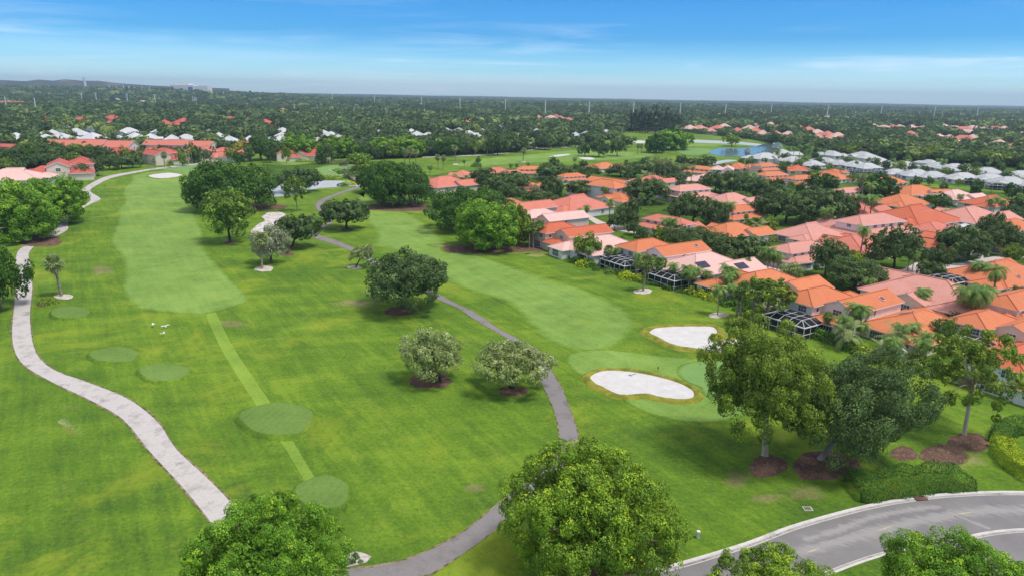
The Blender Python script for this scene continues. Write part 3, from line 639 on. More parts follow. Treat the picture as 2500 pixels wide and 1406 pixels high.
def roof(mb, x0, x1, y0, y1, eave, kind, tp, ov=0.55, th=0.2):
    z0 = eave - ov * tp + 0.02
    if kind == 'gx': X0, X1, Y0, Y1 = x0 - 0.35, x1 + 0.35, y0 - ov, y1 + ov
    elif kind == 'gy': X0, X1, Y0, Y1 = x0 - ov, x1 + ov, y0 - 0.35, y1 + 0.35
    else: X0, X1, Y0, Y1 = x0 - ov, x1 + ov, y0 - ov, y1 + ov
    xm, ym = (X0 + X1) / 2, (Y0 + Y1) / 2
    c = [(X0, Y0, z0), (X1, Y0, z0), (X1, Y1, z0), (X0, Y1, z0)]
    if kind == 'gx':
        h = z0 + (Y1 - Y0) / 2 * tp; r = [(X0, ym, h), (X1, ym, h)]; fs = [(0, 1, 5, 4), (2, 3, 4, 5)]; ed = [(4, 5)]; loop = [0, 1, 5, 2, 3, 4]
    elif kind == 'gy':
        h = z0 + (X1 - X0) / 2 * tp; r = [(xm, Y0, h), (xm, Y1, h)]; fs = [(1, 2, 5, 4), (3, 0, 4, 5)]; ed = [(4, 5)]; loop = [0, 4, 1, 2, 5, 3]
    else:
        w = min(X1 - X0, Y1 - Y0) / 2; h = z0 + w * tp
        if X1 - X0 >= Y1 - Y0: r = [(X0 + w, ym, h), (X1 - w - .01, ym, h)]; fs = [(0, 1, 5, 4), (2, 3, 4, 5), (3, 0, 4), (1, 2, 5)]; ed = [(4, 5), (0, 4), (3, 4), (1, 5), (2, 5)]
        else: r = [(xm, Y0 + w, h), (xm, Y1 - w - .01, h)]; fs = [(1, 2, 5, 4), (3, 0, 4, 5), (0, 1, 4), (2, 3, 5)]; ed = [(4, 5), (0, 4), (1, 4), (2, 5), (3, 5)]
        loop = [0, 1, 2, 3]
    vs = c + r
    mb.add(vs, fs, 0)
    lo = [(a, b, z - th) for a, b, z in vs]
    mb.add(lo, [f[::-1] for f in fs], 1)
    n = len(loop)
    mb.add([vs[i] for i in loop] + [lo[i] for i in loop], [(i, n + i, n + (i + 1) % n, (i + 1) % n) for i in range(n)], 1)
    for a, b in ed: mb.bar(Vector(vs[a]) + Vector((0, 0, .03)), Vector(vs[b]) + Vector((0, 0, .03)), 0.30, 0, 0.2)
    return h
WIN = {}
def window_mesh(w, h):
    """frame, dark panes behind it and glazing bars; looks along +y, centre at the origin"""
    k = (w, h)
    if k not in WIN:
        mb = MB()
        for a in (-1, 1):
            mb.box(min(a * w / 2, a * (w / 2 + .14)), max(a * w / 2, a * (w / 2 + .14)), 0, .09, -h / 2 - .14, h / 2 + .14, 0)
            mb.box(-w / 2, w / 2, 0, .09, min(a * h / 2, a * (h / 2 + .14)), max(a * h / 2, a * (h / 2 + .14)), 0)
        mb.add([(-w / 2, .03, -h / 2), (w / 2, .03, -h / 2), (w / 2, .03, h / 2), (-w / 2, .03, h / 2)], [(3, 2, 1, 0)], 1)
        nx = max(1, round(w / 0.7))
        for i in range(1, nx): mb.box(-w / 2 + w * i / nx - .035, -w / 2 + w * i / nx + .035, .034, .075, -h / 2, h / 2, 0)
        if h > 1: mb.box(-w / 2, w / 2, .036, .07, -.03, .03, 0)
        WIN[k] = mb.mesh('window')
    return WIN[k]
DIRROT = {'+y': 0.0, '-x': math.pi / 2, '-y': math.pi, '+x': -math.pi / 2}
# house kinds: volumes (x0,x1,y0,y1,eave,kind,pitch); x runs from the garden front (-x) to the street, y to the side
KIND = {
    'gabled': dict(vols=[(-6, 13, -7, 1, 5.5, 'gx', .46), (-10, 5, .6, 9.5, 5.8, 'hip', .46), (4.5, 16, 1.02, 9.2, 3.1, 'hip', .44), (-10.5, -5.8, -6.2, 1.2, 3.0, 'hip', .40)],
                   win=[(-10, 3, 4.4, '-x', 2.0, 1.3), (-10, 7, 4.4, '-x', 1.3, 1.3), (-6, -3, 4.4, '-x', 2.0, 1.2), (-10.5, -3.5, 1.4, '-x', 3.0, 2.0), (-10, 5, 1.3, '-x', 3.4, 2.0), (2, -7, 4.3, '-y', .9, 1.1), (13, -3, 4.2, '+x', 1.6, 1.2), (-4, 9.5, 4.4, '+y', 1.4, 1.2), (-8, .6, 4.4, '-y', .9, 1.0)],
                   cage=(-17.5, -10.6, -3, 8), garage=(16, 5.2, '+x'), top=8.5, r=15),
    'hip': dict(vols=[(-11, 11, -8, 8, 3.2, 'hip', .46), (2, 14, -11, -2, 3.3, 'gx', .44), (-14, -4, 2.5, 9.5, 3.05, 'hip', .43), (-3, 3.5, 4, 10.5, 3.55, 'gy', .45)],
                win=[(-11, -4, 1.5, '-x', 4.0, 2.0), (-14, 6, 1.5, '-x', 3.2, 2.0), (-5, -8, 1.6, '-y', 1.6, 1.3), (6, -11, 1.6, '-y', 1.4, 1.3), (.2, 10.5, 1.7, '+y', 1.8, 1.5), (11, 3, 1.6, '+x', 1.8, 1.5)],
                cage=(-19, -11.1, -8, 2), garage=(14, -6.5, '+x'), top=6.4, r=14),
    'skirted': dict(vols=[(-4.5, 5, -11, 11, 5.9, 'hip', .42), (-8.5, 8.5, -12.5, 12.5, 3.1, 'hip', .32), (7, 14, -10, -2, 3.2, 'gx', .42)],
                    win=[(-4.5, y, 5.0, '-x', 1.6, 1.15) for y in (-8.5, -4.5, -.5, 3.5, 7.8)] + [(5, y, 5.0, '+x', 1.6, 1.15) for y in (-8, -3, 3, 8)] + [(-8.5, -6, 1.5, '-x', 2.6, 1.7), (-8.5, 6, 1.5, '-x', 3.2, 1.9), (0, -11, 5.0, '-y', 1.4, 1.1), (-2, -12.5, 1.5, '-y', 1.8, 1.5), (2.5, -12.5, 1.5, '-y', 1.2, 1.5)],
                    cage=None, garage=(-8.5, 0, '-x'), top=7.8, r=15),
    'broad': dict(vols=[(-13, 13, -10, 10, 3.3, 'hip', .42), (-2, 5, -3, 4, 6.3, 'gx', .42), (-16, -6, -9, -1, 3.15, 'hip', .42), (8, 17, 0, 9.5, 3.2, 'hip', .42)],
                  win=[(-13, 4, 1.5, '-x', 3.4, 2.0), (-16, -5, 1.5, '-x', 3.0, 2.0), (-2, .5, 5.9, '-x', 1.6, .7), (-4, -10, 1.6, '-y', 1.8, 1.4), (6, -10, 1.6, '-y', 1.4, 1.4), (0, 10, 1.6, '+y', 1.6, 1.4)],
                  cage=(-21, -13.1, 0, 9), garage=(17, 4.7, '+x'), top=7, r=17),
    'terrace': dict(vols=[(-22, -7, -6, 6, 5.4, 'gx', .44), (-7.2, 8, -7.2, 5.2, 5.8, 'gx', .44), (7.8, 22, -6, 6.2, 5.3, 'gx', .44), (-18, -8, -10, -5.8, 2.8, 'hip', .4), (-4, 5, -11, -7, 2.9, 'hip', .4), (10, 20, -10, -5.8, 2.75, 'hip', .4)],
                    win=[(x, -6, 4.1, '-y', 1.6, 1.2) for x in (-20, -10, 10, 19)] + [(-5, -7.2, 4.2, '-y', 1.6, 1.2), (3, -7.2, 4.2, '-y', 2.2, 1.3), (-13, -10, 1.3, '-y', 5.0, 2.0), (0.5, -11, 1.3, '-y', 5.0, 2.0), (15, -10, 1.3, '-y', 5.0, 2.0), (-22, 0, 4.1, '-x', 1.4, 1.2), (22, 0, 4.1, '+x', 1.4, 1.2)],
                    cage=None, garage=None, top=8.4, r=22),
    'bungalow': dict(vols=[(-10, 10, -7, 7, 3.2, 'hip', .5), (-13, -3, -9, -1, 3.05, 'hip', .48), (3, 14, 0, 8, 3.1, 'hip', .46)],
                     win=[(-13, -5, 1.5, '-x', 3.6, 2.0), (-10, 3, 1.5, '-x', 3.0, 2.0), (0, -7, 1.6, '-y', 1.6, 1.3), (6, -7, 1.6, '-y', 1.6, 1.3)],
                     cage=None, garage=None, top=6.5, r=13),
}
HM = {}
def house_meshes(kind):
    if kind not in HM:
        w, r = MB(), MB()
        for v in KIND[kind]['vols']:
            x0, x1, y0, y1, e, k, tp = v
            prism(w, x0, x1, y0, y1, e, k, tp); roof(r, x0, x1, y0, y1, e, k, tp)
        if kind not in ('bungalow', 'terrace'):
            rr = random.Random(kind)
            for _ in range(4):                      # vent pipes and hoods on the slopes
                x, y = rr.uniform(-6, 6), rr.uniform(2, 4); z = KIND[kind]['top'] - 1.6
                r.box(x, x + .35, y, y + .35, z - 2, z - .35 + rr.random() * .4, 0)
        HM[kind] = (w.mesh('wall'), r.mesh('roof'))
    return HM[kind]
CAGE = {}
def cage_meshes(b):
    if b not in CAGE:
        x0, x1, y0, y1 = b; f, s = MB(), MB(); h, hm = 2.7, 3.6; d = min(2.0, (y1 - y0) / 4)
        nx, ny = max(2, round((x1 - x0) / 2.3)), max(2, round((y1 - y0) / 2.3))
        xs = [x0 + (x1 - x0) * i / nx for i in range(nx + 1)]; ys = [y0 + (y1 - y0) * i / ny for i in range(ny + 1)]
        W_ = 0.085
        for y in ys: f.bar((x0, y, 0), (x0, y, h), W_); f.bar((x0, y, h), (x0 + d, min(max(y, y0 + d), y1 - d), hm), W_); f.bar((x0 + d, min(max(y, y0 + d), y1 - d), hm), (x1, min(max(y, y0 + d), y1 - d), hm), W_)
        for yy, s_ in ((y0, 1), (y1, -1)):
            for x in xs[1:]: f.bar((x, yy, 0), (x, yy, h), W_); f.bar((x, yy, h), (max(x, x0 + d), yy + s_ * d, hm), W_)
            f.bar((x0, yy, h), (x1, yy, h), .2); f.bar((x0, yy, 1.1), (x1, yy, 1.1), .1)
            f.bar((x0 + d, yy + s_ * d, hm), (x1, yy + s_ * d, hm), W_)
        f.bar((x0, y0, h), (x0, y1, h), .22); f.bar((x0, y0, 1.1), (x0, y1, 1.1), .1); f.bar((x0 + d, y0 + d, hm), (x0 + d, y1 - d, hm), W_)
        for x in xs[2:-1]: f.bar((x, y0 + d, hm), (x, y1 - d, hm), .1)
        e = .04
        A, B, Cc, D = (x0, y0), (x0, y1), (x1, y1), (x1, y0)
        s.add([(x0 + e, y0 + e, 0), (x0 + e, y1 - e, 0), (x0 + e, y1 - e, h), (x0 + e, y0 + e, h)], [(0, 1, 2, 3)])
        s.add([(x0 + e, y0 + e, 0), (x1, y0 + e, 0), (x1, y0 + e, h), (x0 + e, y0 + e, h)], [(0, 1, 2, 3)])
        s.add([(x0 + e, y1 - e, 0), (x1, y1 - e, 0), (x1, y1 - e, h), (x0 + e, y1 - e, h)], [(0, 1, 2, 3)])
        s.add([(x0 + e, y0 + e, h), (x0 + e, y1 - e, h), (x0 + d, y1 - d, hm - e), (x0 + d, y0 + d, hm - e), (x1, y0 + e, h), (x1, y0 + d, hm - e), (x1, y1 - e, h), (x1, y1 - d, hm - e)], [(0, 1, 2, 3), (0, 3, 5, 4), (1, 6, 7, 2), (3, 2, 7, 5)])
        fl = MB(); fl.box(x0 + .1, x1, y0 + .1, y1 - .1, .03, .12)
        CAGE[b] = (f.mesh('frame'), s.mesh('screen'), fl.mesh('patio'))
    return CAGE[b]
GAR = MB(); GAR.box(-2.6, 2.6, 0, .06, 0, 2.35)
for i_ in range(1, 4): GAR.box(-2.55, 2.55, .062, .09, 2.35 * i_ / 4 - .02, 2.35 * i_ / 4 + .02)
for i_ in range(4): GAR.box(-2.4 + 1.22 * i_, -1.5 + 1.22 * i_, .064, .085, 1.9, 2.2, 1)
GARM = GAR.mesh('garage_door')
SKY = MB(); SKY.box(-.45, .45, -.65, .65, 0, .22, 0); SKY.box(-.36, .36, -.56, .56, .222, .26, 1); SKYM = SKY.mesh('skylight')
def house(px, py, kind, roofc, wallc, rot, label, short=None, scale=1.0, detail=2, mir=False, cage=True, extras=(), name='villa', cat='house', group=None, screen='screen', garage=True):
    K = KIND[kind]
    p = P(px, py, K['top'] * .72 * scale); p.z = 0
    root = link(name, None, None, p)
    root.rotation_euler = (0, 0, math.radians(rot)); root.scale = (scale, -scale if mir else scale, scale)
    tag(root, label, cat, group)
    w, r = house_meshes(kind)
    o = link('wall', w, root); slotmat(o, WALL[wallc])
    o = link('roof', r, root); slotmat(o, ROOF[roofc], M['white'])
    if detail >= 1:
        for x, y, z, d, ww, hh in K['win'] if detail == 2 else K['win'][:4]:
            o = link('window', window_mesh(ww, hh), root, (x, y, z)); o.rotation_euler.z = DIRROT[d]; slotmat(o, M['white'], M['glass'])
        if K['garage'] and garage:
            x, y, d = K['garage']; o = link('garage_door', GARM, root, (x, y, .05)); o.rotation_euler.z = DIRROT[d]; slotmat(o, M['garage'], M['dark'])
        if K['cage'] and cage:
            f, s, fl = cage_meshes(K['cage'])
            e = link('pool_enclosure', f, root); slotmat(e, M['white'])
            o = link('screen', s, e); slotmat(o, M[screen])
            o = link('patio', fl, e); slotmat(o, M['pavers'])
    for kx, x, y, z, sl in extras:          # roof lights and panels: x, y, z and slope about x
        if kx == 'skylight': o = link('skylight', SKYM, root, (x, y, z)); slotmat(o, M['white'], M['dark'])
        else:
            b = MB(); b.box(-2.0, 2.0, -1.3, 1.3, 0, .1); o = link('solar_panel', b.mesh('solar_panel'), root, (x, y, z)); slotmat(o, M['solar'])
        o.rotation_euler.x = math.atan(sl)
    HOUSES.append((p, K['r'] * scale, px, py))
    if short: LANDMARKS.append((px, py + 14, short))
    return root
G_V = 'red tiled villas of the golf village'
V = 32
# (roof px, roof py, kind, roof, wall, turn, label, short name, options)
house(1392, 560, 'gabled', 'red', 'beige', V + 2, 'orange-red roofed villa with blank beige side wall next to the banyan grove', 'the orange-red villa by the banyans', cage=False)
house(1345, 525, 'gabled', 'pale', 'rose', V + 2, 'pale pink gabled two-storey villa just behind the orange-red villa by the banyans', 'the pink gabled villa', cage=False)
house(1265, 500, 'gabled', 'salmon', 'rose', V + 6, 'salmon villa with long stepped roof half hidden behind the banyan crowns', 'the stepped salmon villa', cage=False, scale=1.1)
house(1470, 592, 'hip', 'pale', 'white', V, 'pale pink one-storey villa at the green, left of the white-fronted orange villa', 'the low pale pink villa', cage=False)
house(1618, 603, 'gabled', 'orange', 'white', V, 'bright orange two-storey villa with white front and double screened pool cage', 'the white-fronted orange villa', extras=(('skylight', 9, -5.0, 6.5, .46),))
house(1716, 636, 'hip', 'pale', 'white', V, 'pale pink villa with dark solar panels on its roof and a long pool cage', 'the pale villa with solar panels', extras=(('solar', -5, -4.6, 4.95, .46), ('solar', 6.0, -9.0, 4.3, .44)))
house(1862, 680, 'hip', 'orange', 'cream', V, 'low orange hip roofed villa half hidden behind sabal palms and a pine', 'the low orange villa by the sabals', cage=False)
house(2055, 728, 'gabled', 'orange', 'white', V + 1, 'orange villa of stepped gables with dark screened pool cage and long beige side', 'the stepped orange villa', extras=(('skylight', 7, -5.4, 6.3, .46),))
house(2240, 780, 'broad', 'orange', 'cream', V + 1, 'broad orange villa with open corner porch and red roof courses', 'the porch villa', cage=False, scale=.78, extras=(('skylight', 4, -6.5, 5.0, .42),))
house(2465, 785, 'gabled', 'orange', 'cream', V + 1, 'orange gabled villa with white pool cage standing behind the sparse pale-trunked tree', 'the villa behind the sparse tree', scale=.88)
house(2575, 880, 'gabled', 'red', 'white', V + 1, 'red roofed villa cut off by the right edge of the photo', 'the villa at the right edge', cage=False)
house(1952, 606, 'skirted', 'pink', 'white', 122, 'pink two-storey house with row of four upper windows over a skirt roof and garage', 'the pink house with upper windows', mir=True, scale=.88)
house(1975, 560, 'broad', 'pink', 'cream', V + 4, 'broad pink house with small raised dormer behind the pink house with upper windows', 'the pink dormer house', cage=False, garage=False, scale=.85)
house(2272, 702, 'hip', 'pink', 'cream', V + 95, 'large low house, one roof slope pale and the other rose, with beige garage', 'the two-tone pink house', cage=False, scale=1.15)
house(2440, 657, 'broad', 'orange', 'white', V - 6, 'broad orange villa with skylights and dark flat pool screen by the village street', 'the broad orange villa', scale=.95, extras=(('skylight', -3, -7, 4.7, .42),))
house(2485, 732, 'skirted', 'orange', 'white', 122, 'orange two-storey house with curved bay and red skirt roof behind a car', 'the bay window house', cage=False, scale=.9)
house(2085, 588, 'hip', 'salmon', 'cream', V + 10, 'salmon and orange hip roof between two dark oaks, a tall palm in front', 'the salmon roof with palm', cage=False)
house(2290, 585, 'broad', 'red', 'white', V + 95, 'deep orange-red roofed house with white gable end beside a round oak', 'the deep red house', cage=False, scale=.85)
house(1785, 557, 'hip', 'orange', 'cream', V, 'orange roof peeping out above the big oak behind the white-fronted villa', None, cage=False, scale=.9)
house(1632, 540, 'skirted', 'salmon', 'white', V + 8, 'salmon and orange two-storey house beside the street and a yellow-green palm', 'the salmon street house', scale=.85)
house(1800, 513, 'skirted', 'orange', 'white', 122, 'orange two-storey house with a band of windows behind a pair of palms', 'the orange house behind twin palms', mir=True, scale=.85)
house(1782, 484, 'hip', 'pink', 'cream', V + 4, 'long pink hip roof right behind the orange house with twin palms', 'the long pink roof', cage=False, scale=1.05)
house(1682, 462, 'skirted', 'pink', 'white', 122, 'pink two-storey house with shuttered windows under the tall thin palms', 'the pink house under tall palms', mir=True)
house(1490, 446, 'gabled', 'orange', 'white', V + 100, 'large orange house with white dormer gap and white gable facing right', 'the large orange house', cage=False, scale=1.25)
house(1506, 478, 'hip', 'orange', 'white', V + 95, 'orange roof with white front just below the large orange house', None, cage=False, scale=.75)
house(1405, 492, 'broad', 'salmon', 'white', V + 8, 'big salmon hip roof with crisp ridge lines and a white gabled end', 'the big salmon roof', cage=False, scale=1.05)
house(1592, 437, 'hip', 'salmon', 'white', V, 'salmon roof low beneath the oak and palms beside the large orange house', None, cage=False, scale=.85)
house(1396, 430, 'skirted', 'orange', 'white', 120, 'small orange two-storey house with two dark windows above the oaks', 'the small orange house above the oaks', scale=.72)
house(1307, 452, 'gabled', 'orange', 'cream', V + 30, 'stepped orange roofs showing in a gap between two dark oaks', 'the roofs in the oak gap', cage=False, scale=.9)
house(1297, 413, 'skirted', 'orange', 'white', V + 60, 'orange roofed white house below the far green with three palms behind', 'the white house under three palms', scale=.8)
house(1212, 417, 'hip', 'salmon', 'cream', V, 'salmon roof tip at the edge of the far fairway behind a grey-green oak', None, cage=False, scale=.9)
house(1085, 442, 'hip', 'salmon', 'cream', V + 12, 'salmon roofed house right behind the dark banyan with aerial roots', 'the house behind the dark banyan', cage=False, scale=1.1)
house(1128, 424, 'hip', 'salmon', 'cream', V + 40, 'small salmon roof behind pale palms near the far fairway', None, cage=False, scale=.75)
house(1474, 404, 'hip', 'orange', 'white', V, 'single orange roof among trees below the far bunkers', 'the roof below the far bunkers', cage=False, scale=.85)
house(1708, 412, 'skirted', 'orange', 'white', V + 15, 'orange two-storey house in front of the narrow creek', 'the orange creek house', scale=.8)
house(1768, 411, 'gabled', 'pale', 'white', V + 40, 'white house with pale pink roof between two orange houses near the creek', 'the white and pink creek house', cage=False, scale=.85)
house(1800, 405, 'hip', 'orange', 'cream', V + 20, 'low orange roof beside the small bright lawn at the creek', None, cage=False, scale=.85)
house(1868, 405, 'skirted', 'orange', 'white', V + 90, 'orange two-storey house with a feather palm in front of white roofs', 'the orange house by a feather palm', scale=.85)
house(1885, 427, 'skirted', 'orange', 'white', 118, 'orange roofed white two-storey block with small square windows', 'the orange block', mir=True, scale=.9)
house(1955, 436, 'skirted', 'orange', 'white', 118, 'bright orange two-storey house with three dark upper windows behind an oak', 'the bright orange block', mir=True, scale=.85)
house(1948, 410, 'hip', 'red', 'cream', V + 45, 'orange-red pyramid roof in front of the white roofed homes', 'the pyramid roof', cage=False, scale=.8)
house(1722, 434, 'hip', 'pale', 'rose', V, 'pale pink roof with red ridge behind the pink house under tall palms', None, cage=False, scale=.9)
house(2032, 428, 'broad', 'orange', 'white', V + 95, 'orange roof sloping toward the navy pool cage of a white home', 'the orange roof by the navy cage', cage=False, scale=.75)
house(2128, 540, 'skirted', 'pink', 'white', 118, 'long pink two-storey house with row of white framed windows', 'the long pink house', mir=True, scale=1.15)
house(2230, 520, 'broad', 'red', 'white', V - 2, 'huge orange-red roof with small white dormer and palms in front', 'the huge orange-red roof', cage=False, scale=1.2)
house(2200, 486, 'broad', 'orange', 'white', V, 'orange roofs with white gable above the huge orange-red roof', 'the upper orange roof', cage=False, scale=.9)
house(2236, 463, 'hip', 'orange', 'white', V - 15, 'orange hip roof at the lake lawn with white end gable', 'the orange roof at the lake lawn', cage=False, scale=1.05)
house(2330, 474, 'hip', 'pale', 'white', V - 5, 'pale pink hip roof beside a round dark tree below the lake lawn', 'the pale roof at the lake lawn', cage=False, scale=.95)
house(2418, 489, 'broad', 'red', 'white', V - 8, 'large orange-red roof below the lake lawn with two palms in front', 'the large roof below the lake lawn', cage=False, scale=.85)
house(2365, 520, 'hip', 'pink', 'cream', V, 'orange and pink hip roof above golden palms and a purple flowering tree', 'the roof above the golden palms', cage=False, scale=1.2)
house(2075, 467, 'skirted', 'pink', 'cream', 118, 'pink two-storey house screened by tall fan palms and a dark fig', 'the pink house behind fan palms', scale=.85)
house(2090, 505, 'hip', 'salmon', 'cream', V + 5, 'salmon roofs behind a cluster of slender palms', None, cage=False, scale=.95)
house(2165, 437, 'hip', 'orange', 'white', V + 90, 'orange roof tucked behind a yellow-green fig tree by the lake lawn', None, cage=False, scale=.85)
house(2275, 552, 'hip', 'salmon', 'white', V + 6, 'salmon roofed house with white framed pool cage above an orange slope', 'the framed cage house', scale=.8)
house(2350, 556, 'bungalow', 'white', 'white', V, 'house with a flat white roof behind the round oak', 'the white roofed house in the village', scale=.7)
house(2470, 545, 'hip', 'orange', 'white', V, 'orange roof by the right edge among dark trees', None, cage=False, scale=.8)
house(2440, 585, 'hip', 'salmon', 'cream', V, 'salmon roof hidden deep among oaks near the right edge', None, cage=False, scale=.8)
house(2036, 418, 'hip', 'red', 'cream', V, 'small orange-red roof squeezed against the white roofed homes', None, cage=False, scale=.6)
house(2010, 568, 'hip', 'red', 'cream', V - 30, 'small orange-red roof wedged beside the pink dormer house', None, cage=False, garage=False, scale=.6)
# white roofed homes behind the lake lawn
WH = [(1868, 381, 1.3, 20), (1905, 372, 1.25, 25), (1935, 388, 1.1, 30), (1985, 398, 1.0, 30), (2016, 390, .95, 120), (2030, 374, 1.2, 110), (2052, 396, .95, 30), (2088, 399, 1.05, 25), (2118, 404, 1.0, 20), (2108, 378, 1.3, 100), (2150, 392, 1.0, 30), (2172, 402, .9, 120), (2210, 400, 1.0, 20), (2238, 421, 1.1, 8), (2278, 425, 1.0, 5), (2292, 402, 1.0, 20), (2330, 407, 1.2, 15), (2352, 429, 1.1, 5), (2410, 416, 1.1, 5), (2418, 432, 1.15, 5), (2466, 440, 1.2, 0), (2270, 395, .9, 100), (2490, 424, 1.1, 10), (2540, 445, 1.2, 5), (2185, 418, .9, 15)]
WL = ['with broad low roof right beside the blue pond', 'with long ridge just behind the palms at the pond', 'with grey hip roof beside a bushy tree near the pond', 'behind the orange pyramid roof', 'standing crosswise behind the fan palms', 'furthest back behind the tall palm clump', 'with pale blue gable and palms at its side', 'with steep grey pyramid roof above the navy pool cage', 'next to the navy pool cage, a round tree in front', 'with long flat roof at the foot of the woods', 'between two clumps of palms below the woods', 'with narrow end facing the orange roofs', 'with plain square roof below a feather palm', 'first along the lake lawn, with open white porch', 'second along the lake lawn, with grey fence beside it', 'tucked behind small palms in the second row', 'taller than its neighbours, behind the lake lawn row', 'with dark verandah next to a bright pool cage on the lake lawn', 'with very long sloping roof at the lake lawn', 'behind the white columns of the long pool cage', 'with upper windows at the right end of the lake lawn', 'small and square at the edge of the woods', 'half cut off behind the last house on the lake lawn', 'cut by the right edge above the lake lawn', 'low and grey beside the round tree by the navy cage']
for (x, y, s, r_), t in zip(WH, WL):
    house(x, y, 'bungalow' if s < 1.25 else 'hip', 'grey', 'white', r_, 'grey-white roofed home ' + t, 'the white home ' + t if len(t.split()) < 8 else None, scale=s * .86, detail=1, cage=False, garage=False, name='house', group='white roofed homes behind the lake lawn')
def lone_cage(px, py, b, rot, label, scr):
    f, s, fl = cage_meshes(b)
    p = P(px, py); e = link('pool_enclosure', f, None, p); e.rotation_euler.z = math.radians(rot); slotmat(e, M['white']); tag(e, label, 'pool cage')
    o = link('screen', s, e); slotmat(o, M[scr]); o = link('patio', fl, e); slotmat(o, M['pavers'])
lone_cage(2108, 428, (-4, 4, -16, 12), 62, 'long pool cage with navy screens standing before a white home', 'screen_navy')
lone_cage(2385, 452, (-4, 4, -8, 8), 70, 'white columned pool cage with navy top on the lake lawn', 'screen_navy')
lone_cage(2442, 464, (-4, 4, -7, 7), 65, 'white screened porch with dark openings at the end of the lake lawn', 'screen')
lone_cage(1494, 640, (-5, 5, -8, 4), V + 5, 'open white framed pool cage left of the white-fronted orange villa', 'screen')
lone_cage(2520, 948, (-3, 3, -6, 3), V, 'white framed pool cage at the right edge beside the sparse tree', 'screen')
lone_cage(2442, 688, (-6, 6, -6, 6), V, 'flat dark pool screen with white ribs beside the broad orange villa', 'screen')
lone_cage(2272, 562, (-3, 3, -7, 7), V + 90, 'white framed pool cage sunk between orange slopes', 'screen')
# left-hand village
G_L = 'salmon roofed terraces beyond the first green'
house(30, 425, 'broad', 'pale', 'white', 20, 'pale pink gabled building with red verges behind the bright fig trees', 'the pale gabled building', scale=1.1, cage=False, garage=False, group=G_L)
house(118, 415, 'hip', 'crimson', 'cream', 20, 'low red hip roof joined in front of the red two-storey terrace', 'the low red hip roof', scale=1.0, cage=False, garage=False, group=G_L)
house(165, 396, 'gabled', 'crimson', 'cream', -60, 'red roofed two-storey terrace house with beige end wall beside the cart path', 'the red end terrace', scale=1.35, cage=False, garage=False, group=G_L)
house(225, 352, 'terrace', 'salmon', 'cream', 2, 'long salmon roofed terrace behind palms, the longest roof of its row', 'the long salmon terrace', scale=1.4, group=G_L)
house(290, 370, 'hip', 'crimson', 'cream', 10, 'weathered brownish red roofs in front of the long salmon terrace', 'the weathered roofs', scale=1.2, cage=False, garage=False, group=G_L)
house(385, 371, 'gabled', 'crimson', 'cream', -40, 'red roofed terrace with dark loggia behind the sabal palms at the path', 'the loggia terrace', scale=1.25, cage=False, garage=False, group=G_L)
house(440, 351, 'terrace', 'salmon', 'cream', -4, 'salmon terrace with high ridge behind a tall pine', 'the salmon terrace behind a pine', scale=1.25, group=G_L)
house(490, 366, 'gabled', 'salmon', 'cream', -50, 'salmon roofed house with white verge line among pines', 'the house among pines', scale=1.25, cage=False, garage=False, group=G_L)
house(552, 371, 'hip', 'salmon', 'white', -30, 'salmon roof with white side wall right behind the giant dark fig', 'the roof behind the giant fig', scale=1.3, cage=False, garage=False, group=G_L)
house(603, 347, 'terrace', 'crimson', 'white', 0, 'bright red roof behind an orange flowering tree', 'the bright red roof', scale=.55, group=G_L)
house(20, 357, 'terrace', 'crimson', 'cream', -12, 'red roof at the left edge above a small car park', 'the roof above the car park', scale=.7, group=G_L)
house(690, 370, 'gabled', 'crimson', 'cream', -60, 'red roofed house with beige wall between the oak and the bright round fig', 'the red house by the oak', scale=1.0, cage=False, garage=False, group=G_L)
house(768, 371, 'hip', 'crimson', 'cream', -85, 'red pavilion roof over dark loggias on the marsh bank', 'the red pavilion', scale=1.15, cage=False, garage=False, group=G_L)
house(722, 381, 'terrace', 'crimson', 'cream', 0, 'low red loggia roof under the bright round fig', 'the low loggia', scale=.45, group=G_L)
# far houses: wall and roof only
FAR = {}
def far_house(px, py, w, d, roofc, wallc, rot, label, cat='house', name='house', group=None, story=4.4):
    p = P(px, py, story + 1.5); p.z = 0
    s = p.length / F          # metres per photo pixel at that distance
    L = max(9.0, w * s); D = max(9.0, min(L * .95, d + 4)) if story < 6 and w < 60 else d
    k = (round(L / 3), round(D / 3), story)
    if k not in FAR:
        a, b = MB(), MB(); L_, D_ = k[0] * 3, k[1] * 3
        prism(a, -L_ / 2, L_ / 2, -D_ / 2, D_ / 2, story, 'hip', .6); roof(b, -L_ / 2, L_ / 2, -D_ / 2, D_ / 2, story, 'hip', .6)
        prism(a, -L_ / 4, L_ / 6, -D_ / 2 - 3, 0, story - .1, 'gy', .42); roof(b, -L_ / 4, L_ / 6, -D_ / 2 - 3, 0, story - .1, 'gy', .42)
        FAR[k] = (a.mesh('wall'), b.mesh('roof'))
    root = link(name, None, None, p); root.rotation_euler.z = math.radians(rot); tag(root, label, cat, group)
    o = link('wall', FAR[k][0], root); slotmat(o, WALL[wallc])
    o = link('roof', FAR[k][1], root); slotmat(o, ROOF[roofc], M['white'])
    HOUSES.append((p, max(L, D) * .6, px, py)); return root
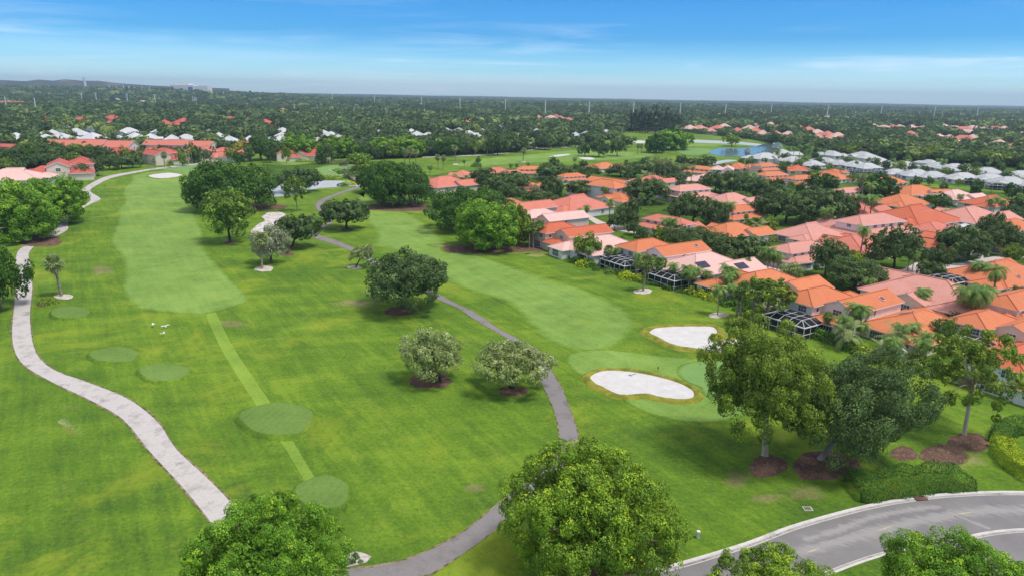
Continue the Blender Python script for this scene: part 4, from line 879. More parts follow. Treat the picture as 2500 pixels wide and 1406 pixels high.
WL2 = [(40, 335, 42), (108, 325, 24), (128, 322, 26), (112, 336, 34), (150, 336, 46), (186, 318, 26), (196, 325, 30), (228, 334, 40), (190, 337, 22), (315, 321, 40), (330, 334, 42), (345, 324, 18), (290, 334, 22), (392, 319, 28), (368, 334, 34), (420, 340, 48), (455, 336, 40), (535, 331, 34), (560, 340, 36), (512, 318, 16), (610, 337, 30), (612, 319, 18), (690, 318, 30), (688, 328, 26), (686, 340, 40), (660, 337, 14), (785, 322, 30), (808, 328, 34), (826, 334, 26), (776, 341, 34), (925, 320, 20), (1004, 319, 26), (1018, 329, 40), (1046, 327, 24), (1090, 316, 22), (1120, 316, 24), (1146, 325, 34), (1172, 332, 16), (1176, 316, 12), (1220, 308, 16), (1230, 316, 18), (1310, 318, 22), (1215, 330, 14), (1302, 346, 24), (1405, 331, 36), (1432, 324, 22), (1260, 328, 24), (1480, 320, 20), (947, 313, 10), (165, 310, 18), (52, 326, 18), (865, 300, 12)]
UPS = ['with pyramid roof', 'with stepped roof', 'with low wide roof', 'with a bright gable', 'with narrow roof', 'with twin roofs', 'with pale eaves']
for i, (x, y, w) in enumerate(WL2):
    far_house(x, y, w, 15, 'white' if x < 1200 else 'grey', 'white', rnd.choice((0, 25, 70, 110, -30)), None, group='white houses among the far trees')['auto'] = 'white house ' + UPS[i % 7]
RL2 = [(275, 288, 34), (268, 300, 24), (402, 300, 30), (448, 296, 34), (430, 304, 26), (560, 291, 34), (606, 290, 20), (648, 296, 22), (664, 303, 24), (116, 291, 26), (196, 291, 24), (6, 296, 26), (1358, 283, 20)]
for i, (x, y, w) in enumerate(RL2):
    far_house(x, y, w, 14, 'crimson', 'white', rnd.choice((0, 25, -30, 60)), None, group='red roofs among the far trees', story=5.2)['auto'] = 'red roofed house ' + UPS[i % 7]
PL2 = [(1310, 285, 22), (1320, 289, 14), (1345, 286, 24), (1368, 288, 26), (1388, 292, 30), (1404, 296, 18), (1340, 293, 18), (690, 269, 24), (800, 279, 22), (930, 281, 16), (1140, 299, 24), (1168, 285, 20), (1055, 285, 14), (1202, 278, 10), (1684, 312, 30), (1708, 312, 34), (1752, 312, 36), (1768, 308, 30), (1735, 318, 24), (1800, 318, 30), (1830, 312, 30), (1852, 310, 18), (1845, 318, 30), (1862, 325, 36), (1895, 325, 26), (1898, 311, 28), (1925, 328, 34), (1950, 311, 24), (1974, 316, 28), (1995, 323, 30), (1998, 334, 32), (2020, 327, 30), (2045, 331, 36), (2020, 338, 30), (2060, 333, 18), (1882, 303, 22), (1835, 302, 18), (1995, 284, 24), (2022, 287, 26), (1735, 282, 14), (1808, 284, 12), (1870, 278, 26), (2085, 287, 22), (2174, 286, 30), (2110, 283, 14), (2132, 308, 24), (2158, 311, 30), (2180, 310, 26), (2196, 310, 24), (2226, 310, 26), (2254, 312, 24), (2222, 325, 24), (2238, 336, 20), (2302, 308, 24), (2330, 313, 34), (2352, 315, 36), (2376, 312, 36), (2362, 322, 34), (2408, 316, 34), (2430, 314, 30), (2452, 313, 24), (2292, 333, 26), (2318, 334, 22), (2352, 338, 40), (2375, 335, 26), (2340, 346, 22), (2398, 356, 34), (2470, 357, 28), (2494, 329, 26), (2440, 347, 24), (2377, 288, 12), (2342, 290, 14), (2300, 287, 14), (2495, 300, 12)]
for i, (x, y, w) in enumerate(PL2):
    c = ('pink', 'salmon', 'buff')[i % 3] if x < 2100 else ('buff', 'pale', 'buff', 'salmon')[i % 4]
    far_house(x, y, w, 15, c, 'cream', rnd.choice((0, 25, 70, 110, -30)), None, group='pink roofs among the far trees')['auto'] = {'pink': 'pink roofed house ', 'salmon': 'salmon roofed house ', 'buff': 'buff roofed house ', 'pale': 'pale pink roofed house '}[c] + UPS[i % 7]
far_house(28, 252, 62, 20, 'salmon', 'cream', 0, 'long salmon roofed hall behind a row of palms at the left edge', 'hall', 'hall', story=6)
far_house(538, 243, 80, 20, 'salmon', 'buff' if 'buff' in WALL else 'cream', 0, 'long reddish building with stepped roof near the horizon woods', 'building', 'building', story=6)
far_house(290, 246, 60, 18, 'buff', 'cream', 0, 'long buff building seen between the stadium lights', 'building', 'building', story=5)
far_house(350, 249, 24, 14, 'buff', 'cream', 0, 'small buff building right of the long buff building', 'building', 'building', story=5)
LANDMARKS += [(445, 212, 'the white plant on the horizon'), (205, 205, 'the pale stack'), (760, 455, 'the near pond'), (1800, 370, 'the blue pond'), (1400, 430 - 50, 'the far fairway'), (404, 430, 'the first green bunker'), (860, 438, 'the timber bridge'), (1560, 940, 'the kidney bunker'), (2300, 458, 'the lake lawn'), (650, 545, 'the shell waste area'), (1590, 290, 'the dark casuarina clump'), (28, 252, 'the salmon hall'), (538, 243, 'the reddish building')]
# ------------------------------------------------------------------ foliage
def quads(c, nrm, size, rng, el=0.62):
    n = len(c)
    r = rng.normal(size=(n, 3)); t = np.cross(nrm, r); t /= np.linalg.norm(t, axis=1, keepdims=True) + 1e-9
    b = np.cross(nrm, t); s = size[:, None]
    v = np.stack([c - t * s, c - b * s * el, c + t * s, c + b * s * el], 1)
    return v.reshape(-1, 3), np.arange(4 * n, dtype=np.int32).reshape(-1, 4)
def unit(v): return v / (np.linalg.norm(v, axis=-1, keepdims=True) + 1e-9)
#          aspect H/R, crown centre z, vertical radius, blob radius, lower limit, squash, gaps, limbs
CROWN = {
    'ficus':   dict(a=1.42, zc=.66, rz=.76, br=.140, low=-.8, sq=.85, gap=.0, trunk=.055, th=.34, mat='ficus', bark='trunk_grey', nb=150),
    'ficus2':  dict(a=1.42, zc=.66, rz=.76, br=.150, low=-.8, sq=.85, gap=.0, trunk=.055, th=.34, mat='ficus_yellow', bark='trunk_grey', nb=135),
    'banyan':  dict(a=1.0, zc=.46, rz=.54, br=.20, low=-.65, sq=.7, gap=.0, trunk=.07, th=.22, mat='ficus_dark', bark='trunk_grey', nb=110),
    'oak':     dict(a=1.25, zc=.66, rz=.56, br=.185, low=-.72, sq=.75, gap=.03, trunk=.045, th=.35, mat='oak', bark='trunk_dark', nb=95),
    'round':   dict(a=1.5, zc=.85, rz=.66, br=.225, low=-.9, sq=.85, gap=.02, trunk=.05, th=.45, mat='oak', bark='trunk_dark', nb=70),
    'upright': dict(a=2.0, zc=1.12, rz=.90, br=.215, low=-.85, sq=.9, gap=.10, trunk=.045, th=.6, mat='olive', bark='trunk_dark', nb=75),
    'sparse':  dict(a=1.75, zc=1.10, rz=.68, br=.125, low=-.7, sq=.8, gap=.36, trunk=.036, th=.95, mat='olive', bark='trunk_grey', nb=105),
    'open':    dict(a=1.65, zc=.98, rz=.72, br=.150, low=-.8, sq=.85, gap=.29, trunk=.040, th=.8, mat='olive', bark='trunk_grey', nb=110),
    'umbrella': dict(a=1.1, zc=.70, rz=.42, br=.17, low=-.45, sq=.8, gap=.10, trunk=.06, th=.42, mat='silver', bark='trunk_dark', nb=70),
    'silver':  dict(a=1.35, zc=.72, rz=.62, br=.19, low=-.8, sq=.9, gap=.08, trunk=.06, th=.42, mat='silver', bark='trunk_dark', nb=70),
    'pine':    dict(a=2.6, zc=1.85, rz=.75, br=.20, low=-.9, sq=.6, gap=.35, trunk=.05, th=1.5, mat='olive', bark='trunk_grey', nb=34),
    'casuarina': dict(a=2.2, zc=1.15, rz=1.05, br=.26, low=-.95, sq=1.3, gap=.05, trunk=.05, th=.5, mat='pine', bark='trunk_dark', nb=50),
}
#       leaves per blob, leaf half size, blob count factor, blob radius factor
LOD = {'hero': (330, .0125, 1.9, .76), 'big': (150, .0235, 1.25, .90), 'mid': (95, .044, .7, 1.15), 'low': (26, .095, .36, 1.45)}
TM = {}
def tree_meshes(kind, lod, var):
    k = (kind, lod, var)
    if k in TM: return TM[k]
    K = CROWN[kind]; nl, ls, bf, brf = LOD[lod]
    rng = np.random.default_rng(abs(hash((len(kind) * 31 + ord(kind[0]) * 7 + ord(kind[-1]), var))) % 99991)
    nb = int(K['nb'] * bf); a = K['a']
    d = []
    while len(d) < nb:
        v = unit(rng.normal(size=3))
        if v[2] > K['low'] and (not d or min(np.linalg.norm(np.array(d) - v, axis=1)) > 1.15 / math.sqrt(nb)): d.append(v)
        elif rng.random() < .02: d.append(v if v[2] > K['low'] else -v)
    d = np.array(d); br = K['br'] * brf * rng.uniform(.72, 1.28, nb)
    # uneven outline: slow waves round the crown plus a random push per clump
    az = np.arctan2(d[:, 1], d[:, 0]); ph = rng.uniform(0, 6.28, 4)
    wav = 1 + .10 * np.sin(2 * az + ph[0]) + .08 * np.sin(3 * az + ph[1] + 2 * d[:, 2]) + .05 * np.sin(5 * az + ph[2])
    depth = np.where(rng.random(nb) < (.16 + K['gap']), rng.uniform(.45, .8, nb), rng.uniform(.90, 1.06, nb)) * wav
    ext = np.array([1 - .7 * K['br'], 1 - .7 * K['br'], K['rz'] - .6 * K['br']])
    c = d * ext * depth[:, None]; c[:, 2] += K['zc']
    if K['gap'] > .3: keep = rng.random(nb) > .18; c, d, br = c[keep], d[keep], br[keep]; nb = len(c)
    n = nl * nb; bi = np.repeat(np.arange(nb), nl)
    tuft = 15 if lod in ('hero', 'big') else 6                 # twig ends: each carries its own rosette of leaves
    tdir = unit(rng.normal(size=(nb, tuft, 3)) + d[:, None, :] * .55 + np.array([0, 0, .28]))
    ti_ = rng.integers(0, tuft, n); td = tdir[bi, ti_]
    dd = unit(td + .30 * rng.normal(size=(n, 3)))
    trad = rng.uniform(.84, 1.12, (nb, tuft))
    rad = br[bi] * np.where(rng.random(n) < .82, trad[bi, ti_] * rng.uniform(.90, 1.06, n), rng.uniform(.2, .84, n))
    pos = c[bi] + dd * rad[:, None] * np.array([1, 1, K['sq']])
    nr = unit(dd + .42 * rng.normal(size=(n, 3)) + np.array([0, 0, .22]))
    sz = ls * rng.uniform(.65, 1.35, n); bt = rng.random(nb)
    tip = np.clip((rad / br[bi] - .80) / .3, 0, 1)            # fresh growth at clump tips, brightened to paint highlights into the tint
    young_lit = rng.random((nb, tuft)) < (.16 + .34 * np.clip(tdir[:, :, 2], 0, 1)) * (.5 + bt)[:, None]  # upward tufts turn bright more often: new leaves plus painted top light
    tint = np.clip(.24 * bt[bi] + .26 * rng.random(n) + np.where(young_lit[bi, ti_], .52, .10) * tip * rng.uniform(.6, 1, n) - .02, 0, 1)
    if K['gap'] < .3:                                          # inner leaves close the crown, their darker tint painting its inner shade
        m = int(n * .16); d2 = unit(rng.normal(size=(m, 3))); d2 = d2[d2[:, 2] > K['low'] * .9]; m = len(d2)
        w2 = 1 + .10 * np.sin(2 * np.arctan2(d2[:, 1], d2[:, 0]) + ph[0])
        p2 = d2 * ext * (.70 * rng.uniform(.8, 1.08, m) * w2)[:, None]; p2[:, 2] += K['zc']
        pos = np.concatenate([pos, p2]); nr = np.concatenate([nr, unit(d2 + .8 * rng.normal(size=(m, 3)))])
        sz = np.concatenate([sz, ls * 1.9 * rng.uniform(.7, 1.3, m)]); tint = np.concatenate([tint, .45 * rng.random(m)])
    pos[:, 2] = np.maximum(pos[:, 2], .08 * a)
    v, f = quads(pos, nr, sz, rng)
    v = v / np.array([1, 1, a])
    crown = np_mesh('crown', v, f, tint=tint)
    # trunk and limbs
    mb = MB(); tr, th = K['trunk'], K['th']; r = random.Random(var * 13 + 5)
    bx, by = r.uniform(-.05, .05), r.uniform(-.05, .05)
    mb.tube([(0, 0, -.03), (0, 0, .03), (bx * .4, by * .4, th * .5), (bx, by, th)], [tr * 1.9, tr * 1.25, tr, tr * .85], 9 if lod != 'low' else 5)
    if lod != 'low':
        order = np.argsort(rng.random(nb))[: (26 if K['gap'] > .3 else 14) if lod in ('hero', 'big') else 8]
        for i in order:
            e = c[i]; s = np.array([bx, by, th * r.uniform(.72, 1.0)]); m1 = s + (e - s) * .4 + np.array([r.uniform(-.07, .07), r.uniform(-.07, .07), r.uniform(-.02, .12)])
            m2 = s + (e - s) * .75 + np.array([r.uniform(-.06, .06), r.uniform(-.06, .06), r.uniform(-.02, .06)])
            mb.tube([s, m1, m2, e], [tr * .55, tr * .36, tr * .22, tr * .08], 6)
        if kind == 'banyan':
            for _ in range(16):
                an = r.uniform(0, 6.28); q = r.uniform(.15, .6); mb.tube([(q * math.cos(an), q * math.sin(an), -.02), (q * .95 * math.cos(an), q * .95 * math.sin(an), .42)], [.016, .012], 5)
    mb.v = [(x, y, z / a) for x, y, z in mb.v]
    TM[k] = (crown, mb.mesh('trunk', True)); return TM[k]
TREES = []
def place_tree(p, R, H, kind, label, cat='tree', name='shade_tree', leaf=None, lod=None, parts=True, group=None, auto=None, rot=None, bark=None, lean=0.0):
    w = R * 2 * ppm(p) * 1024 / 2500      # width in the render
    lod = lod or ('hero' if w > 110 else 'big' if w > 55 else 'mid' if w > 20 else 'low')
    K = CROWN[kind]; var = rnd.randrange(3 if lod in ('mid', 'low') else 2)
    cr, tk = tree_meshes(kind, lod, var)
    root = link(name, None, None, p); root.scale = (R, R, H); rz = rnd.uniform(0, 6.28) if rot is None else rot
    sh = Matrix.Identity(4); sh[0][2] = lean / R / .62              # a tree that leans carries its crown to one side
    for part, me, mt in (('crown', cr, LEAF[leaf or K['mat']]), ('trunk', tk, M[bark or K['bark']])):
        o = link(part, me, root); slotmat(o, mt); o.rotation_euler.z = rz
        if lean: o.matrix_parent_inverse = sh
    tag(root, label, cat, group)
    if auto: root['auto'] = auto
    return root
def tree(kind, cx, ytop, ybase, w, label=None, bx=None, **kw):
    """crown centre column, photo row of its top, photo row of the trunk foot, crown width in photo pixels"""
    p = P(cx if bx is None else bx, ybase); H = height_for(p, ytop)
    dist = Q((p.x, p.y, H * .6))[2]; R = w / 2 * dist / F
    H *= .97 - .05 * min(1, R / max(H, 1))
    return place_tree(p, R, max(H, 1.5), kind, label, lean=0.0 if bx is None else (cx - bx) * dist / F, **kw)

# ---- palms (real size, trunk then fronds)
def palm_meshes(kind, var):
    k = ('palm', kind, var)
    if k in TM: return TM[k]
    rng = random.Random(hash((len(kind), ord(kind[0]), var)) & 0xffff)
    h, tr, fl, nf = {'coconut': (7.5, .16, 3.3, 24), 'queen': (6.5, .17, 3.1, 26), 'royal': (10.5, .20, 2.9, 20), 'thin': (14.0, .16, 2.2, 30), 'sabal': (6.3, .20, 1.95, 46), 'clump': (3.2, .10, 2.6, 20), 'bismarck': (4.0, .22, 2.3, 40)}[kind]
    t = MB(); lx, ly = rng.uniform(-.06, .06) * h, rng.uniform(-.06, .06) * h
    top = Vector((lx, ly, h))
    t.tube([(0, 0, -.3), (0, 0, .2), (lx * .25, ly * .25, h * .4), (lx * .6, ly * .6, h * .75), top], [tr * 1.5, tr * 1.2, tr, tr * .92, tr * .85], 8)
    if kind == 'clump':
        for _ in range(5):
            a = rng.uniform(0, 6.28); t.tube([(.3 * math.cos(a), .3 * math.sin(a), -.2), (math.cos(a) * .9, math.sin(a) * .9, h * rng.uniform(.7, 1.1))], [.09, .06], 6)
    c = MB(); ti = []
    def q(vs, mi, tt): c.add(vs, [(0, 1, 2, 3)], mi); ti.append(tt)
    for i in range(nf):
        a = 2.399 * i + rng.uniform(-.25, .25); u = (i + .5) / nf
        d = Vector((math.cos(a), math.sin(a), 0)); side = Vector((-d.y, d.x, 0)); ft = rng.random() * .6 + .2 * (1 - u)
        org = top + Vector((0, 0, 0))
        if kind == 'clump': a2 = rng.uniform(0, 6.28); org = Vector((.8 * math.cos(a2), .8 * math.sin(a2), h * rng.uniform(.65, 1.1)))
        if kind in ('sabal', 'thin', 'bismarck'):
            el = math.radians(80 - 150 * u + rng.uniform(-10, 10)); pl = fl * rng.uniform(.45, .6)
            e = org + (d * math.cos(el) + Vector((0, 0, math.sin(el)))) * pl + Vector((0, 0, -.12 * pl))
            dead = kind in ('sabal', 'thin') and u > .80
            mi = 1 if dead else 0
            q([org + side * .03, org - side * .03, e - side * .03, e + side * .03], mi, ft)
            fwd = (d * math.cos(el) + Vector((0, 0, math.sin(el)))).normalized(); upv = side.cross(fwd)
            ns = 9
            for s in range(ns):
                b = math.radians(-115 + 230 * s / (ns - 1)); b2 = b + .19; b1 = b - .19
                L = fl * rng.uniform(.42, .56) * (1 - .15 * abs(b) / 2)
                f_ = lambda bb, l, dr: e + (fwd * math.cos(bb) + side * math.sin(bb)) * l - Vector((0, 0, dr)) + upv * (abs(math.sin(bb)) * .12)
                q([e, f_(b1, L * .6, .04 * fl), f_(b, L, .20 * fl), f_(b2, L * .6, .04 * fl)], mi, min(1, ft + rng.random() * .3))
        else:
            el0 = math.radians((78 if kind != 'royal' else 70) - 105 * u + rng.uniform(-10, 10)); L = fl * rng.uniform(.85, 1.1); pts = []; p_ = org.copy(); el_ = el0; n = 8
            for s in range(n + 1):
                pts.append(p_.copy()); p_ = p_ + (d * math.cos(el_) + Vector((0, 0, math.sin(el_)))) * L / n; el_ -= math.radians(15 if kind != 'clump' else 10)
            dead = u > .93 and kind in ('coconut', 'queen'); mi = 1 if dead else 0
            for s in range(n):
                w = fl * .23 * math.sin(math.pi * (.12 + .80 * (s + .5) / n)) ** .7
                for sg in (-1, 1):
                    for h2 in (0, .5):
                        b0 = pts[s].lerp(pts[s + 1], h2); b1 = pts[s].lerp(pts[s + 1], h2 + .42)
                        tip = b1 + side * sg * w + (pts[s + 1] - pts[s]) * .5 - Vector((0, 0, w * (.45 if kind != 'queen' else .75)))
                        q([b0, b1, tip + (b1 - b0) * .15, tip - (b1 - b0) * .25], mi, min(1, ft + rng.random() * .35))
    me = np_mesh('crown', np.array(c.v), np.array(c.f, np.int32), np.array(c.m), np.array(ti))
    TM[k] = (me, t.mesh('trunk', True), h + (fl * .55 if kind not in ('clump',) else fl * .6)); return TM[k]
def place_palm(p, H, kind, label=None, leaf=None, auto=None, name='palm_tree', group=None):
    cr, tk, h = palm_meshes(kind, rnd.randrange(3))
    root = link(name, None, None, p); s = H / h; root.scale = (s, s, s); root.rotation_euler.z = rnd.uniform(0, 6.28)
    o = link('crown', cr, root); slotmat(o, LEAF[leaf or ('palm_pale' if kind == 'thin' else 'silvery' if kind == 'bismarck' else 'palm')], LEAF['dead'])
    o = link('trunk', tk, root); slotmat(o, M['trunk_palm'])
    tag(root, label, 'palm', group)
    if auto: root['auto'] = auto
    return root
def palm(kind, x, ytop, ybase, label=None, **kw):
    p = P(x, ybase); return place_palm(p, height_for(p, ytop), kind, label, **kw)
# ---- shrubs and hedges: leaves over a rounded or clipped body
def leafy_box(w, d, h, n, ls, seed, rnd_top=.25):
    rng = np.random.default_rng(seed)
    p = rng.uniform(-1, 1, (n, 3)); ax = rng.choice(3, n, p=[.22, .22, .56]); sg = np.where(rng.random(n) < .5, -1, 1)
    p[np.arange(n), ax] = np.where(ax == 2, 1, sg)
    nr = np.zeros((n, 3)); nr[np.arange(n), ax] = p[np.arange(n), ax]
    q_ = p.copy(); ln = np.linalg.norm(p[:, :2] * np.array([1, 1]), axis=1)
    z = (p[:, 2] + 1) / 2
    lump = .10 * np.sin(p[:, 0] * w * 1.1 + seed) * np.sin(p[:, 1] * d * 1.3) + .05 * rng.normal(size=n)
    pos = np.stack([p[:, 0] * w / 2 * (1 - rnd_top * z ** 3 * .3), p[:, 1] * d / 2 * (1 - rnd_top * z ** 3 * .3), z * h + lump * h * .5], 1)
    return quads(pos, unit(nr + .6 * rng.normal(size=(n, 3))), ls * rng.uniform(.6, 1.4, n), rng) + (np.clip(.5 * rng.random(n) + .4 * rng.random(n), 0, 1),)
SHRUB = {}
def shrub(p, R, H, leaf='hedge', label=None, auto=None, cat='shrub', name='shrub'):
    k = rnd.randrange(4)
    if k not in SHRUB:
        rng = np.random.default_rng(k + 40); n = 500
        d = unit(rng.normal(size=(n, 3))); d[:, 2] = np.abs(d[:, 2]); rr = rng.uniform(.78, 1.05, n) * (1 + .16 * np.sin(d[:, 0] * 5 + k) * np.cos(d[:, 1] * 6))
        v, f = quads(d * rr[:, None], unit(d + .6 * rng.normal(size=(n, 3))), .11 * rng.uniform(.6, 1.3, n), rng)
        SHRUB[k] = np_mesh('shrub', v, f, tint=rng.random(n))
    o = link(name, SHRUB[k], None, p); o.scale = (R, R, H); o.rotation_euler.z = rnd.uniform(0, 6.28); slotmat(o, LEAF[leaf])
    tag(o, label, cat)
    if auto: o['auto'] = auto
    return o
def hedge(px_line, w, h, leaf, label, n=None, ls=.10, bow=0):
    """a clipped hedge along a line of photo pixels on the ground"""
    c = smooth_open([P(*q) for q in px_line], 6); V_, F_, T_ = [], [], []; off = 0
    L = sum((c[i + 1] - c[i]).length for i in range(len(c) - 1)); c0 = sum(c, Vector()) / len(c)
    n = n or int(min(34000, L * (w + 2 * h) * 1.5 / (ls * ls * 2)))
    rng = np.random.default_rng(int(px_line[0][0]))
    u = rng.uniform(0, len(c) - 1.001, n); i = u.astype(int); t = u - i
    pts = np.array([[q.x, q.y] for q in c]); tan = unit(np.gradient(pts, axis=0)); nor = np.stack([-tan[:, 1], tan[:, 0]], 1)
    base = pts[i] * (1 - t)[:, None] + pts[i + 1] * t[:, None]; nn = nor[i]
    per = rng.uniform(-1, 1, n) * (w / 2 + h); side = np.sign(per); ov = np.maximum(np.abs(per) - w / 2, 0)
    lump = 1 + .12 * np.sin(base[:, 0] * 1.3) * np.sin(base[:, 1] * 1.7) + (.025 if ls < .12 else .05) * rng.normal(size=n)
    off_ = np.where(ov > 0, side * w / 2 * (1 + .10 * ov / h), per) * lump; z = (h - ov) * lump
    endt = np.minimum(u, len(c) - 1 - u); z *= np.clip(.55 + endt * .5, 0, 1)
    pos = np.concatenate([base + nn * off_[:, None] - np.array([[c0.x, c0.y]]), z[:, None]], 1)
    nr = np.concatenate([nn * np.where(ov > 0, side, 0)[:, None], np.where(ov > 0, .25, 1.0)[:, None]], 1)
    v, f = quads(pos, unit(nr + .55 * rng.normal(size=(n, 3))), ls * rng.uniform(.6, 1.4, n), rng)
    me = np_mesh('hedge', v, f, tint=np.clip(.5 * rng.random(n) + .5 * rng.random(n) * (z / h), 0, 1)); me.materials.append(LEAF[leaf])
    o = link('hedge', me, None, (c0.x, c0.y, 0)); tag(o, label, 'hedge'); return o

# ------------------------------------------------------------------ the trees of the course, one by one
tree('ficus', 652, 1216, 1500, 372, 'big dark green fig crown at the bottom left, its foot below the frame', name='fig_tree')
tree('ficus2', 1426, 1076, 1402, 420, 'big rounded fig with yellow-green leaf tips standing on mulch at bottom centre', name='fig_tree')
tree('ficus', 1885, 1362, 1620, 380, 'bright green fig crown rising from the bottom edge in front of the road', name='fig_tree', leaf='ficus_yellow')
tree('ficus', 2330, 1318, 1560, 360, 'dark green fig crown in the bottom right corner on the road island', name='fig_tree', leaf='ficus')
tree('oak', 992, 605, 754, 224, 'broad dark live oak on bare soil, path passing behind it', bx=982, name='oak_tree')
tree('silver', 1052, 800, 930, 162, 'bushy silver-green buttonwood with foliage down to its mulch oval', bx=1072, name='buttonwood_tree')
tree('umbrella', 1248, 836, 948, 196, 'spreading silver-green buttonwood on dark trunk beside the path', bx=1249, name='buttonwood_tree')
tree('upright', 562, 455, 592, 126, 'tall upright mid-green tree by the fairway edge in front of the giant fig', name='shade_tree', leaf='fresh')
tree('banyan', 568, 384, 512, 206, 'giant dark fig with very wide crown behind the upright tree', bx=590, name='fig_tree')
tree('oak', 730, 405, 470, 96, 'dark drooping oak standing at the edge of the near pond', name='oak_tree')
tree('sparse', 722, 430, 516, 62, 'light green open-crowned tree in front of the near pond', bx=727, name='shade_tree', leaf='fresh')
tree('oak', 728, 516, 604, 112, 'dark ragged tree beside the white shell waste area', bx=713, name='shade_tree')
tree('silver', 662, 548, 642, 88, 'pale silver tree leaning behind the ringed sabal palm', name='buttonwood_tree', leaf='silver_pale')
palm('sabal', 640, 572, 657, 'stout sabal palm with grey fronds and ivy on a pale shell ring', leaf='palm_pale')
tree('oak', 843, 480, 560, 114, 'neat domed dark oak with bare trunk next to the winding path', bx=846, name='oak_tree')
tree('umbrella', 886, 595, 653, 58, 'small leaning silver tree with dark forked trunk on a soil ring', bx=868, name='buttonwood_tree')
tree('banyan', 972, 385, 500, 168, 'dark banyan with hanging aerial roots right of the timber bridge', bx=988, name='banyan_tree')
tree('banyan', 920, 395, 470, 90, 'dark fig crown overhanging the path end at the timber bridge', name='fig_tree')
tree('banyan', 1150, 450, 560, 200, 'dark banyan forming the back of the grove beside the right fairway', bx=1160, name='banyan_tree')
tree('ficus', 1190, 476, 606, 176, 'bright green fig forming the front of the grove beside the right fairway', bx=1196, name='fig_tree')
tree('ficus', 1262, 500, 598, 70, 'olive tipped fig at the right flank of the bright grove fig', name='fig_tree', leaf='olive')
tree('pine', 1292, 540, 608, 44, 'slim mixed-green tree on two pale stems beside the grove', name='shade_tree')
palm('sabal', 1302, 545, 606, 'sabal palm with skirt of dead fronds on the mulch by the grove')
palm('sabal', 1318, 540, 603, 'second sabal palm on the grove mulch, nearer the orange-red villa')
tree('sparse', 1330, 562, 600, 30, 'thin small tree at the corner of the orange-red villa', name='shade_tree')
tree('ficus', 118, 420, 548, 172, 'bright green fig overhanging the cart path at left', bx=120, name='fig_tree')
tree('ficus', 52, 440, 586, 176, 'bright green fig in front of its neighbour at the left edge', bx=66, name='fig_tree')
tree('banyan', 20, 450, 540, 130, 'dark fig filling the left edge behind the bright figs', name='fig_tree')
tree('banyan', -60, 565, 760, 216, 'dark fig reaching in from the left edge with a branch over the path', name='fig_tree')
tree('ficus', 172, 440, 525, 56, 'dark fringe fig at the right end of the left grove', name='fig_tree', leaf='ficus_dark')
palm('sabal', 150, 625, 723, 'lone sabal palm with browning fronds on a shell ring at left', leaf='palm_pale')
palm('sabal', 1570, 625, 711, 'lone sabal palm on a shell ring before the double pool cage')
palm('coconut', 1752, 690, 769, 'slender palm with drooping fronds on a shell ring before the solar panel villa')
tree('open', 1842, 768, 1112, 326, 'tall olive tree with crooked branches on a round mulch bed near the bunkers', bx=1868, name='shade_tree', bark='trunk_pale')
tree('oak', 2080, 842, 1122, 320, 'wide dark green oak leaning right over a large mulch bed', bx=2003, name='oak_tree', bark='trunk_grey')
tree('sparse', 2345, 795, 1062, 236, 'sparse tree with pale forked trunk on a mulch oval near the right edge', bx=2354, name='shade_tree', bark='trunk_pale')
hedge([(2078, 1200), (2130, 1200), (2200, 1190), (2280, 1180), (2355, 1178)], 4.6, 2.0, 'hedge', 'large dark rounded hedge along the road kerb')
hedge([(2440, 1085), (2450, 1062), (2490, 1052), (2560, 1062)], 2.6, 2.0, 'hedge', 'dark clipped hedge at the right edge behind the bright one')
hedge([(2445, 1092), (2462, 1128), (2500, 1160), (2570, 1200)], 2.6, 2.0, 'hedge_bright', 'bright yellow-green hedge curving out of the right edge')
hedge([(834, 1368), (850, 1364), (862, 1360)], 2.0, 1.5, 'hedge', 'small clipped hedge block beside the shell bed at the path')
for i, (x, y) in enumerate(((868, 1355), (873, 1362), (862, 1372), (880, 1372))):
    shrub(P(x, y), .3, .35, 'hedge', 'tiny round dark plant, %s of four in the shell bed' % ('the topmost', 'the second down', 'the leftmost', 'the lowest right')[i])
shrub(P(112, 742), 1.7, 1.6, 'olive', 'spiky olive green bush beside the left cart path', name='bush')
shrub(P(128, 740), 1.4, 1.3, 'olive', 'smaller olive bush touching the spiky bush by the left path', name='bush')
shrub(P(104, 746), .9, .6, 'dead', 'low dry tuft at the foot of the spiky bush', name='bush')
# around the near pond and the bridge
for x, y, R, lf, t in ((842, 424, 5, 'hedge', 'green shrub mass left of the timber bridge'), (825, 420, 4, 'olive', 'lighter shrub beside the white edging on the island green'), (858, 436, 5, 'hedge', 'dense shrub below the timber bridge rail'), (800, 438, 4, 'olive', 'reedy bush on the island bank'), (780, 437, 4, 'olive', 'reedy bush at the left end of the island bank'), (820, 438, 4, 'olive', 'reedy bush at the middle of the island bank'), (852, 452, 4.2, 'hedge_bright', 'bright shrub between pond and path'), (836, 455, 3.2, 'hedge', 'low dark shrub at the pond tip'), (872, 448, 3.2, 'hedge', 'shrub below the near bridge end'), (735, 396, 4, 'olive', 'reed tuft on the marsh bank'), (758, 396, 3.5, 'olive', 'second reed tuft on the marsh bank'), (790, 399, 3.5, 'olive', 'small reed tuft at the far side of the island green')):
    shrub(P(x, y), R, R * .55, lf, t, name='bush')
tree('ficus', 878, 372, 400, 58, 'bright rounded tree at the far end of the bridge path', name='shade_tree')
tree('sparse', 884, 376, 432, 46, 'tall light green tree beside the bridge', name='shade_tree', leaf='olive')
tree('oak', 838, 396, 406, 22, 'small dark tree on a planted ring at the path bend', name='shade_tree')
tree('oak', 870, 404, 424, 30, 'small dark bushy tree beyond the bridge rail', name='shade_tree')
tree('oak', 638, 334, 392, 78, 'very dark round oak in front of the red houses', name='oak_tree', leaf='ficus_dark')
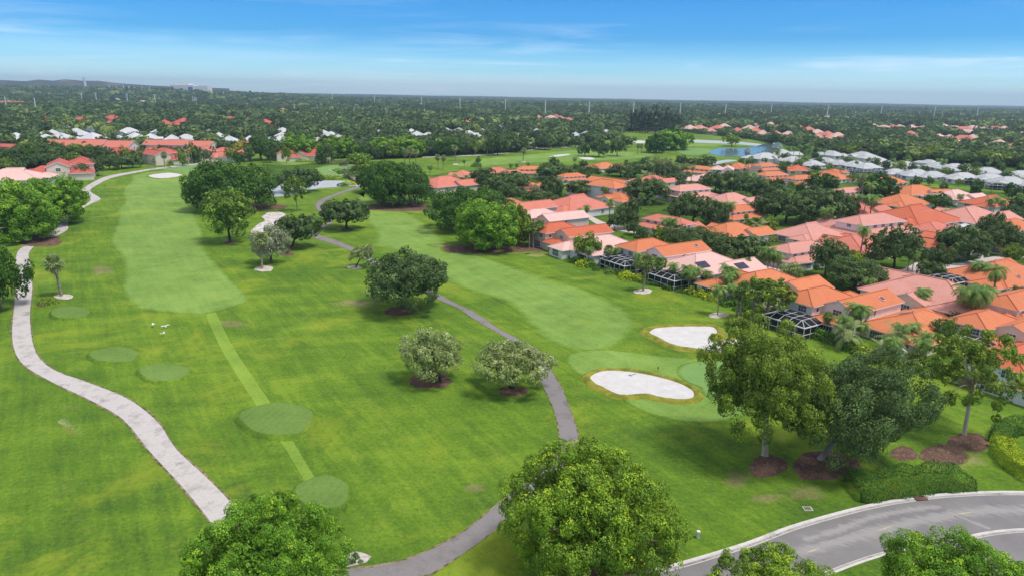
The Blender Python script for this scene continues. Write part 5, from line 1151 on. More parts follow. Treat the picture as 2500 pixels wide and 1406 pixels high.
tree('ficus', 734, 326, 388, 90, 'bright green round fig over the low red loggia', bx=740, name='fig_tree')
tree('ficus', 830, 332, 386, 80, 'bright fig right of the red pavilion', name='fig_tree')
tree('ficus', 935, 334, 384, 88, 'bright fig in the row at the far side of the bridge', name='fig_tree')
tree('ficus', 990, 330, 384, 100, 'bright wide fig at the right end of the row beyond the bridge', name='fig_tree')
palm('sabal', 634, 364, 388, 'pale round palm in front of the very dark oak', leaf='palm_pale')
for x, yt, yb, t in ((988, 364, 402, 'shaggy palm at the left of the far palm group'), (1000, 362, 406, 'shaggy palm in the far palm group next to the banyan'), (1016, 366, 404, 'shaggy palm at the right of the far palm group'), (1070, 378, 412, 'stout palm of a pair on the far fairway edge'), (1082, 380, 414, 'second stout palm of the pair on the far fairway edge')):
    palm('sabal', x, yt, yb, t, leaf='palm_pale')
palm('coconut', 1134, 388, 412, 'dark feather palm standing alone on the far fairway edge')
tree('round', 1167, 383, 402, 16, 'small ball-crowned tree on the far fairway', name='shade_tree')
shrub(P(1163, 408), 4, 3, 'hedge', 'dark bush below the ball-crowned tree', name='bush')
palm('sabal', 1112, 356, 394, 'palm with tall bare trunk on a sand ring on the far fairway', leaf='palm_pale')
palm('sabal', 1277, 362, 396, 'palm with tall bare trunk near the far bunkers', leaf='palm_pale')
for x, yt, yb, t in ((1246, 398, 420, 'left palm of three behind the white house'), (1262, 397, 421, 'middle palm of three behind the white house'), (1290, 396, 418, 'right palm of three behind the white house')):
    palm('queen', x, yt, yb, t)
# trees of the far course
for k, x, yt, yb, w, t, lf in (('ficus', 1602, 326, 374, 62, 'bright dome-crowned fig in front of the big far fig', 'ficus_dark'), ('ficus', 1640, 312, 366, 96, 'large bright fig in the middle of the far course', 'ficus'), ('oak', 1428, 346, 382, 34, 'dark tree at the left of the far oak group', None), ('oak', 1462, 336, 384, 50, 'largest dark oak of the far oak group', None), ('oak', 1506, 336, 382, 44, 'dark oak at the right of the far oak group', None), ('oak', 1528, 330, 360, 46, 'dark ragged tree behind the far oak group', None), ('round', 1786, 326, 358, 46, 'olive green round tree between the two far ponds', 'olive'), ('oak', 1330, 330, 366, 50, 'dark oak at the far cart path, first of a row', None), ('oak', 1368, 332, 362, 34, 'dark oak at the far cart path, second of a row', None), ('oak', 1405, 332, 360, 34, 'dark oak at the far cart path, third of a row', None), ('oak', 1440, 322, 352, 50, 'dark wide tree behind the far cart path', None), ('round', 1262, 322, 372, 60, 'large grey-green round tree at the far cart path', None), ('round', 1092, 334, 382, 66, 'big dark blue-green tree beside the far cart path', 'ficus_dark'), ('oak', 1215, 322, 380, 50, 'broad tree with light stems beside the far cart path', None), ('oak', 1888, 320, 352, 30, 'dark tree at the end of the far fairway', None)):
    tree(k, x, yt, yb, w, t, leaf=lf, name='shade_tree')
for x, yt, yb in ((1160, 360, 380), (1190, 352, 380), (1203, 350, 380), (1232, 346, 376), (1222, 340, 372)):
    palm('sabal', x, yt, yb, None, auto='pale palm along the far cart path', leaf='palm_pale')
palm('sabal', 1556, 352, 378, 'shaggy palm pair left of the big far fig', leaf='palm_pale')
palm('sabal', 1566, 352, 378, 'right twin of the shaggy palm pair at the big far fig', leaf='palm_pale')
# the dark casuarina clump in the distance
for i, (x, yt, yb, w) in enumerate(((1544, 258, 322, 30), (1562, 262, 324, 34), (1580, 260, 326, 34), (1600, 259, 326, 36), (1620, 262, 324, 34), (1640, 264, 322, 32), (1656, 268, 320, 26), (1575, 290, 326, 40), (1615, 292, 328, 44), (1535, 290, 320, 30))):
    tree('casuarina', x, yt, yb, w, None, auto='dark casuarina', name='casuarina_tree')
# left village and path trees
for k, x, yt, yb, w, t, lf in (('round', 222, 388, 428, 46, 'dark round tree beside the end terrace', None), ('oak', 268, 376, 416, 50, 'dark spreading tree at the left of the path-side oaks', None), ('oak', 298, 374, 412, 56, 'dark wide oak in front of the weathered roofs', None), ('oak', 325, 376, 410, 44, 'dark oak nearest the sabal palms by the path', None), ('round', 150, 403, 438, 44, 'small grey-green tree between the red terrace and the bright figs', 'silver'), ('ficus', 195, 348, 388, 60, 'bright tree in front of the long salmon terrace', 'olive'), ('oak', 90, 345, 392, 62, 'dark tree above the car park', None), ('oak', 130, 352, 396, 56, 'dark mixed tree left of the red end terrace', None), ('round', 338, 346, 378, 34, 'dark green tree between the two salmon terraces', 'ficus_dark'), ('round', 365, 342, 372, 44, 'very dark tree right of the long salmon terrace', 'ficus_dark'), ('pine', 470, 350, 402, 26, 'tall pine in front of the salmon terrace', None), ('pine', 460, 366, 404, 22, 'pine beside the path near the first green', None), ('pine', 345, 362, 406, 22, 'thin pine at the dark loggia', None), ('pine', 538, 360, 388, 30, 'dark pine right of the salmon terrace', None), ('olive' if False else 'sparse', 590, 346, 376, 34, 'orange-tinged flowering tree before the bright red roof', 'flower'), ('round', 416, 392, 410, 16, 'small round tree on the path verge', 'olive'), ('round', 452, 390, 406, 16, 'second small round tree on the path verge', 'olive'), ('oak', 40, 392, 420, 40, 'low dark tree in front of the pale gabled building', None)):
    tree(k, x, yt, yb, w, t, leaf=lf, name='shade_tree')
for x, yt, yb, t in ((378, 388, 414, 'sabal palm with tidy crown on the path verge'), (402, 372, 409, 'tall sabal palm at the corner of the loggia terrace')):
    palm('sabal', x, yt, yb, t, leaf='palm_pale')
for x, yt, yb in ((212, 342, 372), (236, 344, 374), (226, 346, 376), (412, 342, 372), (240, 362, 384), (428, 366, 390), (262, 352, 380)):
    palm('queen', x, yt, yb, None, auto='feather palm by the salmon terraces')
for x, yt, yb in ((152, 320, 342), (222, 312, 338), (246, 322, 338)):
    palm('bismarck', x, yt, yb, None, auto='silver fan palm among the white houses')
for x in (20, 28, 36, 52, 58, 72, 80): palm('thin', x, 246 + x % 5, 272, None, auto='tall thin palm before the salmon hall')

# the tall wood behind the white roofed homes, and trees among those homes
rw = random.Random(21)
for i in range(17):
    x = 2035 + i * 31 + rw.uniform(-8, 8); k, lf, t = rw.choice((('oak', 'wood', 'tall dark tree'), ('oak', 'olive', 'tall yellow-green tree'), ('ficus', 'ficus_dark', 'tall dense tree'), ('round', 'wood', 'tall round tree')))
    b0 = 384 + (x - 2035) * .052 + rw.uniform(-3, 3); tree(k, x, b0 - rw.uniform(32, 42), b0, rw.uniform(56, 76), None, leaf=lf, name='woodland_tree', auto=t)
for i in range(14):
    x = 2060 + i * 38 + rw.uniform(-10, 10); k, lf, t = rw.choice((('oak', 'wood', 'broad dark tree'), ('oak', 'olive', 'broad yellow-green tree'), ('round', 'wood', 'broad round tree')))
    b0 = 368 + (x - 2060) * .045 + rw.uniform(-4, 4); tree(k, x, b0 - rw.uniform(26, 36), b0, rw.uniform(50, 74), None, leaf=lf, name='woodland_tree', auto=t)
for i, (x, yt, yb, w) in enumerate(((1872, 368, 393, 36), (1915, 374, 399, 26), (1958, 382, 406, 30), (1998, 382, 404, 24), (2066, 384, 408, 24), (2078, 386, 411, 20), (2136, 386, 412, 30), (2162, 390, 415, 22), (2196, 394, 420, 34), (2226, 398, 422, 22), (2256, 404, 430, 24), (2306, 408, 436, 30), (2320, 414, 440, 20), (2346, 400, 426, 26), (2376, 408, 436, 30), (2402, 420, 447, 18), (2455, 418, 447, 34), (2480, 428, 452, 20), (1946, 392, 414, 22), (1990, 402, 420, 24), (2024, 398, 416, 18), (2288, 416, 436, 16), (2365, 434, 452, 18), (2340, 438, 456, 16), (2436, 446, 464, 20))):
    k, lf, t = (('round', 'oak', 'round garden tree'), ('oak', 'oak', 'dark garden tree'), ('round', 'olive', 'light green garden tree'))[i % 3]
    tree(k, x, yt, yb, w, None, leaf=lf, name='garden_tree', auto=t)
for i, (x, yt, yb, w) in enumerate(((130, 368, 392, 40), (160, 362, 384, 34), (180, 366, 388, 30), (205, 352, 376, 30), (250, 350, 378, 34), (275, 358, 384, 30), (305, 352, 380, 26), (330, 360, 388, 34), (350, 358, 384, 28), (420, 352, 380, 28), (445, 360, 392, 26), (480, 348, 384, 26), (505, 358, 388, 28), (520, 350, 378, 24), (565, 352, 384, 30), (585, 362, 388, 26), (610, 352, 382, 30), (660, 348, 384, 30), (700, 352, 386, 22), (785, 352, 388, 26), (802, 350, 386, 30), (60, 372, 400, 36), (20, 380, 408, 30), (140, 385, 415, 34), (205, 392, 424, 30), (240, 384, 416, 34), (378, 356, 384, 26), (398, 346, 372, 24), (465, 342, 368, 26), (540, 340, 366, 28), (320, 340, 366, 30), (265, 342, 366, 22), (180, 338, 364, 26), (100, 340, 372, 30), (60, 344, 374, 30))):
    k, lf, t = (('round', 'oak', 'bushy grey-green tree'), ('oak', 'wood', 'bushy dark tree'), ('round', 'olive', 'bushy light green tree'), ('ficus', 'ficus_dark', 'bushy deep green tree'))[i % 4]
    tree(k, x, yt + 6, yb + 14, w, None, leaf=lf, name='garden_tree', auto=t)
for i, (x, y, w) in enumerate(WL2):
    k, lf, t = (('round', 'wood', 'rounded tree'), ('oak', 'oak', 'spreading dull green tree'), ('round', 'olive', 'pale green rounded tree'))[i % 3]
    tree(k, x + w * (.55 if i % 2 else -.5), y - 3, y + 19, 20 + i % 5 * 3, None, leaf=lf, name='garden_tree', auto=t)
# ------------------------------------------------------------------ trees of the golf village
for k, x, yt, yb, w, lf in (
    ('oak', 1710, 548, 622, 140, None), ('oak', 1800, 566, 648, 120, None), ('round', 1655, 548, 606, 60, None), ('oak', 1580, 430, 496, 112, None), ('oak', 1690, 470, 548, 112, None), ('oak', 1740, 486, 560, 70, None), ('oak', 1918, 466, 546, 128, None), ('oak', 1868, 470, 540, 60, None),
    ('oak', 1745, 418, 470, 78, None), ('oak', 1790, 416, 476, 84, None), ('oak', 1838, 426, 486, 84, None), ('oak', 1880, 446, 494, 70, None), ('oak', 2012, 452, 546, 110, None), ('oak', 1965, 462, 540, 60, None), ('round', 2014, 578, 676, 90, None), ('oak', 2085, 622, 706, 148, None), ('oak', 2182, 550, 656, 118, None), ('oak', 2342, 545, 636, 124, None), ('oak', 2455, 545, 622, 90, None), ('oak', 2420, 520, 590, 70, None),
    ('oak', 1240, 414, 478, 108, None), ('oak', 1182, 406, 462, 70, None), ('round', 1243, 446, 492, 60, None), ('round', 1300, 458, 500, 56, None), ('round', 1335, 468, 512, 56, None), ('oak', 1350, 394, 440, 92, None), ('oak', 1346, 430, 488, 60, None), ('oak', 1420, 436, 482, 80, None), ('oak', 1448, 440, 480, 60, None), ('oak', 1560, 392, 424, 60, None), ('oak', 1515, 400, 432, 60, None), ('oak', 1440, 404, 432, 52, None),
    ('ficus', 2140, 422, 492, 92, 'ficus_dark'), ('ficus', 2120, 420, 452, 50, 'olive'), ('round', 1985, 428, 464, 44, None), ('ficus', 2010, 422, 466, 70, 'ficus_dark'), ('round', 2284, 468, 510, 54, 'ficus_dark'), ('oak', 2062, 478, 540, 60, None), ('oak', 1690, 384, 410, 44, None), ('round', 1722, 380, 412, 46, None), ('oak', 1650, 420, 450, 50, None), ('oak', 2470, 500, 545, 60, None), ('round', 2478, 700, 760, 70, None), ('round', 2330, 760, 800, 40, None), ('sparse', 1870, 670, 790, 130, 'olive'), ('ficus', 2085, 612, 650, 50, 'hedge_bright'), ('oak', 1500, 520, 562, 40, None), ('oak', 1530, 502, 560, 56, None), ('oak', 1545, 480, 530, 40, None), ('round', 2385, 440, 470, 22, None), ('oak', 2480, 480, 520, 40, None), ('oak', 1640, 398, 425, 46, None), ('olive' if 0 else 'round', 1930, 640, 684, 50, 'silver'), ('ficus', 1858, 528, 572, 84, 'olive'), ('ficus', 1610, 552, 592, 40, 'olive'), ('round', 1432, 566, 640, 60, 'olive'), ('oak', 2235, 430, 462, 24, None), ('round', 2300, 775, 850, 70, 'palm'), ('oak', 1610, 395, 440, 30, None), ('oak', 2400, 560, 600, 50, None), ('round', 2480, 812, 850, 40, 'hedge'), ('purple' if 0 else 'round', 2320, 512, 548, 46, 'oak'), ('round', 2312, 508, 536, 26, 'purple')):
    tree(k, x, yt, yb, w, None, leaf=lf, name='oak_tree' if k == 'oak' else 'shade_tree',
         auto={'oak': 'dark spreading oak', 'round': 'round crowned tree', 'ficus': 'dense fig tree', 'sparse': 'open crowned pine'}[k] if lf != 'purple' else 'purple flowering tree')
PALMS = [('royal', 1486, 482, 560), ('coconut', 1430, 498, 540), ('coconut', 1415, 506, 545), ('queen', 1525, 510, 556), ('thin', 1592, 384, 452), ('thin', 1607, 390, 456), ('thin', 1622, 386, 452), ('thin', 1648, 398, 466), ('thin', 1660, 404, 470), ('thin', 1672, 400, 472), ('thin', 1684, 402, 470), ('thin', 1636, 388, 446), ('thin', 1580, 390, 440), ('royal', 1764, 440, 482), ('royal', 1782, 432, 480), ('coconut', 1762, 490, 544), ('coconut', 1778, 488, 546), ('queen', 1860, 608, 664), ('queen', 1873, 600, 668), ('queen', 1886, 612, 664), ('queen', 1896, 616, 668), ('queen', 1846, 624, 664), ('coconut', 1770, 642, 720), ('coconut', 1782, 650, 722),
         ('sabal', 1806, 690, 778), ('sabal', 1832, 688, 790), ('sabal', 1846, 686, 776), ('sabal', 1868, 690, 782), ('sabal', 1884, 694, 780), ('sabal', 1798, 706, 772), ('coconut', 2078, 732, 832), ('coconut', 2096, 736, 836), ('queen', 2048, 762, 840), ('clump', 2060, 780, 850), ('queen', 2345, 690, 795), ('queen', 2365, 692, 800), ('queen', 2378, 690, 796), ('royal', 2412, 640, 790), ('coconut', 2372, 634, 700), ('coconut', 2392, 636, 702), ('coconut', 2215, 596, 664), ('coconut', 2226, 606, 668), ('royal', 2095, 546, 650), ('queen', 2252, 700, 765), ('queen', 2238, 706, 770), ('clump', 2180, 790, 860), ('clump', 2150, 830, 880), ('coconut', 2222, 782, 850), ('queen', 2195, 786, 856), ('clump', 1640, 552, 590), ('queen', 1626, 528, 580), ('queen', 1640, 530, 582), ('clump', 1850, 535, 580), ('queen', 2210, 512, 552), ('queen', 2238, 520, 556), ('clump', 2222, 514, 556), ('clump', 2330, 506, 548), ('clump', 2352, 510, 552), ('queen', 2310, 510, 550), ('queen', 2340, 472, 505), ('royal', 2115, 440, 530), ('thin', 2102, 424, 500), ('royal', 2090, 470, 540), ('royal', 2106, 474, 544), ('queen', 2122, 470, 540), ('thin', 2090, 424, 480), ('coconut', 2412, 480, 525), ('coconut', 2440, 484, 530), ('coconut', 2425, 478, 520), ('royal', 2020, 500, 570), ('coconut', 2008, 504, 568), ('queen', 1560, 424, 460), ('sabal', 1608, 640, 690), ('sabal', 1592, 632, 688), ('coconut', 1500, 600, 650), ('sabal', 1456, 592, 640), ('clump', 1625, 612, 640),
         ('coconut', 2090, 392, 414), ('coconut', 2020, 402, 424), ('coconut', 1955, 388, 418), ('coconut', 1866, 384, 412), ('royal', 1826, 384, 424), ('thin', 1896, 378, 420), ('thin', 1834, 382, 422), ('queen', 2355, 398, 424), ('queen', 2300, 388, 416), ('queen', 2288, 386, 414), ('coconut', 2252, 412, 428), ('sabal', 2440, 398, 424), ('queen', 2215, 388, 412), ('queen', 2200, 390, 414), ('royal', 1950, 352, 392), ('royal', 1966, 350, 392), ('royal', 1980, 356, 394), ('royal', 1936, 356, 392), ('royal', 1998, 360, 394), ('royal', 2010, 362, 396), ('queen', 1924, 356, 384), ('queen', 1895, 366, 392), ('coconut', 1972, 362, 396), ('coconut', 1766, 396, 420), ('coconut', 1780, 398, 420), ('queen', 1230, 428, 452), ('queen', 1050, 402, 430), ('clump', 1110, 418, 446), ('clump', 1140, 424, 450), ('clump', 1155, 428, 452), ('queen', 1476, 452, 492), ('royal', 1520, 416, 448), ('queen', 1590, 395, 430), ('clump', 1575, 415, 448), ('queen', 1855, 440, 478), ('coconut', 2178, 386, 410)]
PN = {'royal': 'tall feather palm', 'coconut': 'arching coconut palm', 'thin': 'very tall thin palm', 'queen': 'drooping feather palm', 'sabal': 'stout fan palm', 'clump': 'clumping golden palm'}
for k, x, yt, yb in PALMS: palm(k, x, yt, yb, None, auto=PN[k], leaf='palm_pale' if k == 'clump' else None)
palm('bismarck', 1822, 362, 388, 'pale silver fan palm at the blue pond')
palm('bismarck', 1895, 350, 386, 'silvery leaning tree palm beside the blue pond')
# shrubs and hedges along the villa gardens
r_ = random.Random(3)
G_LINE = [(1400, 640), (1425, 650), (1455, 660), (1490, 668), (1530, 680), (1560, 684), (1600, 694), (1635, 706), (1660, 712), (1690, 716), (1715, 722), (1740, 730), (1775, 745), (1800, 758), (1830, 772), (1860, 782), (1890, 790), (1920, 794), (1960, 806), (2000, 824), (2030, 836), (2070, 852), (2110, 866), (2150, 878), (2180, 892), (2240, 900), (2270, 914), (2420, 935), (2470, 950)]
for i, (x, y) in enumerate(G_LINE):
    R = r_.uniform(1.2, 2.6); lf = r_.choice(('hedge', 'hedge', 'olive', 'hedge_bright', 'palm'))
    shrub(P(x, y), R, R * r_.uniform(.6, 1.0), lf, None, {'hedge': 'dark green garden shrub', 'olive': 'olive garden shrub', 'hedge_bright': 'yellow-green garden shrub', 'palm': 'grey-green garden shrub'}[lf])
for i in range(84):                                            # the thicker planting along the garden fronts
    k = r_.uniform(0, len(G_LINE) - 1.01); j_ = int(k); f_ = k - j_
    x = G_LINE[j_][0] * (1 - f_) + G_LINE[j_ + 1][0] * f_ + r_.uniform(-4, 4); y = G_LINE[j_][1] * (1 - f_) + G_LINE[j_ + 1][1] * f_ - r_.uniform(3, 16)
    if 2270 < x < 2420: continue
    p = P(x, y)
    if any((p - h[0]).length < h[1] * .70 for h in HOUSES): continue
    if i % 3 == 2: place_palm(p, r_.uniform(4.5, 7.5), r_.choice(('sabal', 'coconut', 'queen')), None, auto='garden front palm'); continue
    R = r_.uniform(1.4, 2.8); lf = r_.choice(('hedge', 'oak', 'olive', 'palm', 'hedge'))
    shrub(p, R, R * r_.uniform(.7, 1.2), lf, None, {'hedge': 'leafy dark green bush', 'oak': 'leafy dull green bush', 'olive': 'leafy olive bush', 'palm': 'leafy grey-green bush'}[lf])
shrub(P(1742, 716), 1.2, 1.2, 'flower', 'yellow flowering shrub in the bed below the solar panel villa')
shrub(P(1640, 580), 1.6, 1.6, 'flower', 'golden yellow shrub behind the white-fronted orange villa')
shrub(P(1392, 628), 2.2, 1.6, 'hedge', 'clipped round bush at the left end of the villa row')
shrub(P(1415, 626), 3.4, 3.0, 'olive', 'large olive bush mass before the low pale pink villa')
hedge([(1345, 604), (1375, 604), (1405, 600)], 1.2, 1.3, 'hedge', 'long clipped hedge below the orange-red villa')
hedge([(1540, 682), (1575, 694), (1610, 700)], 1.0, .9, 'hedge', 'low hedge at the foot of the white-fronted orange villa garden')
hedge([(2275, 915), (2330, 935), (2390, 955)], 1.4, 1.0, 'hedge', 'low dark hedge below the pool cage behind the sparse tree')
hedge([(2315, 762), (2350, 755), (2390, 750)], 1.0, 1.1, 'hedge', 'clipped hedge along the wall of the two-tone pink house')
hedge([(2330, 640), (2370, 632), (2410, 628)], 1.0, .9, 'hedge', 'dark hedge under the round oak at the deep red house')
for x, y in [(r_.uniform(1400, 2480), r_.uniform(430, 820)) for _ in range(150)]:
    if y > 640 + (x - 1400) * .24 - 20: continue
    p = P(x, y)
    if any((p - h[0]).length < h[1] * .92 for h in HOUSES): continue
    R = r_.uniform(1.0, 2.4); lf = r_.choice(('hedge', 'hedge', 'olive', 'oak', 'palm', 'hedge_bright'))
    shrub(p, R, R * r_.uniform(.7, 1.2), lf, None, {'hedge': 'dark green shrub', 'olive': 'olive shrub', 'oak': 'dull green shrub', 'palm': 'grey-green shrub', 'hedge_bright': 'yellow-green shrub'}[lf])
# ------------------------------------------------------------------ woods: the nearest trees one by one, the rest as one mass
def inside(poly, x, y):
    poly = np.array(poly, float); r = np.zeros(len(x), bool); j = len(poly) - 1
    for i in range(len(poly)):
        xi, yi = poly[i]; xj, yj = poly[j]
        c = ((yi > y) != (yj > y)) & (x < (xj - xi) * (y - yi) / (yj - yi + 1e-12) + xi); r ^= c; j = i
    return r
rng = np.random.default_rng(11)
def grid(y0, y1, d, keep):
    ys = np.arange(y0, y1, d); out = []
    for y in ys:
        h = y * .82 + 60; xs = np.arange(-h, h, d); out.append(np.stack([xs, np.full(len(xs), y)], 1))
    g = np.concatenate(out); g += rng.uniform(-.48, .48, g.shape) * d
    return g[rng.random(len(g)) < keep]
FP = [(x, y) for x, y in FOREST_PX] + [(3900, 275), (2500, 253.5), (1250, 231.5), (0, 209.5), (-1500, 182)]
HP = np.array([[h[0].x, h[0].y, h[1], h[2], h[3]] for h in HOUSES])
def free(g, H, near=.85):
    px, py, w = Qn(g[:, 0], g[:, 1], 0 * g[:, 0]); _, pt, _ = Qn(g[:, 0], g[:, 1], H)
    ok = inside(FP, px, py) & (w > 10) & (px > -120) & (px < 2620)
    H = H.copy()
    for hx, hy, hr, rx, ry in HP:
        d2 = (g[:, 0] - hx) ** 2 + (g[:, 1] - hy) ** 2; s = F / math.hypot(hx, hy)
        ok &= d2 > (hr * near + 1.5) ** 2
        hide = (np.abs(px - rx) < hr * s * .62 + H * .5 * F / np.hypot(g[:, 0], g[:, 1])) & (py > ry) & (d2 < 420 ** 2)
        # trees standing before a house are only as tall as leaves its roof in view
        dist = np.hypot(g[:, 0], g[:, 1]); lim = H - np.maximum(0, ry + 2.2 * s - pt) / (F / dist)
        H = np.where(hide, np.minimum(H, lim), H)
    ok &= H > 2.6
    return g[ok], H[ok], px[ok], py[ok]
g1 = grid(430, 1050, 8.5, .93); g2 = grid(1050, 2300, 13.0, .95); g3 = grid(2300, 4300, 30.0, .95)
parts_ = []
for g, a, b in ((g1, 6.5, 12.5), (g2, 8, 13), (g3, 9, 14)):
    H = rng.uniform(a, b, len(g)); g, H, px, py = free(g, H); parts_.append((g, H, px, py))
g1, H1, px1, py1 = parts_[0]
order = np.argsort(np.hypot(g1[:, 0], g1[:, 1]))
# more of the village's own trees, kept clear of roofs
FOREST_SAVE = FP; FP = [(1080, 432), (1330, 406), (1700, 404), (1860, 396), (1910, 366), (2050, 372), (2600, 410), (2600, 900), (2440, 885), (2200, 845), (1900, 745), (1700, 696), (1430, 620), (1290, 580), (1140, 540)]
gv = np.stack([rng.uniform(-40, 560, 2600), rng.uniform(100, 640, 2600)], 1); Hv = rng.uniform(4.5, 8.5, 2600)
gv, Hv, _, _ = free(gv, Hv, .62); FP = FOREST_SAVE
TP = [(o.location.x, o.location.y) for o in SC.objects if o.parent is None and o.get('category') in ('tree', 'palm')]; nv = 0
for (x, y), h in zip(gv, Hv):
    if nv >= 190: break
    if min((x - a) ** 2 + (y - b_) ** 2 for a, b_ in TP) < 6.5 ** 2: continue
    TP.append((x, y)); nv += 1; k, lf, t = rnd.choice((('oak', 'oak', 'small dark oak'), ('round', 'oak', 'small round tree'), ('round', 'olive', 'small yellow-green tree'), ('ficus', 'ficus_dark', 'small dense fig'), ('palm', '', ''), ('palm', '', '')))
    if k == 'palm': place_palm(Vector((x, y, 0)), h * 1.05, rnd.choice(('queen', 'coconut', 'sabal')), None, auto='garden palm')
    else: place_tree(Vector((x, y, 0)), h * rnd.uniform(.42, .62), h, k, None, leaf=lf, auto=t, name='garden_tree')
N_IND = 120
AUTO = {('oak', 'wood'): 'olive-dark domed tree', ('oak', 'oak'): 'grey-green domed tree', ('round', 'oak'): 'grey-green round tree', ('round', 'wood'): 'dark round tree', ('ficus', 'ficus_dark'): 'deep green dense tree', ('round', 'olive'): 'yellow-green round tree', ('oak', 'olive'): 'yellow-green spreading tree', ('upright', 'olive'): 'tall light green tree', ('casuarina', 'pine'): 'tall blackish tree'}
KEYS = list(AUTO); WT = [22, 16, 12, 16, 14, 4, 6, 5, 5]
for i in order[:N_IND]:
    k = rnd.choices(KEYS, WT)[0]
    R = H1[i] * rnd.uniform(.42, .68) * (.6 if k[0] in ('upright', 'casuarina') else 1)
    place_tree(Vector((g1[i, 0], g1[i, 1], 0)), R, H1[i] * (1.25 if k[0] in ('upright', 'casuarina') else 1), k[0], None, leaf=k[1], name='woodland_tree', auto=AUTO[k], lod='mid' if R * 2 * F / math.hypot(*g1[i]) * .41 > 9 else 'low')
rest = [(g1[order[N_IND:]], H1[order[N_IND:]], 78, .62)] + [(p[0], p[1], n, s) for p, n, s in ((parts_[1], 40, .85), (parts_[2], 26, 1.5))]
def rise(x, y):
    px, _, _ = Qn(x, y, 0 * x)
    return 30 * np.clip((y - 2250) / 700, 0, 1) ** 1.3 * np.clip((860 - px) / 420, 0, 1)
V_, T_, S_ = [], [], []
C_, N_, SZ_ = [], [], []
for g, H, nf, wide in rest:
    m = len(g); R = H * wide * rng.uniform(.85, 1.25, m)
    clump = np.sin(g[:, 0] / 47 + g[:, 1] / 190) * np.sin(g[:, 0] / 113) > .35; tall = rng.random(m) < np.where((g[:, 1] > 1400) & (g[:, 1] < 2500) & clump, .55, .05); R = np.where(tall, R * .5, R); H = np.where(tall, H * 1.5, H)
    tt = np.clip(rng.beta(1.2, 2.2, m) + .22 * np.sin(g[:, 0] / 61 + 1.3) * np.sin(g[:, 1] / 83) + .12 * np.sin(g[:, 0] / 23) * np.sin(g[:, 1] / 31), 0, 1)
    tt = np.where(tall, tt * .25, tt)
    big = rng.random(m) < .18; R = np.where(big, R * 1.5, R)
    i = np.repeat(np.arange(m), nf); n = m * nf
    d = unit(rng.normal(size=(n, 3))); d[:, 2] = np.abs(d[:, 2]) * 1.0 - .12; d = unit(d)
    ph = rng.uniform(0, 6.28, (m, 2))
    lump = 1 + .22 * np.sin(d[:, 0] * 4.2 + ph[i, 0]) * np.sin(d[:, 1] * 4.2 + ph[i, 1]) + rng.normal(size=n) * .05
    zc = H * .52; zb = rise(g[:, 0], g[:, 1])
    pos = np.stack([g[i, 0] + d[:, 0] * R[i] * lump, g[i, 1] + d[:, 1] * R[i] * lump, zb[i] + zc[i] + d[:, 2] * (H - zc)[i] * lump], 1)
    C_.append(pos); N_.append(unit(d + .38 * rng.normal(size=(n, 3)))); SZ_.append(R[i] * (2.0 / math.sqrt(nf)) * rng.uniform(.7, 1.3, n))
    T_.append(np.clip(tt[i] * .9 + .3 * rng.random(n) - .08, 0, 1))
v, f = quads(np.concatenate(C_), np.concatenate(N_), np.concatenate(SZ_), rng, .8)
me = np_mesh('distant_woods', v, f, tint=np.concatenate(T_)); me.materials.append(LEAF['wood'])
tag(link('distant_woods', me), 'dark green mass of tree crowns reaching to the horizon', 'woods', kind='stuff')
# beyond four kilometres the canopy is one rolling roof of leaves
ys = np.concatenate([np.linspace(3900, 7000, 60), np.linspace(7150, 11000, 30)]); nx = 220
gx = np.linspace(-1, 1, nx)[None, :] * (ys[:, None] * .95 + 300); gy = np.repeat(ys[:, None], nx, 1)
hz = 9 + 4 * np.sin(gx / 310 + gy / 500) * np.sin(gy / 270) + rng.uniform(-3.0, 3.5, gx.shape); hz[0] = 0; hz[-1] = 0
vv = np.stack([gx, gy, hz], 2).reshape(-1, 3); idx = np.arange(len(vv)).reshape(gx.shape)
ff = np.stack([idx[:-1, :-1], idx[:-1, 1:], idx[1:, 1:], idx[1:, :-1]], 2).reshape(-1, 4)
me = np_mesh('canopy', vv, ff)
cm_, nt, b = new_mat('far_canopy', 0.95, 0.05)
co = objco(nt); a1 = noise(nt, mapping(nt, co, scale=(.3, 1, 1)), .0016, 4.0); a2 = noise(nt, co, .02, 3.0)
c = ramp(nt, a1, [(0.35, (0.020, 0.036, 0.014)), (0.52, (0.036, 0.056, 0.020)), (0.66, (0.105, 0.115, 0.045))])
nt.links.new(mixc(nt, ramp(nt, a2, [(.35, .5), (.6, 0.)]), c, (0.014, 0.026, 0.011)), b.inputs['Base Color'])
me.materials.append(cm_)
tag(link('far_woods', me), 'flat wooded plain along the horizon', 'woods', kind='stuff')
yr = np.linspace(2200, 4200, 30); gx = np.linspace(-1, .05, 70)[None, :] * (yr[:, None] * .9); gy = np.repeat(yr[:, None], 70, 1)
vv = np.stack([gx, gy, rise(gx, gy) - .05], 2).reshape(-1, 3); idx = np.arange(len(vv)).reshape(gx.shape)
me = np_mesh('rise', vv, np.stack([idx[:-1, :-1], idx[:-1, 1:], idx[1:, 1:], idx[1:, :-1]], 2).reshape(-1, 4)); me.materials.append(M['woodfloor'])
tag(link('hills', me), kind='structure')
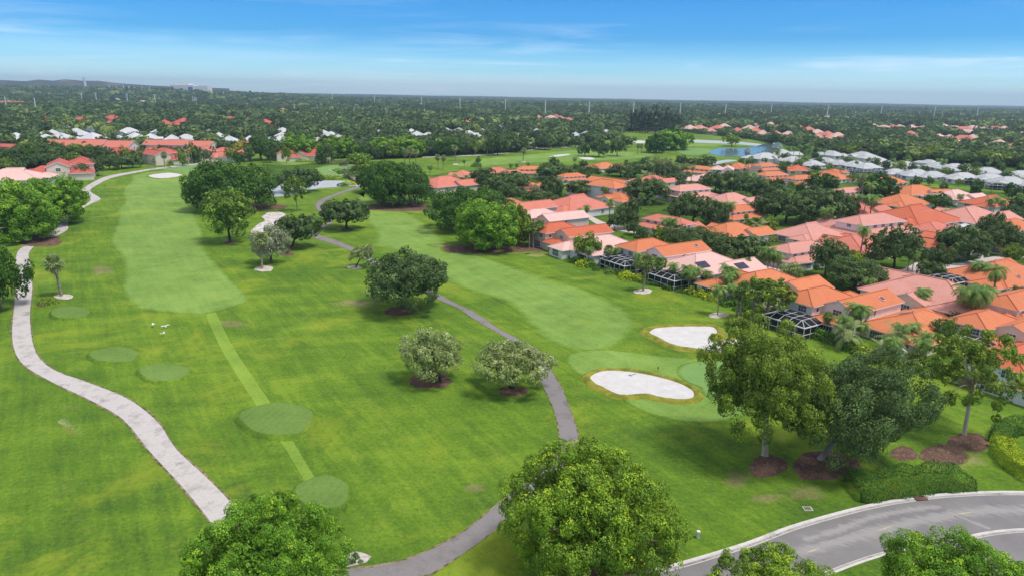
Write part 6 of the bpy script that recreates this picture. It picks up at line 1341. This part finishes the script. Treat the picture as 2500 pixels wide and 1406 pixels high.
# low landfill hills at the left of the horizon
prof = [(-900, 150, 0), (-500, 172, 0), (-200, 188, 0), (0, 196, 0), (60, 199, 0), (95, 195, 0), (130, 198, 0), (160, 194, 0), (200, 198, 0), (240, 198, 0), (290, 204, 0), (330, 207, 0), (380, 210, 0), (450, 213, 0), (560, 217, 0)]
D_ = 5200.0; top_, n_ = [], len(prof)
mb = MB(); vs = []
for x, y, _ in prof:
    d = _f + _R * ((x - 1250) / F) - _U * ((y - 703) / F); t = D_ / d.y; z = CAM_H + d.z * t
    px_ = d.x * t
    for dy, k in ((-260, 0.0), (-120, .62), (0, 1.0), (260, .9), (700, 0.0)): vs.append((px_ * (D_ + dy) / D_, D_ + dy, max(0.0, z) * k))
mb.add(vs, [(i * 5 + k, (i + 1) * 5 + k, (i + 1) * 5 + k + 1, i * 5 + k + 1) for i in range(n_ - 1) for k in range(4)])
hm, nt, b = new_mat('landfill_hill', .95, .05)
co = objco(nt)
nt.links.new(ramp(nt, noise(nt, mapping(nt, co, scale=(1, 1, 4)), .006, 5.0, .65), [(.40, (.030, .042, .024)), (.52, (.045, .052, .034)), (.60, (.17, .115, .085)), (.7, (.21, .15, .11))]), b.inputs['Base Color'])
tag(mb.build('hills', hm, smooth=True), kind='structure')

# ------------------------------------------------------------------ far landmarks
def at_dist(px, py, dist):
    """the point seen at a photo pixel at a given distance ahead"""
    d = _f + _R * ((px - 1250) / F) - _U * ((py - 703) / F); t = dist / d.y
    return Vector((d.x * t, dist, CAM_H + d.z * t))
def mast(x, yt, H, w, label, arms=0, name='power_pole', cat='utility pole', group=None):
    hor = 231 + .018 * (x - 1250); D = (CAM_H - H) * F / max(yt - hor, 1.0); D = min(D, 4200)
    p = at_dist(x, yt, D); h = p.z
    mb = MB(); w *= 1.45; mb.tube([(0, 0, 0), (0, 0, h)], [w * .6, w * .42], 6)
    if arms == 1:
        for k, s in ((.97, 1), (.89, -1), (.81, 1)): mb.bar((0, 0, h * k), (s * 2.6, 0, h * k + .5), .35)
    if arms == 2:
        mb.box(-3.6, 3.6, -.5, .5, h - .2, h + 1.4); mb.box(-2.6, 2.6, -.4, .4, h - 4.0, h - 3.0)
    o = mb.build(name, M['white']); o.location = (p.x, p.y, 0); tag(o, label, cat, group); return o
for i, (x, y) in enumerate(((636, 225), (700, 228), (811, 231), (914, 234), (1029, 237), (1123, 240), (1234, 243), (1332, 246), (1439, 248), (1548, 250), (1662, 252), (1773, 254), (1885, 254), (2023, 257), (2154, 259), (2284, 261), (2389, 262))):
    mast(x, y, 37, 1.5, None, 1, group='power poles in a long line before the horizon')['auto'] = 'tall pale power pole'
for i, (x, y) in enumerate(((2065, 268), (2089, 271), (2182, 270), (2245, 273), (2272, 272), (2302, 272), (2465, 274), (2490, 274), (1860, 270), (864, 262), (942, 262), (774, 258), (718, 256), (1036, 266))):
    mast(x, y, 19, .9, None, 0, group='small poles among the far trees')['auto'] = 'small pale pole'
for x, y in ((198, 229), (233, 229), (309, 231), (377, 233)):
    mast(x, y, 30, 1.3, None, 2, 'stadium_light', 'stadium light', 'stadium lights above the woods')['auto'] = 'pale stadium light mast'
for x, y in ((470, 235), (474, 237), (478, 238), (11, 236), (83, 240)):
    mast(x, y, 27, 1.1, None, 0, 'stadium_light', 'stadium light', 'slim masts above the woods')['auto'] = 'slim pale mast'
for i, (x, y) in enumerate(((266, 208.5), (284, 212), (301, 209), (314, 210), (328, 213), (347, 212.5), (364, 213), (372, 219), (454, 221), (545, 225))):
    p = at_dist(x, y, 3000); mb = MB(); mb.tube([(0, 0, 0), (0, 0, p.z)], [2.2, 1.5], 6); o = mb.build('power_pole', M['white']); o.location = (p.x, p.y, 0)
    tag(o, None, 'utility pole', 'poles before the landfill hills'); o['auto'] = 'pale pole before the landfill hills'
# the stack: round tapered tower with a wider head
p = at_dist(205, 189, 4000); mb = MB(); h = p.z
mb.tube([(0, 0, 0), (0, 0, h * .80), (0, 0, h * .80), (0, 0, h)], [8.5, 6.5, 8.5, 8], 14)
for k in range(3): mb.tube([(0, 0, h * (.2 + .18 * k)), (0, 0, h * (.2 + .18 * k) + 1.5)], [8.9 - 2.3 * (.2 + .18 * k), 8.9 - 2.3 * (.2 + .18 * k)], 14)
o = mb.build('smokestack', WALL['white']); o.location = (p.x, p.y, 0); tag(o, 'pale round stack rising in front of the landfill hills', 'smokestack')
# the white plant: long stepped block with blue lower panels and roof plant
D0 = 3000; a, b_, c0 = at_dist(415, 204, D0), at_dist(470, 204, D0), at_dist(505, 211, D0)
root = link('power_plant', None, None, ((a.x + b_.x) / 2, D0, 0)); tag(root, 'white industrial plant with blue panels on the horizon', 'plant building')
Wd = (b_.x - a.x) / 2; Hh = a.z
mb = MB(); mb.box(-Wd, Wd, 0, 60, 0, Hh - 6); mb.box(-Wd * .9, Wd * .55, 8, 52, Hh - 6.2, Hh); mb.box(Wd, Wd + (c0.x - b_.x), 5, 50, 0, c0.z); mb.build('wall', WALL['white'], root)
bl = noisy_mat('blue_cladding', (.05, .10, .30), (.08, .15, .38), .05, .6, .3, 0)
for x0, x1, z0, z1 in ((-.98, -.72, .62, .80), (-.2, .1, .60, .72), (.55, .97, .60, .80), (1.05, 1.5, .58, .68)):
    mb = MB(); mb.box(x0 * Wd, x1 * Wd, -.5, -.02, z0 * Hh, z1 * Hh) if x1 < 1 else mb.box(x0 * Wd, x1 * Wd, 4.4, 4.98, z0 * Hh, z1 * Hh); mb.build('panel', bl, root)
mb = MB()
for k in range(6): mb.box(-Wd * .8 + k * Wd * .25, -Wd * .8 + k * Wd * .25 + 5, 15, 25, Hh + .01, Hh + 3.5)
mb.build('roof_unit', M['metal'], root)

# ------------------------------------------------------------------ small things of the course
# timber bridge
A, B = P(877, 448), P(848, 428); d = (B - A); L = d.length; ang = math.atan2(d.y, d.x)
root = link('timber_bridge', None, None, A); root.rotation_euler.z = ang; tag(root, 'brown timber footbridge with railings where the path crosses the pond', 'bridge')
mb = MB(); n = int(L / .3)
for i in range(n): mb.box(i * L / n, (i + .9) * L / n, -2.0, 2.0, .55 + .5 * math.sin(math.pi * i / n), .68 + .5 * math.sin(math.pi * i / n))
mb.build('deck', M['wood'], root)
for s in (-1, 1):
    mb = MB(); k = 12
    for i in range(k + 1):
        z = .6 + .5 * math.sin(math.pi * i / k); mb.bar((i * L / k, s * 2.0, 0), (i * L / k, s * 2.0, z + 1.15), .2)
        if i < k:
            z2 = .6 + .5 * math.sin(math.pi * (i + 1) / k)
            for o_ in (.5, 1.1): mb.bar((i * L / k, s * 2.0, z + o_), ((i + 1) * L / k, s * 2.0, z2 + o_), .16, h=.2)
    mb.build('railing', M['wood'], root)
mb = MB(); mb.bar((0, -1.8, .35), (L, -1.8, .35), .3); mb.bar((0, 1.8, .35), (L, 1.8, .35), .3); mb.build('beam', M['trunk_dark'], root)
# island green edging wall
A, B = P(803, 417), P(815, 424); mb = MB(); mb.bar(A, B + Vector((0, 0, .2)), .5, h=.9); o = mb.build('edging_wall', M['kerb']); tag(o, 'short white edging wall on the island green', 'wall')
# white wading birds with spread wings on the left rough
def bird(px, py, rot, spread, label):
    p = P(px, py); root = link('bird', None, None, p + Vector((0, 0, .55))); root.rotation_euler.z = rot; root.scale = (.8,) * 3; tag(root, label, 'bird', 'white birds on the left rough')
    b = MB(); b.tube([(-.42, 0, .0), (-.3, 0, .02), (0, 0, .05), (.25, 0, .07), (.42, 0, .16), (.55, 0, .20), (.62, 0, .19), (.82, 0, .12)], [.02, .09, .14, .10, .05, .06, .05, .01], 8)
    for s in (-1, 1): b.tube([(-.1, s * .06, 0), (-.12, s * .06, -.28), (-.05, s * .06, -.55)], [.02, .012, .012], 5)
    b.add([(-.42, -.03, .02), (-.42, .03, .02), (-.72, .14, .0), (-.72, -.14, .0)], [(0, 1, 2, 3)])
    body = b.build('body', M['white'], root, True)
    for s in (-1, 1):
        w = MB(); sp = spread
        w.add([(.18, s * .10, .12), (-.22, s * .10, .10), (-.30, s * .60 * sp, .30), (.12, s * .62 * sp, .34), (-.30, s * 1.12 * sp, .22), (-.02, s * 1.10 * sp, .26), (.18, s * .10, .09), (-.22, s * .10, .07), (-.30, s * .60 * sp, .27), (.12, s * .62 * sp, .31), (-.30, s * 1.12 * sp, .20), (-.02, s * 1.10 * sp, .24)],
              [(0, 1, 2, 3), (3, 2, 4, 5), (6, 9, 8, 7), (9, 11, 10, 8), (0, 3, 9, 6), (3, 5, 11, 9), (1, 7, 8, 2), (2, 8, 10, 4), (5, 4, 10, 11), (0, 6, 7, 1)])
        w.build('wing', M['white'], root)
bird(375, 798, .5, .8, 'white bird with half open wings, leftmost of three on the rough')
bird(404, 802, 2.4, 1.0, 'largest white bird of three, wings fully spread')
bird(399, 820, -.3, .8, 'white bird nearest the camera of the three on the rough')
# lawn sprinkler jet: fine drops over the left rough
r2 = np.random.default_rng(5); n = 900; t = r2.random(n); A = np.array(P(146, 1034)); B = np.array(P(186, 1062))
c = A + (B - A) * t[:, None] + r2.normal(size=(n, 3)) * (.08 + .5 * t[:, None]); c[:, 2] = .2 + 1.3 * np.sin(np.pi * (.1 + .85 * t)) * r2.uniform(.2, 1, n)
v, f = quads(c, unit(r2.normal(size=(n, 3))), r2.uniform(.012, .035, n), r2); me = np_mesh('spray', v, f); me.materials.append(M['white'])
tag(link('sprinkler_spray', me), 'thin white fan of sprinkler water on the left rough', 'water spray', kind='stuff')
# utility pedestal, storm grate, marker, kerb inlet, hole flags, yardage posts
def small(name, px, py, build, label, cat):
    p = P(px, py); mb = MB(); build(mb); return mb, p
root = link('utility_pedestal', None, None, P(1704, 1312)); tag(root, 'small pale green utility pedestal on the verge by the road', 'utility box')
mb = MB(); mb.box(-.16, .16, -.16, .16, 0, .75); mb.build('body', noisy_mat('pale_green_paint', (.50, .60, .52), (.58, .68, .60), 2, .6, .3, 0), root)
mb = MB(); mb.box(-.19, .19, -.19, .19, .75, .92); mb.build('lid', M['white'], root)
root = link('storm_drain', None, None, P(1972, 1241)); tag(root, 'square rusty storm drain grate in the grass above the road', 'drain')
mb = MB(); mb.box(-.55, .55, -.45, .45, 0, .06); mb.build('frame', M['kerb'], root); mb = MB()
for i in range(7): mb.box(-.45 + .13 * i, -.38 + .13 * i, -.36, .36, .061, .09)
mb.build('grate', noisy_mat('rusty_iron', (.05, .025, .015), (.12, .06, .035), 3, .8, .3, .2), root)
root = link('kerb_inlet', None, None, P(2246, 1217)); root.rotation_euler.z = .15; tag(root, 'brown storm inlet set in the road kerb below the large hedge', 'drain')
mb = MB(); mb.box(-.8, .8, -.45, .35, .0, .19); mb.build('cover', noisy_mat('rusty_cover', (.10, .05, .035), (.19, .10, .07), 3, .8, .3, .2), root)
root = link('marker_post', None, None, P(2364, 1192)); tag(root, 'slim orange marker post beside the large dark hedge', 'marker')
mb = MB(); mb.tube([(0, 0, 0), (0, 0, .95)], [.05, .05], 8); mb.build('post', noisy_mat('orange_plastic', (.75, .20, .03), (.8, .25, .05), 3, .5, .3, 0), root)
def flag(px, py, h, col, label):
    root = link('hole_flag', None, None, P(px, py)); tag(root, label, 'flag')
    mb = MB(); mb.tube([(0, 0, 0), (0, 0, h)], [.04, .03], 6); mb.build('pole', M['white'], root)
    mb = MB(); mb.add([(0, 0, h), (.3, .06, h - .05), (.65, .0, h - .1), (.65, .0, h - .5), (.3, .06, h - .47), (0, 0, h - .42), (0, .02, h), (.3, .08, h - .05), (.65, .02, h - .1), (.65, .02, h - .5), (.3, .08, h - .47), (0, .02, h - .42)], [(0, 5, 4, 1), (1, 4, 3, 2), (6, 7, 10, 11), (7, 8, 9, 10)]); mb.build('cloth', col, root)
flag(442, 411, 2.4, M['white'], 'white hole flag on the first green behind its bunker')
root = link('bunker_rake', None, None, P(1538, 916, .12)); root.rotation_euler.z = .6; tag(root, 'rake lying on the sand of the kidney bunker', 'rake')
mb = MB(); mb.bar((0, 0, .05), (1.6, 0, .05), .05); mb.build('handle', M['dark'], root); mb = MB(); mb.bar((0, -.35, .05), (0, .35, .05), .07); mb.build('head', M['dark'], root)
for x, y, t in ((1606, 908, 'dark ball washer post near the putting green'),):
    root = link('course_post', None, None, P(x, y)); tag(root, t, 'post'); mb = MB(); mb.tube([(0, 0, 0), (0, 0, .8)], [.04, .04], 7); mb.box(-.12, .12, -.1, .1, .801, 1.05); mb.build('post', M['dark'], root)
# screen fence at the orange-red villa, slim lamp beside it
root = link('privacy_fence', None, None, P(1335, 604)); root.rotation_euler.z = math.radians(V - 60); tag(root, 'dark brown panel fence beside the orange-red villa pool', 'fence')
mb = MB()
for i in range(6): mb.box(i * 1.2, i * 1.2 + 1.16, -.04, .04, .1, 2.0)
mb.build('panel', M['trunk_dark'], root); mb = MB()
for i in range(7): mb.box(i * 1.2 - .07, i * 1.2 + .03, -.09, .09, 0, 2.15)
mb.build('post', M['dark'], root)
A, B = P(2188, 862), P(2212, 880); mb = MB(); mb.bar(A + Vector((0, 0, .9)), B + Vector((0, 0, .9)), .25, h=1.8); o = mb.build('garden_wall', WALL['white']); tag(o, 'short white garden wall beside the porch villa', 'wall')
# cars
CARM = {}
def car(px, py, rot, col, label):
    root = link('parked_car', None, None, P(px, py)); root.rotation_euler.z = math.radians(rot); tag(root, label, 'car')
    if 'b' not in CARM:
        prof = [(-2.3, .35), (-2.35, .75), (-2.2, .95), (-1.5, 1.0), (-.95, 1.46), (.75, 1.48), (1.35, 1.0), (2.15, .88), (2.35, .6), (2.3, .35)]
        b = MB(); vs = []
        for s, inset in ((-1, 0), (1, 0)):
            for x, z in prof: vs.append((x, s * (.92 - (.16 if z > 1.1 else 0)), z))
        n = len(prof); b.add(vs, [tuple(range(n)), tuple(range(2 * n - 1, n - 1, -1))] + [(i, n + i, n + (i + 1) % n, (i + 1) % n) for i in range(n)]); CARM['b'] = b.mesh('body')
        g = MB(); g.add([(-1.5, -.80, 1.03), (-1.5, .80, 1.03), (-1.0, .68, 1.43), (-1.0, -.68, 1.43)], [(0, 1, 2, 3)]); g.v = [(x - .03, y, z + .02) for x, y, z in g.v]
        g.add([(1.38, -.80, 1.03), (1.38, .80, 1.03), (.82, .68, 1.46), (.82, -.68, 1.46)], [(3, 2, 1, 0)])
        for s in (-1, 1): g.add([(-1.2, s * .90, 1.05), (1.1, s * .90, 1.05), (.66, s * .775, 1.42), (-.85, s * .775, 1.42)], [(0, 1, 2, 3) if s < 0 else (3, 2, 1, 0)])
        CARM['g'] = g.mesh('window')
        w = MB(); w.tube([(0, -.12, 0), (0, .12, 0)], [.33, .33], 14); CARM['w'] = w.mesh('wheel')
    o = link('body', CARM['b'], root); slotmat(o, col); o = link('window', CARM['g'], root); slotmat(o, M['glass'])
    for x in (-1.45, 1.4):
        for s in (-1, 1): o = link('wheel', CARM['w'], root, (x, s * .84, .33)); slotmat(o, M['dark'])
paint = lambda n, c: noisy_mat(n, c, c, 1, .25, .5, 0)
car(2466, 794, 150, paint('white_car_paint', (.78, .78, .78)), 'white car parked in front of the bay window house')
car(44, 393, 20, paint('silver_car_paint', (.45, .46, .48)), 'silver car nearest the hedge in the small left car park')
car(52, 396, 15, paint('black_car_paint', (.02, .02, .025)), 'dark car in the small left car park')
car(20, 380, 100, paint('pale_car_paint', (.6, .6, .62)), 'pale car at the far side of the left car park')

# ------------------------------------------------------------------ haze: pale even air round everything
mb = MB(); mb.box(-11800, 11800, -600, 11800, -1, 190); hz = mb.build('haze', [])
hm_ = bpy.data.materials.new('haze_air'); hm_.use_nodes = True; nt = hm_.node_tree
for n_ in list(nt.nodes):
    if n_.type == 'BSDF_PRINCIPLED': nt.nodes.remove(n_)
pv = node(nt, 'ShaderNodeVolumePrincipled', {'Color': (0.66, 0.83, 1.0, 1), 'Density': HAZE, 'Anisotropy': 0.2})
nt.links.new(pv.outputs[0], nt.nodes['Material Output'].inputs['Volume'])
hz.data.materials.append(hm_); tag(hz, kind='stuff', label='thin pale summer haze in the air', cat='haze')

# ------------------------------------------------------------------ labels of the many: said by what stands next to them
for o in list(SC.objects):
    if o.parent is None and o.get('label') and not o.get('auto') and o.get('category') in ('tree', 'hedge', 'palm', 'pool cage') and len(o['label'].split()) <= 9:
        q = Q(o.matrix_world.translation if False else o.location); LANDMARKS.append((q[0], q[1], 'the ' + o['label']))
LM = [(x, y, s) for x, y, s in LANDMARKS if s and len(s.split()) <= 9]
used = {o['label'].lower() for o in SC.objects if o.get('label')}
todo = [o for o in SC.objects if o.get('auto')]
todo.sort(key=lambda o: Q(o.location)[2])
left_ = []
for o in todo:
    qx, qy, _ = Q(o.location); base = o['auto']
    near = sorted(LM, key=lambda l: (l[0] - qx) ** 2 + 4 * (l[1] - qy) ** 2)[:10]
    cands = []
    for lx, ly, s in near:
        dx, dy = qx - lx, qy - ly
        vert = 'in front of' if dy > 10 else 'behind' if dy < -10 else ''
        hor = 'left of' if dx < -12 else 'right of' if dx > 12 else ''
        far = math.hypot(dx, 2 * dy) > 110
        if hor and not vert: cands.append(f'{base} {"well " if far else "just "}{hor} {s}')
        elif vert and not hor: cands.append(f'{base} {"well " if far and vert == "behind" else "straight " if not far and vert == "behind" else ""}{vert} {s}')
        elif vert: cands.append(f'{base} {"far " if far else ""}{vert} and {hor} {s}')
        else: cands.append(f'{base} right beside {s}')
    pick = next((c for c in cands if c.lower() not in used and len(c.split()) <= 16), None)
    if pick is None: left_.append((o, cands)); continue
    used.add(pick.lower()); o['label'] = pick
# what is still alike: tell them apart by their order from the left along the same landmark
for k, (o, cands) in enumerate(left_):
    qx, qy, _ = Q(o.location); base = o['auto']; done = False
    for c in cands:
        for w in ('small ', 'half hidden ', 'slightly taller ', 'lower '):
            t = w + c
            if t.lower() not in used and len(t.split()) <= 16: used.add(t.lower()); o['label'] = t; done = True; break
        if done: break
    if not done: o['label'] = cands[0]
GRP = {'oak_tree': 'oaks of the golf village', 'shade_tree': 'shade trees of the course and village', 'palm_tree': 'palms among the villas and fairways', 'shrub': 'garden shrubs round the villas', 'garden_tree': 'small garden trees of the village', 'woodland_tree': 'nearest trees of the woods', 'casuarina_tree': 'dark casuarina clump beyond the far fairway', 'fig_tree': 'big fig trees of the golf course', 'bush': 'bushes along paths and pond', 'villa': G_V, 'buttonwood_tree': 'silver trees of the course', 'hedge': 'clipped hedges', 'parked_car': 'parked cars', 'pool_enclosure': 'pool cages behind the homes', 'banyan_tree': 'dark banyans of the course'}
for o in SC.objects:
    if o.get('auto'): del o['auto']
    if o.parent is None and not o.get('group') and o.name.split('.')[0] in GRP and o.get('category'): o['group'] = GRP[o.name.split('.')[0]]
    if o.parent is None and o.get('kind') is None and o.get('category') is None and o.type in ('MESH', 'EMPTY'): print('untagged', o.name)
print('labels unresolved', len(left_), 'objects', len(SC.objects))
